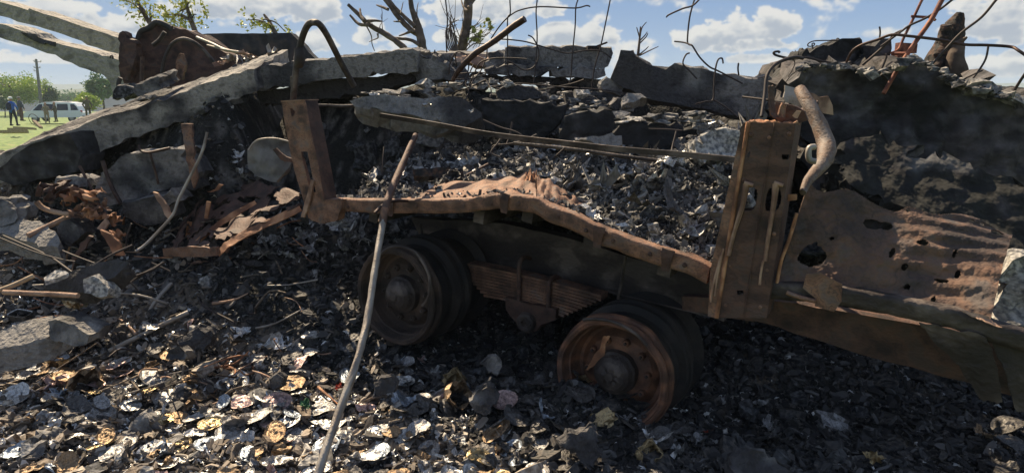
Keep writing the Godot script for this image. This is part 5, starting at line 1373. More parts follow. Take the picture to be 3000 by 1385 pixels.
	# the squashed cover bow that comes out of the post's head
	var bow := part("cover_bow", tube_mesh(ats("M", [430, 335, 470, 400, 530, 500, 600, 640, 655, 790, 662, 880, 640, 960, 560, 1060, 495, 1135, 455, 1230], 3.0, 2.55), [0.025, 0.027, 0.029, 0.032, 0.036, 0.037, 0.031, 0.024, 0.018, 0.013], 12, 3, 0.14), M.pipe_rust, T)
	bow.set_meta("label", "thick bent and squashed cover bow pipe at the corner post")
	part("collar", tube_mesh(ats("M", [512, 466, 524, 488], 2.93, 2.93), 0.0365, 14, 1), M.dark_rust, bow)
	part("bow_bracket", slab(face("M", [520, 360, 600, 400, 690, 410, 715, 470, 725, 555, 640, 540, 560, 470], 3.05, 10, 5), Vector3(0, 0, -0.01), 0.02, 0.012, 0.01, [Color.WHITE, Color(0.5, 0.5, 0.5), 0.4], 48), M.pale_rust, bow)
	part("head_plate", slab(face("M", [298, 295, 340, 305, 395, 320, 440, 420, 445, 515, 400, 480, 300, 440, 285, 400], 3.15, 0, 5), Vector3(0, 0, -0.01), 0.02, 0.012, 0.008, [Color.WHITE, Color(0.6, 0.6, 0.6), 0.3], 49), M.grey_steel, bow)
	part("clamp", tube_mesh(ats("M", [560, 832, 520, 838, 505, 880, 515, 945, 570, 960], 2.62, 2.6), 0.012, 8), M.grey_steel, bow)
	# corrugated side board lying back from the bed
	var b0 := trs("G", [545, 860, 1790, 1060], 0.0)
	var t0 := PackedVector3Array([trp(q("G", 765, 165), -0.16), trp(q("G", 1935, 545), -0.45)])
	var holes := [[0.135, 0.27, 0.068, 0.1], [0.37, 0.63, 0.05, 0.045], [0.43, 0.64, 0.03, 0.04], [0.62, 0.54, 0.03, 0.035], [0.50, 0.40, 0.012, 0.05], [0.58, 0.30, 0.017, 0.03], [0.78, 0.48, 0.010, 0.04], [0.76, 0.23, 0.035, 0.02], [0.82, 0.30, 0.014, 0.03], [0.93, 0.86, 0.035, 0.05], [0.80, 0.93, 0.012, 0.02], [0.85, 0.93, 0.012, 0.02], [0.5, 0.86, 0.01, 0.02], [0.2, 0.44, 0.014, 0.016], [0.13, 0.38, 0.012, 0.016], [0.75, 0.07, 0.01, 0.04], [0.62, 0.14, 0.016, 0.02], [0.4, 0.07, 0.015, 0.02]]
	var board := part("side_board", sheet(func(u, v):
		var p: Vector3 = b0[0].lerp(b0[1], u).lerp(t0[0].lerp(t0[1], u), v)
		p.y += 0.05 * sin(PI * v) * u
		var rid := 0.004 * sin(v * TAU * 6.5 + 2.0 * nz.get_noise_2d(u * 70, 3)) * ss(0.3, 0.7, u) * ss(0.0, 0.1, v) - 0.012 * absf(nz.get_noise_2d(u * 90 + 20, v * 45))
		return p + TZ * (rid + 0.016 * nz.get_noise_2d(u * 120, v * 90) + 0.007 * nf.get_noise_2d(u * 420, v * 300)) + TY * (rid * 0.8), 230, 130, 0.005, func(u, v):
		if v > 0.86 + 0.1 * nz.get_noise_1d(u * 160) + 0.09 * ss(0.45, 0.5, u): return true
		for s in holes:
			var d := pow((u - s[0]) / s[2], 2) + pow((v - s[1]) / s[3], 2)
			if d < 1.0 + 0.35 * nf.get_noise_2d(u * 500, v * 400): return true
		return false), M.board_rust, T)
	board.set_meta("label", "corrugated rusty side board riddled with holes")
	part("board_edge", tube_mesh(trs("G", [665, 445, 620, 600, 575, 720, 550, 850], 0.008), 0.007, 6), M.bright_rust, board)
	part("edge_tab", slab(trs("G", [615, 335, 665, 335, 665, 368, 612, 375], -0.02), -TZ * 0.01, 0.02, 0.002, 0.002, [Color.WHITE, Color.WHITE, 0.4], 51), M.bright_rust, board)
	part("patch_plate", slab(trs("G", [720, 800, 800, 790, 930, 860, 925, 960, 880, 1020, 770, 985, 775, 940, 700, 880], 0.025), -TZ * 0.008, 0.03, 0.006, 0.004, [Color(1.0, 1.0, 1.0), Color(0.7, 0.7, 0.7), 0.3], 52), M.rust, T)
	part("hinge_bar", tube_mesh(trs("G", [605, 905, 690, 935, 775, 955], 0.03), 0.009, 6, 2), M.rust, T)
	var rr := trs("G", [480, 852, 760, 868, 940, 886, 1200, 934, 1400, 975, 1600, 1015, 1840, 1100, 2200, 1200, 3000, 1420], 0.01)
	part("side_rail", channel(rr, 0.05, 0.06, 0.005, 0.003), M.soot_steel, T)
	part("torn_strip", sheet(ruled.call(trs("G", [1620, 1010, 1720, 1060, 1860, 1110], 0.035), trs("G", [1780, 1040, 1790, 1062, 1850, 1104], 0.02), 0.004), 12, 3, 0.003), M.pale_rust, T)
	part("skirt", slab(trs("J", [0, 40, 500, 60, 1000, 130, 1500, 215, 2400, 420, 3400, 648, 3400, 1060, 2400, 760, 1880, 605, 1340, 468, 1000, 362, 500, 205, 0, 128], -0.2), -TZ * 0.06, 0.07, 0.012, 0.005, [Color.WHITE, Color(0.7, 0.7, 0.7), 0.5], 54), M.dark_rust, T)
	part("mudguard", sheet(ruled.call(trs("J", [1540, 210, 1640, 330, 1760, 450, 1870, 590, 1960, 730], 0.02), trs("J", [1980, 300, 2010, 380, 2050, 500, 2070, 620, 2085, 730], 0.03), 0.01), 20, 8, 0.005), M.soot_steel, T)
	part("mudguard_stay", sheet(ruled.call(trs("J", [2000, 300, 2100, 520, 2180, 800], 0.0), trs("J", [2300, 420, 2330, 600, 2350, 830], -0.02), 0.01), 12, 5, 0.005), M.soot_steel, T)
	# pillar at the tail of the bed, with the hoop
	var tp := PackedVector3Array()
	for p in [Vector2(825, 297), Vector2(893, 293), Vector2(928, 460), Vector2(962, 640), Vector2(905, 640), Vector2(854, 460)]: tp.append(trp(p, 0.03))
	var tail := part("tail_post", sheet(func(u, v):
		var l: Vector3 = tp[0].lerp(tp[5], v * 2) if v < 0.5 else tp[5].lerp(tp[4], v * 2 - 1)
		var r: Vector3 = tp[1].lerp(tp[2], v * 2) if v < 0.5 else tp[2].lerp(tp[3], v * 2 - 1)
		return l.lerp(r, u) + TZ * 0.004 * nz.get_noise_2d(u * 80, v * 200), 16, 60, 0.006, func(u, v):
		return (absf(u - 0.55) < 0.13 and absf(v - 0.62) < 0.17) or pow((u - 0.4) / 0.09, 2) + pow((v - 0.1) / 0.035, 2) < 1.0), M.rust, T)
	tail.set_meta("label", "leaning pressed-steel tail post that carries the hoop")
	part("side_flange", sheet(ruled.call(PackedVector3Array([tp[1], tp[2], tp[3]]), PackedVector3Array([tp[1] - TZ * 0.09, tp[2] - TZ * 0.09, tp[3] - TZ * 0.09]), 0.0), 16, 4, 0.005), M.dark_rust, tail)
	part("side_flange", sheet(ruled.call(PackedVector3Array([tp[0], tp[5], tp[4]]), PackedVector3Array([tp[0] - TZ * 0.09, tp[5] - TZ * 0.09, tp[4] - TZ * 0.09]), 0.0), 16, 4, 0.005), M.rust, tail)
	part("top_cap", sheet(ruled.call(PackedVector3Array([tp[0] + TY * 0.004 + TZ * 0.01, tp[1] + TY * 0.004 + TZ * 0.01]), PackedVector3Array([tp[0] - TZ * 0.1 + TY * 0.004, tp[1] - TZ * 0.1 + TY * 0.004]), 0.0), 6, 4, 0.006), M.pale_rust, tail)
	part("foot_plate", slab(trs("D", [2140, 470, 2270, 440, 2378, 440, 2378, 500, 2350, 580, 2250, 608, 2160, 585], 0.035), -TZ * 0.05, 0.03, 0.008, 0.006, [Color.WHITE, Color(0.6, 0.6, 0.6), 0.3], 57), M.rust, tail)
	part("prong", slab(trs("D", [2165, 300, 2185, 310, 2150, 470, 2115, 565, 2092, 560, 2120, 460], 0.05), -TZ * 0.012, 0.02, 0.003, 0.003, [Color.WHITE, Color(0.8, 0.8, 0.8), 0.3], 58), M.pale_rust, tail)
	var hoop := part("cover_hoop", tube_mesh(PackedVector3Array(Array(trs("A", [2210, 760, 2222, 620, 2240, 470, 2262, 350, 2290, 250, 2325, 185, 2365, 168, 2410, 185], -0.04)) + Array(ats("A", [2460, 255, 2510, 350, 2576, 480, 2670, 650], 4.05, 4.3))), 0.0185, 12, 5), M.soot_steel, T)
	hoop.set_meta("label", "bent tubular hoop that once held the canvas cover")
	part("hoop_clamp", tube_mesh(trs("A", [2250, 365, 2262, 440, 2250, 500], -0.03), [0.026, 0.034, 0.026], 8, 3, 0.3), M.soot_steel, hoop)
	part("hoop_pin", tube_mesh(trs("A", [2196, 575, 2198, 650], -0.03), 0.008, 6, 1), M.soot_steel, hoop)
	# side board torn down at the tail: two bent strips and the ribbed plate between them
	part("torn_side_board", sheet(ruled.call(PackedVector3Array([trp(q("D", 2080, 480), 0.0), trp(q("D", 1850, 575), 0.12), trp(q("D", 1650, 680), 0.24), trp(q("D", 1560, 735), 0.3), trp(q("D", 1500, 800), 0.34)]), PackedVector3Array([trp(q("D", 2100, 515), 0.01), trp(q("D", 1880, 620), 0.13), trp(q("D", 1680, 715), 0.25), trp(q("D", 1600, 765), 0.31), trp(q("D", 1520, 830), 0.35)]), 0.006), 40, 4, 0.006), M.bright_rust, T)
	part("torn_strip", sheet(ruled.call(PackedVector3Array([trp(q("D", 1770, 445), -0.05), trp(q("D", 1640, 510), 0.05), trp(q("D", 1500, 600), 0.15), trp(q("D", 1280, 785), 0.3)]), PackedVector3Array([trp(q("D", 1785, 465), -0.05), trp(q("D", 1660, 545), 0.05), trp(q("D", 1510, 640), 0.15), trp(q("D", 1310, 800), 0.3)]), 0.004), 36, 3, 0.005), M.bright_rust, T)
	part("tail_plate", sheet(ruled.call(PackedVector3Array([trp(q("D", 1290, 560), 0.1), trp(q("D", 1500, 330), -0.3), trp(q("D", 1900, 330), -0.4), trp(q("D", 2150, 400), -0.1)]), PackedVector3Array([trp(q("D", 1150, 825), 0.35), trp(q("D", 1320, 800), 0.32), trp(q("D", 1560, 740), 0.3), trp(q("D", 2080, 490), 0.0)]), 0.03), 40, 24, 0.006, func(u, v): return nf.get_noise_2d(u * 220, v * 160) > 0.12), M.dark_rust, T)
	part("end_plate", slab(trs("D", [1130, 780, 1320, 765, 1505, 770, 1512, 830, 1330, 840, 1135, 835], 0.36), -TZ * 0.012, 0.03, 0.006, 0.004, [Color.WHITE, Color(0.6, 0.6, 0.6), 0.4], 59), M.rust, T)
	for e in [[1435, 450, 1425, 520, 1418, 570], [1300, 590, 1290, 680, 1285, 750], [1520, 330, 1490, 370, 1440, 385]]:
		part("rib", sheet(ruled.call(trs("D", e, 0.12), trs("D", [e[0] + 28, e[1] + 4, e[2] + 26, e[3] + 4, e[4] + 24, e[5] + 4], 0.12), 0.004), 8, 2, 0.006), M.bright_rust, T)
	# the burnt load on the bed
	var heap_m := single("burnt_load", "heap of grey ash and cinders covering the lorry's bed", "ash", sheet(func(u, v): return bed(u, 0.02 + v * 2.2), 120, 110, 0.03), M.ash_bed, "", "stuff")
	var cm := heap_m.mesh as ArrayMesh
	var arr := cm.surface_get_arrays(0)
	var vv: PackedVector3Array = arr[Mesh.ARRAY_VERTEX]
	var cc := PackedColorArray()
	for v in vv:
		var b := nf.get_noise_3d(v.x * 300, v.y * 300, v.z * 300)
		cc.append(Color(0.028, 0.027, 0.027).lerp(Color(0.24, 0.225, 0.21), ss(0.0, 0.4, b + 0.35 * nz.get_noise_3d(v.x * 120, v.y * 120, v.z * 120))))
	arr[Mesh.ARRAY_COLOR] = cc
	var nm := ArrayMesh.new()
	nm.add_surface_from_arrays(Mesh.PRIMITIVE_TRIANGLES, arr)
	heap_m.mesh = nm
	# pale ash lump by the far end of the side board
	piece("pale lumpy crust of ash hanging at the end of the side board", face("G", [1880, 760, 1910, 715, 1982, 690, 2100, 700, 2100, 1100, 1850, 1095, 1810, 1010, 1850, 960, 1905, 860], 2.45, -20, 10), Vector3(0.05, 0, -0.12), 0.3, 0.025, 0.05, 0.02, M.ash_lump, "ash_crust")
	# smouldering reinforcing bar across the bed
	var tw := st_new()
	var path := smooth_path(ats("B", [300, 870, 700, 935, 1050, 1000, 1300, 1035, 1700, 1080, 2100, 1125, 2576, 1165, 2976, 1205, 3080, 1218], 4.0, 2.95), 24)
	tube(tw, path, 0.0115, 8)
	for i in range(0, path.size() - 1):
		for k in 2:
			var a := path[i].lerp(path[i + 1], k * 0.5)
			var d := (path[min(i + 1, path.size() - 1)] - path[i]).normalized()
			box(tw, a, d * 0.0035, d.cross(Vector3.RIGHT).normalized() * 0.0135, d.cross(Vector3.UP).normalized() * 0.0135)
	single("twisted_rebar", "long ribbed reinforcing bar lying across the burnt load", "rebar", done(tw), M.soot_steel)
	single("steel_bar", "smooth dark bar lying under the ribbed one", "bar", tube_mesh(ats("B", [1300, 1080, 1700, 1120, 2100, 1175, 2500, 1225], 3.7, 3.45), 0.010, 8), M.soot_steel)
	single("charred_timber", "charred timber lying flat on the ash near the tail post", "timber", slab(face("E", [610, 190, 760, 178, 905, 190, 905, 225, 760, 238, 615, 225], 3.9, 0, 30), Vector3(0, -0.04, -0.04), 0.03, 0.012, 0.01, [Color.WHITE, Color(0.6, 0.6, 0.6), 0.5], 61), M.burnt_wood)

# ---- loose things ----
var rocks := []
var scraps := []
var lids := []
var tins := []
var flakes := []
func variants():
	for i in 10: rocks.append(shard(100 + i, [1.0, 0.7, 0.5][i % 3]) if i % 3 < 2 else rock(100 + i, 0.8, 0.25, 2))
	for i in 9: scraps.append(crumple(200 + i, 5, 0.16, [0.1, 0.5, -0.4][i % 3]))
	for i in 7: lids.append(crumple(300 + i, 6, 0.06, [0.05, 0.22, -0.2][i % 3], true, 0.022))
	for i in 7: tins.append(tin(400 + i, [0.35, 0.6, 0.9][i % 3], 0.45, i % 3 == 0))
	for i in 10: flakes.append(flake(500 + i, [0.06, 0.12, 0.22][i % 3]))
func place(called: String, label: String, cat: String, group: String, mesh: Mesh, m: Material, pos: Vector3, b: Basis, k: float) -> MeshInstance3D:
	var o := MeshInstance3D.new()
	o.name = numbered(called)
	o.mesh = mesh
	o.material_override = m
	o.transform = Transform3D(b.scaled(Vector3.ONE * k), pos)
	add_child(o)
	tag(o, label, cat, group)
	return o
func tilt(most := 0.5) -> Basis:
	return Basis.from_euler(Vector3(rng.randfn() * most, rng.randf() * TAU, rng.randfn() * most))
func zone(p: Vector3) -> String:                         # what a thing on the ground lies next to
	var f := -p.z
	if back(p.x, f) > 0.0 and along(p.x, f) > -1.6: return "under the lorry's frame"
	if p.x > 0.75: return "in front of the mudguard"
	if p.x > 0.15: return "in front of the rust-brown wheel" if f < 2.75 else "around the rust-brown wheel"
	if p.x > -0.45: return "between the leaning tube and the rust-brown wheel" if f < 3.0 else "beside the sooty wheel"
	if f > 3.7: return "under the sagging pipe and the plank" if p.x < -1.2 else "under the lorry's torn tail"
	if f > 3.05: return "around the boulder and sagging wires" if p.x < -1.6 else ("near the long grey stick" if p.x < -1.0 else "around the foil tray")
	return "below the flat pale slab" if p.x < -1.35 else ("among the golden lids" if p.x < -0.85 else "beside the leaning tube's foot")
func bed_zone(u: float, w: float) -> String:
	var far := " by the fallen slabs" if w > 0.95 else ""
	if u < 0.25: return "near the tail post" + far
	if u < 0.6: return "behind the buckled floor plate" + far
	if u < 0.82: return "amid the lorry's load" + far
	return "beside the corner post" + far
func burnt(x: float, f: float) -> float:                 # litter burnt black by the lorry, also darkened to paint in its shade
	return clampf(ss(-0.75, -0.15, back(x, f)) + ss(-0.1, 0.7, x) + 0.35 * nz.get_noise_2d(x * 60 + 40, f * 60), 0, 1)
func ground_spot(near := 1.0, open_share := 0.0) -> Vector3:    # open_share: how many lie out in the open, where the tins were flung
	while true:
		if rng.randf() < open_share:
			var g := 2.1 + 1.5 * pow(rng.randf(), 1.2)
			var h := rng.randf_range(-0.82, 0.12) * g
			return Vector3(h, gh(h, g), -g)
		var f := 2.05 + pow(rng.randf(), 1.25 * near) * 3.0
		var x := rng.randf_range(-1.05, 1.0) * f
		if f > 5.0 or x < -4.0 or x > 3.1: continue
		return Vector3(x, gh(x, f), -f)
	return Vector3.ZERO
func litter():
	# tin lids, crushed tins and foil, each its own thing
	for i in 282:
		var p := ground_spot(1.3, 0.75)
		var e: Array = [["foil_silver", "silver"], ["foil_dull", "dull grey"], ["foil_dull", "dull grey"], ["foil_bronze", "brownish"], ["foil_silver", "silver"], ["foil_dark", "blackened"], ["foil_dull", "dull grey"], ["foil_bronze", "brownish"], ["foil_gold", "golden"], ["foil_dull", "dull grey"], ["foil_red", "reddish"], ["foil_blue", "bluish"]][i % 12]
		if i % 24 == 8: e = ["foil_silver", "silver"]
		if burnt(p.x, -p.z) * 0.85 > rng.randf(): e = ["foil_dark", "blackened"]  # dark foil by the lorry also stands in for deep shade
		place("tin_lid", "crinkled oval %s tin lid lying %s" % [e[1], zone(p)], "tin lid", "%s tin lids %s" % [e[1], zone(p)], lids[i % lids.size()], M[e[0]], p + Vector3(0, 0.032, 0), tilt(0.24), rng.randf_range(0.085, 0.155))
	for i in 150:
		var p := ground_spot(1.2, 0.5)
		var e: Array = [["foil_dull", "grey"], ["foil_dark", "sooty"], ["foil_bronze", "bronze brown"], ["foil_silver", "shiny"], ["foil_dull", "grey"]][i % 5]
		if burnt(p.x, -p.z) * 0.85 > rng.randf(): e = ["foil_dark", "sooty"]
		place("crushed_tin", "crushed %s food tin lying %s" % [e[1], zone(p)], "tin", "%s crushed tins %s" % [e[1], zone(p)], tins[i % tins.size()], M[e[0]], p + Vector3(0, 0.02, 0), tilt(0.9), rng.randf_range(0.05, 0.085))
	for i in 165:
		var p := ground_spot(1.2, 0.6)
		var e: Array = [["foil_silver", "silver"], ["foil_dull", "grey"], ["foil_dark", "sooty"], ["foil_dull", "grey"], ["foil_silver", "silver"], ["foil_bronze", "brown"], ["foil_red", "pinkish"], ["foil_blue", "bluish"]][i % 8]
		if burnt(p.x, -p.z) * 0.8 > rng.randf(): e = ["foil_dark", "sooty"]
		place("foil_scrap", "torn %s foil scrap lying %s" % [e[1], zone(p)], "foil", "%s foil scraps %s" % [e[1], zone(p)], scraps[i % scraps.size()], M[e[0]], p + Vector3(0, 0.022, 0), tilt(0.45), rng.randf_range(0.06, 0.14))
	for i in 190:
		var p := ground_spot(1.1)
		var e: Array = [["chunk_grey", "grey"], ["chunk_dark", "sooty"], ["chunk_grey", "grey"], ["ash_lump", "ash-pale"]][i % 4]
		if burnt(p.x, -p.z) * 0.9 > rng.randf(): e = ["chunk_dark", "sooty"]
		place("concrete_chunk", "small %s concrete chunk lying %s" % [e[1], zone(p)], "rubble", "%s chunks %s" % [e[1], zone(p)], rocks[i % rocks.size()], M[e[0]], p + Vector3(0, 0.01, 0), tilt(0.8), rng.randf_range(0.04, 0.12))
	for i in 295:
		var p := ground_spot(1.3)
		var e: Array = [["char_flake", "black"], ["brown_flake", "brown"], ["pale_flake", "pale tan"]][i % 3]
		if burnt(p.x, -p.z) > rng.randf(): e = ["char_flake", "black"]
		place("charred_flake", "%s charred flake of debris lying %s" % [e[1], zone(p)], "debris", "%s flakes %s" % [e[1], zone(p)], flakes[i % flakes.size()], M[e[0]], p + Vector3(0, 0.012, 0), tilt(0.35), rng.randf_range(0.07, 0.19))
	# the same on the load bed
	for i in 150:
		var u := rng.randf()
		var w := 0.08 + 1.55 * pow(rng.randf(), 0.8)
		var p := bed(u, w)
		if u < 0.62 and u > 0.25 and w < 0.38: continue
		var e: Array = [["foil_dull", "grey"], ["foil_dark", "sooty"], ["foil_silver", "silver"], ["foil_silver", "silver"], ["foil_dull", "grey"]][i % 5]
		place("foil_scrap", "curled %s foil scrap %s" % [e[1], bed_zone(u, w)], "foil", "%s foil scraps %s" % [e[1], bed_zone(u, w)], scraps[i % scraps.size()], M[e[0]], p + Vector3(0, 0.02, 0), tilt(0.8), rng.randf_range(0.07, 0.2))
	for i in 120:
		var u := rng.randf()
		var w := 0.25 + 1.3 * rng.randf()
		var p := bed(u, w)
		var e: Array = [["foil_dull", "grey"], ["foil_dark", "sooty"], ["foil_dark", "sooty"]][i % 3]
		place("crushed_tin", "crushed %s food tin %s" % [e[1], bed_zone(u, w)], "tin", "%s load tins %s" % [e[1], bed_zone(u, w)], tins[i % tins.size()], M[e[0]], p + Vector3(0, 0.02, 0), tilt(0.9), rng.randf_range(0.05, 0.1))
	for i in 150:
		var u := pow(rng.randf(), 0.6)
		var w := 0.12 + 1.4 * rng.randf()
		var p := bed(u, w)
		var e: Array = [["chunk_grey", "grey"], ["chunk_dark", "sooty"], ["chunk_dark", "sooty"], ["ash_lump", "ash-pale"]][i % 4]
		place("concrete_chunk", "small %s chunk %s" % [e[1], bed_zone(u, w)], "rubble", "%s load chunks %s" % [e[1], bed_zone(u, w)], rocks[i % rocks.size()], M[e[0]], p + Vector3(0, 0.01, 0), tilt(0.8), rng.randf_range(0.03, 0.09))
	for i in 46:                                        # the largest sheets in the load
		var u := pow(rng.randf(), 0.6)
		var p := bed(u, 0.2 + 1.2 * rng.randf())
		if u < 0.62 and u > 0.2 and p.distance_to(bed_edge(u)) < 0.45: continue
		var e: Array = [["foil_dull", "grey"], ["foil_silver", "silver"], ["ash_steel", "ash-grey"], ["foil_dark", "sooty"]][i % 4]
		place("curled_sheet", "large curled %s sheet lying on the lorry's load" % e[1], "sheet metal", "large %s sheets on the lorry bed" % e[1], crumple(900 + i % 8, 7, 0.12, [0.7, -0.5, 0.9, 0.3][i % 4]), M[e[0]], p + Vector3(0, 0.05, 0), tilt(0.6), rng.randf_range(0.14, 0.26))
	for i in 80:                                        # foil on the bank under the plank, brighter to imitate glints
		var f := rng.randf_range(4.1, 4.8)
		var x := rng.randf_range(-0.42, -0.16) * f
		var p := Vector3(x, gh(x, f) + 0.03, -f)
		var e: Array = [["foil_silver", "bright"], ["foil_dull", "grey"], ["foil_silver", "bright"], ["foil_dark", "sooty"]][i % 4]
		place("foil_strip", "crinkled %s foil strip on the bank beside the tail post" % e[1], "foil", "%s foil strips beside the tail post" % e[1], scraps[i % scraps.size()], M[e[0]], p, tilt(0.8), rng.randf_range(0.06, 0.2))
	for i in 120:                                       # broken concrete piled on the bank behind the tail post
		var f := rng.randf_range(4.45, 5.35)
		var x := rng.randf_range(-0.42, 0.02) * f
		var e: Array = [["chunk_dark", "sooty"], ["chunk_grey", "grey"], ["chunk_dark", "sooty"], ["char_flake", "black"]][i % 4]
		place("bank_chunk", "broken %s concrete chunk piled on the bank behind the tail post" % e[1], "rubble", "%s chunks on the bank" % e[1], rocks[i % rocks.size()], M[e[0]], Vector3(x, gh(x, f) + 0.01, -f), tilt(0.6), 0.06 + 0.22 * pow(rng.randf(), 2.2))
	# what nobody could count: cinders and tiny flakes
	multi("cinders", "fine black and grey cinders strewn over the ground", 22000, rocks[1], func(i):
		var p := ground_spot(1.0)
		var c := Color(0.035, 0.032, 0.03).lerp(Color(0.24, 0.21, 0.18), pow(rng.randf(), 2.5))
		if burnt(p.x, -p.z) > rng.randf(): c = Color(0.018, 0.017, 0.017).lerp(Color(0.1, 0.098, 0.095), pow(rng.randf(), 4.0))
		return [p, rng.randf_range(0.008, 0.034), c], M.bits)
	multi("small_flakes", "tiny charred flakes and paper ash strewn over the ground", 24000, flakes[1], func(i):
		var p := ground_spot(1.1)
		var c := Color(0.05, 0.042, 0.036).lerp(Color(0.34, 0.28, 0.22), pow(rng.randf(), 1.6))
		if rng.randf() < 0.06: c = Color(0.5, 0.47, 0.43)
		if burnt(p.x, -p.z) > rng.randf(): c = Color(0.018, 0.017, 0.017).lerp(Color(0.12, 0.115, 0.11), pow(rng.randf(), 4.0))
		return [p + Vector3(0, 0.01, 0), 0.016 + 0.085 * pow(rng.randf(), 1.7), c], M.bits)
	multi("small_foil", "tiny glinting foil bits strewn over the ground", 7400, scraps[2], func(i):
		var p := ground_spot(1.15)
		return [p + Vector3(0, 0.012, 0), rng.randf_range(0.015, 0.055), Color(0.6, 0.59, 0.57) if rng.randf() > burnt(p.x, -p.z) * 0.8 else Color(0.16, 0.15, 0.14)], M.bits_shiny)
	multi("bed_cinders", "fine grey cinders strewn over the burnt load", 20000, rocks[2], func(i):
		var p := bed(rng.randf(), 0.03 + 1.7 * rng.randf())
		return [p, rng.randf_range(0.008, 0.03), Color(0.03, 0.029, 0.028).lerp(Color(0.4, 0.37, 0.33), pow(rng.randf(), 2.4))], M.bits)
	multi("bed_flakes", "tiny curled flakes strewn over the burnt load", 2600, scraps[4], func(i):
		var p := bed(rng.randf(), 0.05 + 1.7 * rng.randf())
		return [p + Vector3(0, 0.01, 0), 0.015 + 0.07 * pow(rng.randf(), 2.0), Color(0.03, 0.03, 0.03).lerp(Color(0.36, 0.34, 0.31), pow(rng.randf(), 2.4))], M.bits)
	multi("bed_chips", "tiny flat chips strewn over the burnt load", 4200, flakes[4], func(i):
		var p := bed(rng.randf(), 0.05 + 1.7 * rng.randf())
		return [p + Vector3(0, 0.01, 0), 0.02 + 0.07 * pow(rng.randf(), 2.0), Color(0.03, 0.03, 0.03).lerp(Color(0.36, 0.33, 0.29), pow(rng.randf(), 2.2))], M.bits)
func multi(called: String, label: String, n: int, mesh: Mesh, fn: Callable, m: Material):
	var mm := MultiMesh.new()
	mm.transform_format = MultiMesh.TRANSFORM_3D
	mm.use_colors = true
	mm.mesh = mesh
	mm.instance_count = n
	for i in n:
		var e: Array = fn.call(i)
		var b := tilt(0.7).scaled(Vector3.ONE * e[1])
		mm.set_instance_transform(i, Transform3D(b, e[0]))
		mm.set_instance_color(i, e[2])
	var o := MultiMeshInstance3D.new()
	o.name = called
	o.multimesh = mm
	o.material_override = m
	add_child(o)
	tag(o, label, "debris", "", "stuff")
func gs(r, a, lift := 0.02) -> PackedVector3Array:      # a path that lies on the rubble
	var o := PackedVector3Array()
	for p in pp(r, a): o.append(gpt(p) + Vector3(0, lift, 0))
	return o
func folded_sheet(seed_n: int) -> ArrayMesh:            # a crumpled strip of sheet metal about 1 long
	return sheet(func(u, v):
		var x := lerpf(-0.5, 0.5, u)
		var z := lerpf(-0.16, 0.16, v) * (1.0 + 0.5 * nz.get_noise_2d(u * 200, seed_n * 50))
		return Vector3(x + 0.08 * nz.get_noise_2d(v * 200 + seed_n * 70, u * 150), 0.22 * nz.get_noise_2d(u * 190 + seed_n * 40, v * 90) + 0.12 * absf(nz.get_noise_2d(u * 500, v * 260 + seed_n * 30)), z + 0.1 * nz.get_noise_2d(u * 160 + 77, seed_n * 20)), 22, 9, 0.008, func(u, v): return nf.get_noise_2d(u * 300 + seed_n * 99, v * 200) > 0.42)
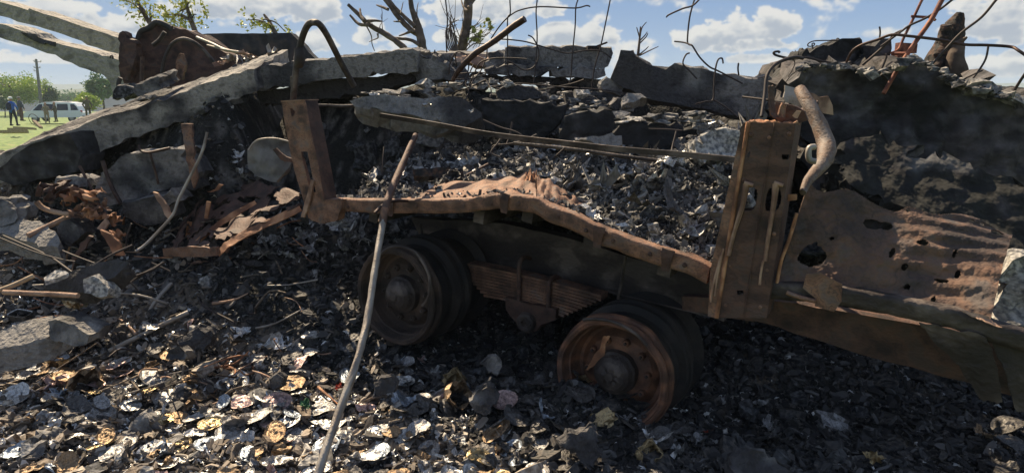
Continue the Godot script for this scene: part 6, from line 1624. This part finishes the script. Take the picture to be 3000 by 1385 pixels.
func loose_metal():
	variants_done()
	# the leaning tube in front
	var foot := at(q("V", 790, 1230), 2.2)
	var t := thing("leaning_tube", "long dented steel tube leaning from the ground over the load bed", "tube", foot)
	var lo := PackedVector3Array([foot, at(q("V", 812, 1150), 2.28), at(q("V", 850, 1040), 2.42), at(q("V", 890, 930), 2.55), at(q("V", 915, 840), 2.68), at(q("V", 930, 760), 2.8), at(q("V", 940, 690), 2.9), at(q("V", 955, 600), 3.05), at(q("V", 965, 540), 3.15)])
	part("lower_tube", tube_mesh(lo, [0.0165, 0.016, 0.0158, 0.0158, 0.0155, 0.016, 0.015], 12, 6, 0.3), M.grey_steel, t)
	part("upper_tube", tube_mesh(PackedVector3Array([at(q("V", 962, 555), 3.13), at(q("V", 975, 500), 3.22), at(q("V", 1000, 440), 3.45), at(q("V", 1030, 370), 3.78), at(q("V", 1045, 340), 3.93)]), [0.0185, 0.018, 0.0175, 0.016], 12, 6, 0.2), M.dark_rust, t)
	part("ragged_collar", tube_mesh(PackedVector3Array([at(q("V", 960, 560), 3.12), at(q("V", 968, 525), 3.17)]), [0.0205, 0.02], 10, 3, 0.4), M.rust, t)
	var k := 0
	for e in [["E", [390, 445, 430, 405, 480, 378, 560, 372, 640, 380, 720, 365, 800, 310, 900, 240, 1050, 160], 3.1, 4.0, 0.008, "rebar", "rust-coated rod curling past the leaning tube over the rail"], ["E", [745, 450, 775, 390, 850, 320, 960, 260], 3.45, 3.7, 0.005, "wire", "thin wire hanging over the buckled rail"],
		["E", [435, 220, 440, 120, 445, 60], 4.0, 4.1, 0.004, "wire", "thin upright wire in the load near the leaning tube"],
		["B", [1140, 1150, 1150, 1100, 1280, 1085, 1400, 1050, 1475, 1015], 3.9, 3.85, 0.006, "wire", "bent wire over the ribbed bar, rising at its tip"], ["B", [1290, 920, 1270, 1030, 1240, 1100], 3.95, 3.9, 0.005, "wire", "short wire standing against the dark wedged slab"], ["B", [1070, 905, 1200, 960, 1330, 1000, 1430, 1080], 3.95, 3.8, 0.005, "wire", "thin wire draped down the wedged slab's face"],
		["B", [1225, 1010, 1180, 1080, 1130, 1150, 1200, 1185], 3.85, 3.75, 0.005, "wire", "crooked wire end under the wedged slab"], ["B", [2530, 990, 2500, 1110, 2490, 1160], 3.6, 3.5, 0.005, "wire", "thin wire hanging before the rounded sooty block"], ["B", [2320, 972, 2450, 975, 2576, 985], 3.75, 3.7, 0.004, "wire", "straight wire across the rounded sooty block"],
		["B", [1690, 1110, 1650, 1150, 1600, 1190], 3.6, 3.6, 0.005, "wire", "short stiff wire in the load below the ribbed bar"],
		["A", [2310, 800, 2430, 795, 2600, 800, 2800, 790], 4.2, 4.4, 0.010, "soot_steel", "straight dark bar lying behind the tail post"],
		["D", [1440, -30, 1400, 120, 1300, 320, 1240, 440, 1200, 545, 1100, 660, 1000, 760, 940, 800], 3.9, 3.7, 0.0085, "grey_steel", "long curved pipe sagging down in front of the plank"],
		["D", [1130, 880, 1050, 930, 900, 985, 730, 1030], 3.5, 3.4, 0.006, "wire", "straight thin rod lying low over broken slabs"], ["D", [-20, 675, 130, 740, 330, 830, 450, 910, 560, 990, 640, 1020, 740, 1060], 3.9, 3.3, 0.006, "wire", "long wire sagging over the white slab"], ["D", [-20, 700, 200, 790, 400, 850, 520, 870], 3.8, 3.5, 0.004, "wire", "thin wire running beside the long sagging one"],
		["D", [660, 890, 780, 820, 920, 757], 3.55, 3.6, 0.006, "wire", "thin rod rising over the dark slab"], ["D", [430, 795, 540, 840, 660, 885], 3.6, 3.5, 0.005, "wire", "short wire beside the thin rising rod"], ["D", [820, 1060, 900, 1020, 1000, 950, 1140, 875], 3.4, 3.5, 0.005, "wire", "crooked thin rod crossing the straight one"], ["D", [880, 1000, 920, 1030, 960, 1075], 3.3, 3.3, 0.004, "wire", "little wire end near the boulder"], ["D", [1050, 880, 1120, 910, 1180, 940], 3.5, 3.5, 0.005, "wire", "short wire by the end plate"],
		["D", [190, 690, 300, 640, 480, 555], 3.9, 4.05, 0.018, "pale_rust", "stubby rusty pipe lying across the white slab"], ["D", [250, 455, 300, 500, 400, 530, 500, 540, 600, 535, 700, 505], 4.0, 4.0, 0.016, "pale_rust", "curved rusty strip in front of the crumpled sheet"], ["D", [20, 1085, 200, 1092, 400, 1100, 540, 1108], 3.1, 3.05, 0.013, "pale_rust", "straight rusty pipe lying beside the boulder"], ["D", [-20, 1075, 100, 1030, 230, 970], 3.1, 3.2, 0.012, "board", "yellowish stick lying behind the straight rusty pipe"],
		["D", [875, 780, 880, 700, 912, 605], 3.8, 3.8, 0.005, "wire", "thin upright wire in the dark hollow"], ["D", [550, 205, 620, 340, 700, 500, 740, 580], 4.25, 4.1, 0.009, "rebar", "dark rod leaning on the big grey block"], ["D", [710, 170, 760, 320, 840, 470], 4.2, 4.15, 0.013, "rebar", "thick dark bar leaning on the big grey block"], ["D", [1040, 110, 1080, 250, 1100, 330], 4.1, 4.1, 0.008, "rebar", "bar end bent over the big grey block"],
		["D", [960, 60, 980, 100, 1040, 110, 1180, 80], 4.25, 4.2, 0.008, "rebar", "hooked bar under the sloping plank"], ["D", [430, 530, 440, 480, 430, 440], 4.0, 4.0, 0.006, "wire", "short curved wire by the crumpled sheet"]]:
		single("steel_rod" if e[4] > 0.0055 else "bent_wire", e[6], "rod" if e[4] > 0.0055 else "wire", tube_mesh(ats(e[0], e[1], e[2], e[3]), e[4], 8, 5, 0.1), M[e[5]])
		k += 1
	for e in [["H", [670, 425, 880, 320, 1060, 230, 1185, 170], 0.014, "long grey stick lying over the tins", "grey_steel"], ["H", [875, 305, 910, 230, 960, 130, 1020, 50, 1080, -10], 0.012, "grey stick propped up over the long one", "grey_steel"], ["H", [1060, 1110, 1120, 1080, 1180, 1090, 1170, 1130, 1120, 1125], 0.006, "loose loop of grey wire among tin lids", "grey_steel"], ["H", [1980, 1010, 1960, 950, 1990, 910, 2040, 915, 2060, 960], 0.004, "fine wire ring beside the leaning tube's foot", "wire"], ["H", [1880, 1120, 1910, 1070, 1930, 1030], 0.006, "short grey rod near the leaning tube's foot", "grey_steel"]]:
		single("steel_rod", e[3], "rod", tube_mesh(gs(e[0], e[1], 0.03), e[2], 8, 5, 0.15), M[e[4]])
	# splinters, twigs and thin rods strewn through the heap
	for i in 110:
		var f := rng.randf_range(3.0, 4.5)
		var x := rng.randf_range(-0.8, -0.28) * f
		var a := Vector3(x, gh(x, f) + 0.03, -f)
		var d := Basis(Vector3.UP, rng.randf() * TAU) * Vector3(rng.randf_range(0.08, 0.34), rng.randf_range(-0.02, 0.12), 0)
		var e: Array = [["pale_rust", "pale rusty"], ["wire", "dark"], ["brown_flake", "brown"], ["bright_rust", "orange rusty"], ["grey_steel", "grey"]][i % 5]
		single("splinter", "thin %s splinter lying %s" % [e[1], zone(a)], "splinter", tube_mesh(PackedVector3Array([a, a + d * 0.5 + Vector3(rng.randfn(), rng.randfn(), rng.randfn()) * 0.02, a + d]), [rng.randf_range(0.003, 0.011), 0.003], 5, 3, 0.3), M[e[0]], "%s splinters %s" % [e[1], zone(a)])
	# slabs and blocks in the heap of rubble beside the lorry's tail
	piece("big grey concrete block under the sloping plank with bars on it", face("D", [660, 350, 770, 215, 830, 145, 1000, 112, 1290, 90, 1320, 370, 1180, 360, 1000, 425, 830, 465, 690, 480, 655, 440], 4.25, 12, 6), Vector3(0, 0, -0.3), 0.4, 0.045, 0.025, 0.02)
	piece("pale flat slab lying in sunshine under a stubby rusty pipe", face("D", [-60, 600, 60, 590, 150, 570, 270, 585, 330, 620, 400, 690, 395, 770, 200, 730, 60, 690, -60, 670], 3.95, 0, 55), Vector3(0, -0.12, -0.03), -0.3, 0.04, 0.008, 0.02)
	piece("rounded dark stone beside the pale flat slab", face("D", [-60, 440, 10, 435, 45, 450, 110, 560, 100, 600, 20, 625, -60, 620], 4.0, 10, 20), Vector3(0, 0, -0.2), 0.55, 0.035, 0.03, 0.02)
	piece("dark sloping block beyond the stubby rusty pipe", face("D", [390, 700, 400, 610, 470, 580, 540, 620, 560, 690, 470, 760, 395, 770], 3.95, -10, 15), Vector3(0, 0, -0.15), 0.8, 0.035, 0.02, 0.02)
	piece("small light block wedged under the plank's shadow", face("D", [370, 330, 385, 285, 540, 278, 600, 300, 610, 350, 480, 355], 4.2, 0, 20), Vector3(0, 0, -0.15), 0.2, 0.03, 0.012, 0.012)
	piece("long dark slab with a white crust edge beside the boulder", face("D", [290, 1015, 480, 940, 650, 880, 820, 850, 890, 880, 800, 980, 600, 1085, 330, 1065, 280, 1045], 3.25, -8, 30), Vector3(0, -0.08, -0.06), 0.7, 0.04, 0.018, 0.018)
	piece("white crusted plate on the long dark slab", face("D", [300, 985, 340, 955, 440, 930, 475, 950, 400, 985, 310, 1010], 3.2, 0, 50), Vector3(0, -0.02, 0), 0.0, 0.03, 0.006, 0.01, M.ash_lump, "crust_plate")
	piece("pale rounded boulder beside the long dark slab", face("D", [575, 1040, 595, 1000, 650, 972, 690, 990, 745, 1060, 740, 1110, 660, 1115, 590, 1090], 3.15, 0, 25), Vector3(0, -0.03, -0.1), 0.05, 0.025, 0.03, 0.015, M.ash_lump, "boulder")
	piece("sooty slab leaning under the sagging pipe behind the angle iron", face("D", [840, 460, 1000, 430, 1180, 380, 1240, 450, 1190, 560, 1000, 620, 860, 560], 4.1, 10, -5), Vector3(0, 0, -0.2), 0.6, 0.05, 0.02, 0.02)
	piece("flat pale slab with a blue-grey wedge lying on it", face("H", [-60, 300, 60, 230, 200, 185, 380, 165, 520, 190, 420, 230, 290, 300, 150, 340, -60, 390], 3.15, 0, 62), Vector3(0, -0.12, 0.0), 0.1, 0.035, 0.012, 0.015)
	piece("blue-grey wedge of concrete lying on the flat pale slab", face("H", [285, 195, 340, 185, 450, 225, 560, 280, 540, 340, 440, 345, 320, 310], 3.05, -18, 10), Vector3(0.02, 0, -0.14), 0.45, 0.03, 0.012, 0.012)
	piece("pointed grey rock next to the long grey stick", face("H", [1150, 300, 1200, 260, 1235, 235, 1290, 270, 1310, 330, 1280, 385, 1180, 395, 1150, 350], 3.25, 0, 15), Vector3(0, 0, -0.12), 0.75, 0.018, 0.05, 0.014, null, "boulder")
	piece("rounded tan stone beside the pointed grey rock", face("H", [1030, 425, 1060, 375, 1120, 355, 1180, 385, 1175, 415, 1120, 440], 3.05, 0, 30), Vector3(0, -0.03, -0.08), 0.40, 0.018, 0.05, 0.014, null, "boulder")
	piece("grey block standing among tin lids", face("H", [790, 860, 850, 800, 900, 768, 960, 820, 970, 880, 900, 905, 800, 900], 2.62, 0, 20), Vector3(0, -0.02, -0.08), 0.65, 0.018, 0.05, 0.014, null, "boulder")
	piece("dark smooth stone beside the foil tray", face("H", [1670, 610, 1700, 560, 1750, 525, 1785, 550, 1780, 600, 1720, 625], 2.92, 0, 20), Vector3(0, -0.02, -0.07), 0.75, 0.018, 0.05, 0.014, null, "boulder")
	piece("tan wrinkled slab of burnt plaster before the buried wheel", face("I", [1150, 960, 1200, 900, 1290, 890, 1350, 860, 1390, 930, 1395, 1060, 1370, 1115, 1290, 1080, 1220, 1010], 2.42, 8, 25), Vector3(0, -0.02, -0.08), 0.55, 0.018, 0.05, 0.014, null, "boulder")
	piece("grey cone-like rock left of the buried wheel's ash", face("I", [590, 700, 640, 640, 715, 575, 745, 620, 750, 720, 700, 790, 620, 760], 2.75, 0, 20), Vector3(0, -0.02, -0.1), 0.60, 0.018, 0.05, 0.014, null, "boulder")
	piece("round grey stone beside the leaning tube", face("I", [-10, 590, 30, 550, 90, 545, 130, 590, 120, 630, 50, 650, 0, 635], 2.75, 0, 20), Vector3(0, -0.02, -0.08), 0.65, 0.018, 0.05, 0.014, null, "boulder")
	piece("wide slate-grey stone lying before the mudguard", face("J", [330, 1090, 400, 1040, 500, 1045, 600, 1090, 690, 1150, 700, 1240, 330, 1240], 2.3, 0, 35), Vector3(0, -0.03, -0.08), 0.4, 0.018, 0.05, 0.014, null, "boulder")
	piece("grey lump with holes half sunk beside the hidden axle", face("I", [660, 460, 700, 420, 760, 420, 790, 460, 770, 530, 720, 520], 3.0, 0, 20), Vector3(0, -0.02, -0.08), 0.60, 0.018, 0.05, 0.014, null, "boulder")
	# crumpled rusty sheets
	for e in [["D", 570, 420, 4.05, 0.26, 0, "crumpled bright-rusty sheet caught on the rubble", "bright_rust"], ["D", 400, 370, 4.1, 0.3, 1, "flattened rusty strip-like sheet next to the crumpled one", "dark_rust"], ["D", 700, 560, 3.95, 0.2, 2, "torn rusty sheet end below the crumpled one", "bright_rust"], ["D", 800, 690, 3.85, 0.16, 3, "small curled rusty scrap in the hollow", "bright_rust"], ["D", 620, 500, 4.0, 0.22, 4, "folded rusty scrap under the crumpled sheet", "rust"]]:
		place("rusty_sheet", e[6], "sheet metal", "", folded_sheet(700 + e[5]), M[e[7]], at(q(e[0], e[1], e[2]), e[3]), Basis.from_euler(Vector3(0.9, e[5] * 1.7, 0.3)), e[4])
	for e in [["D", [690, 650, 760, 680, 830, 750, 860, 830, 800, 830, 740, 740], 3.75, "bent rusty angle iron slanting into the hollow", "bright_rust"], ["D", [1060, 385, 1090, 395, 1150, 470, 1195, 555, 1165, 570, 1110, 470], 3.95, "sunlit rusty bracket leaning on the sagging pipe", "pale_rust"], ["D", [1255, -90, 1335, -90, 1350, 120, 1375, 290, 1345, 360, 1300, 180], 4.1, "upright rusty stanchion under the sloping plank", "rust"], ["D", [610, 690, 640, 700, 520, 860, 485, 860], 3.75, "dark rusty strut propped behind the sagging wires", "dark_rust"], ["D", [670, 640, 730, 570, 750, 610, 720, 660], 3.9, "square rusty tab near the hollow", "pale_rust"], ["D", [1895, 90, 1920, 80, 1990, 140, 2050, 160, 2040, 185, 1950, 160], 3.95, "short steel stub poking out beside the grey disc", "dark_rust"]]:
		single("steel_bracket", e[3], "bracket", slab(face(e[0], e[1], e[2], 10, 10), Vector3(0, 0, -0.02), 0.025, 0.008, 0.006, [Color.WHITE, Color(0.7, 0.7, 0.7), 0.4], 71), M[e[4]])
	# grey disc standing in the load by the tail post
	var dc := at(q("D", 1880, 150), 4.15)
	t = thing("bent_plate", "pale grey dented metal plate standing beside the tail post", "sheet metal", dc + Vector3(0, -0.22, 0))
	part("plate", slab(face("D", [1722, 160, 1730, 90, 1765, 40, 1820, 15, 1920, 12, 2030, 38, 2045, 150, 2000, 250, 1930, 320, 1850, 300, 1770, 265, 1728, 225], 4.15, -8, 14), Vector3(0, 0, -0.012), 0.022, 0.03, 0.006, [Color.WHITE, Color(0.45, 0.43, 0.4), 0.3], 73), M.ash_steel, t)
	part("rolled_edge", tube_mesh(PackedVector3Array(Array(face("D", [1730, 95, 1765, 42, 1820, 17, 1920, 14, 2030, 40], 4.14, -8, 14))), 0.006, 6), M.grey_steel, t)
func variants_done(): pass
func hero_litter():
	# things one notices by themselves
	var c := gpt(q("H", 1950, 340))
	var t := thing("foil_tray", "clean white-silver foil tray with crinkled lid", "tray", c)
	var B := Basis.from_euler(Vector3(0.12, 0.25, -0.05))
	var st := st_new()
	var ring := func(y: float, k: float) -> PackedVector3Array:
		var o := PackedVector3Array()
		for i in 24:
			var g := TAU * i / 24
			o.append(c + B * Vector3(signf(cos(g)) * pow(absf(cos(g)), 0.5) * 0.048 * k, y, signf(sin(g)) * pow(absf(sin(g)), 0.5) * 0.04 * k))
		return o
	var rs := [ring.call(0.012, 0.9), ring.call(0.055, 1.0), ring.call(0.058, 1.1), ring.call(0.062, 1.08)]
	st.set_smooth_group(0)
	for k in 3:
		for i in 24: quad(st, rs[k][i], rs[k + 1][i], rs[k + 1][(i + 1) % 24], rs[k][(i + 1) % 24])
	part("body", done(st), M.foil_silver, t)
	part("lid", sheet(func(u, v):
		var g: float = u * TAU
		var p := Vector3(signf(cos(g)) * pow(absf(cos(g)), 0.5) * 0.05 * v, 0.062 + 0.008 * nf.get_noise_2d(cos(g) * v * 500, sin(g) * v * 500), signf(sin(g)) * pow(absf(sin(g)), 0.5) * 0.042 * v)
		return c + B * p, 24, 6, 0.0006), M.foil_silver, t)
	# rectangular open tin
	c = gpt(q("H", 140, 225))
	t = thing("open_tin", "black open rectangular tin with bright rim on the flat pale slab", "tin", c)
	B = Basis.from_euler(Vector3(0.2, -0.2, -0.1))
	rs = []
	for e in [[0.01, 0.9], [0.05, 1.0], [0.054, 1.05], [0.05, 0.96], [0.014, 0.86]]:
		var o := PackedVector3Array()
		for i in 24:
			var g := TAU * i / 24
			o.append(c + Vector3(0, 0.03, 0) + B * Vector3(signf(cos(g)) * pow(absf(cos(g)), 0.4) * 0.055 * e[1], e[0], signf(sin(g)) * pow(absf(sin(g)), 0.4) * 0.037 * e[1]))
		rs.append(o)
	st = st_new()
	st.set_smooth_group(0)
	for k in 4:
		if k == 1 or k == 2: continue
		for i in 24: quad(st, rs[k][i], rs[k + 1][i], rs[k + 1][(i + 1) % 24], rs[k][(i + 1) % 24])
	for i in range(1, 23): tri(st, rs[4][0], rs[4][i], rs[4][i + 1])
	part("body", done(st), M.foil_dark, t)
	st = st_new()
	st.set_smooth_group(0)
	for k in [1, 2]:
		for i in 24: quad(st, rs[k][i], rs[k + 1][i], rs[k + 1][(i + 1) % 24], rs[k][(i + 1) % 24])
	part("rim", done(st), M.foil_silver, t)
	for e in [["H", 1530, 300, 140, "white_plastic", 0, "curved white shard lying in the shade behind the foil tray"], ["H", 1770, 395, 190, "white_plastic", 3, "crumpled white rag-like scrap beside the foil tray"], ["H", 2385, 250, 60, "white_plastic", 5, "small white chip in front of the sooty wheel"], ["H", 2125, 650, 70, "red_scrap", 1, "little bright red scrap beside the leaning tube"], ["H", 1920, 765, 110, "green_scrap", 2, "green scrap lying near the leaning tube"],
		["I", 2090, 925, 70, "red_scrap", 4, "little red scrap beyond the buried wheel"], ["H", 370, 500, 130, "foil_gold", 4, "crumpled orange-gold foil scrap by the flat pale slab"], ["H", 1630, 1110, 60, "foil_gold", 2, "tiny gold scrap near the picture's nearest stones"], ["H", 360, 630, 180, "foil_red", 6, "crumpled pink and white wrapper"], ["H", 370, 700, 130, "foil_blue", 7, "curled blue-white plastic scrap beside the pink wrapper"],
		["I", 370, 560, 110, "foil_silver", 1, "bright crinkled foil perched on the tins beside the tube"], ["I", 1340, 560, 90, "foil_dull", 2, "pale grey flake stuck to the wheel hub"], ["I", 1740, 985, 190, "foil_silver", 3, "crinkled ball of silver foil under the buried wheel"], ["I", 1900, 1050, 170, "foil_silver", 5, "torn silver foil strip right of the foil ball"], ["I", 2020, 985, 170, "foil_dull", 6, "rumpled grey foil lump beside the little red scrap"], ["I", 1560, 850, 130, "foil_dull", 7, "folded grey foil piece against the wheel rim"],
		["J", 250, 750, 110, "foil_silver", 8, "bright crumpled foil inside the grey dish"], ["J", 500, 770, 150, "foil_dull", 4, "bent grey plate standing beside the grey dish"], ["J", 550, 920, 130, "foil_dull", 1, "elongated grey flake below the grey dish"], ["J", 1250, 1130, 130, "foil_gold", 0, "pale crumpled scrap in the shade under the mudguard"], ["J", 1950, 980, 130, "foil_bronze", 2, "pale brown crumpled scrap far under the mudguard"]]:
		var p := gpt(q(e[0], e[1], e[2]))
		var k: float = e[3] / Z[e[0]][2] * p.distance_to(Vector3(0, EYE, 0)) / F
		place("torn_scrap", e[6], "scrap", "", crumple(800 + e[5], 6, 0.2, 0.35), M[e[4]], p + Vector3(0, 0.025, 0), Basis.from_euler(Vector3(0.35, e[5] * 0.9, 0.15)), k)
	for e in [["H", 1330, 880, 150, "foil_gold", 0, "bright golden oval tin lid among grey ones"], ["H", 1460, 635, 190, "foil_silver", 1, "large ridged silver oval lid lying by itself"], ["H", 1070, 695, 210, "foil_silver", 2, "largest crinkled silver lid, beside an olive one"], ["H", 1255, 700, 130, "foil_bronze", 3, "olive-brown oval lid beside the largest silver one"], ["H", 1400, 725, 180, "foil_bronze", 4, "broad brown lid folded at its edge"], ["H", 2005, 860, 110, "foil_silver", 5, "round silver lid close to the leaning tube"], ["H", 640, 1020, 150, "foil_gold", 6, "pale golden oval lid with a raised grey one leaning on it"], ["H", 1110, 1020, 180, "foil_gold", 0, "pale brass oval lid with crossing creases"], ["H", 60, 720, 180, "foil_silver", 1, "wide silver foil lid by a dark hollow"], ["H", 980, 560, 180, "foil_dull", 2, "dull grey lid lying above the largest silver one"], ["H", 620, 810, 180, "foil_dull", 3, "scuffed grey lid with brown stains"], ["H", 430, 760, 200, "foil_dark", 4, "big blackened lid below the blue-white scrap"], ["H", 1730, 870, 200, "foil_red", 5, "pinkish torn lid with a silver fold"], ["H", 1800, 1000, 110, "foil_red", 6, "small pink crumpled lid on a brown plate"], ["H", 780, 1000, 160, "foil_dull", 0, "grey lid tilted up on the pale golden one"],
		["I", 330, 1050, 140, "foil_dull", 1, "grey oval lid standing on edge near the bronze tin"], ["I", 210, 545, 100, "foil_silver", 2, "ribbed silver lid propped on a dark tin"]]:
		var p := gpt(q(e[0], e[1], e[2]))
		var k: float = e[3] / Z[e[0]][2] * p.distance_to(Vector3(0, EYE, 0)) / F
		place("tin_lid", e[6], "tin lid", "", lids[e[5]], M[e[4]], p + Vector3(0, 0.03, 0), Basis.from_euler(Vector3(0.3 if e[0] == "H" else 0.9, e[5] * 0.7, 0.1)), k)
	for e in [["I", 190, 990, 130, "foil_bronze", 0, "open bronze tin lying near the tube's foot"], ["I", 490, 610, 130, "foil_gold", 1, "pale golden tin standing tilted on the heap"], ["I", 500, 720, 170, "foil_bronze", 2, "wrinkled tan tin wall curled like a band"], ["I", 170, 740, 130, "foil_blue", 3, "bluish silver tin with a dented side"], ["I", 320, 760, 120, "foil_dark", 4, "round sooty tin beside the bluish one"], ["I", 460, 790, 130, "foil_dark", 5, "dark crushed tin under the tan band"], ["I", 770, 920, 130, "foil_bronze", 6, "flat brown tin with a bright edge before the tan plaster"], ["I", 1430, 850, 150, "foil_gold", 0, "gold-edged open tin against the wheel rim"], ["I", 1720, 1080, 140, "foil_gold", 1, "gold band of a tin under the silver foil ball"], ["H", 530, 650, 150, "foil_bronze", 2, "open brassy tin next to the pink wrapper"], ["H", 470, 100, 110, "foil_gold", 3, "paper-banded tin standing behind the blue-grey wedge"], ["J", 960, 920, 170, "foil_dull", 4, "thin-walled oval tin ring lying in the shade"]]:
		var p := gpt(q(e[0], e[1], e[2]))
		var k: float = e[3] / Z[e[0]][2] * p.distance_to(Vector3(0, EYE, 0)) / F
		place("crushed_tin", e[6], "tin", "", tins[e[5]], M[e[4]], p + Vector3(0, 0.03, 0), Basis.from_euler(Vector3(0.5, e[5] * 0.9, 0.6)), k)
	# grey dish in the shade
	c = gpt(q("J", 320, 800)) + Vector3(0, 0.03, 0)
	var ax := Vector3(-0.2, 0.85, 0.45).normalized()
	var bx := ax.cross(Vector3.BACK).normalized()
	single("grey_dish", "shallow grey metal dish lying in the shade beyond the wheel", "dish", lathe(c, bx, bx.cross(ax), ax, [[0.001, -0.02], [0.05, -0.018], [0.068, 0.0], [0.082, 0.004], [0.084, 0.0], [0.068, -0.006], [0.05, -0.024], [0.001, -0.026]], 32, 0.006), M.grey_steel)
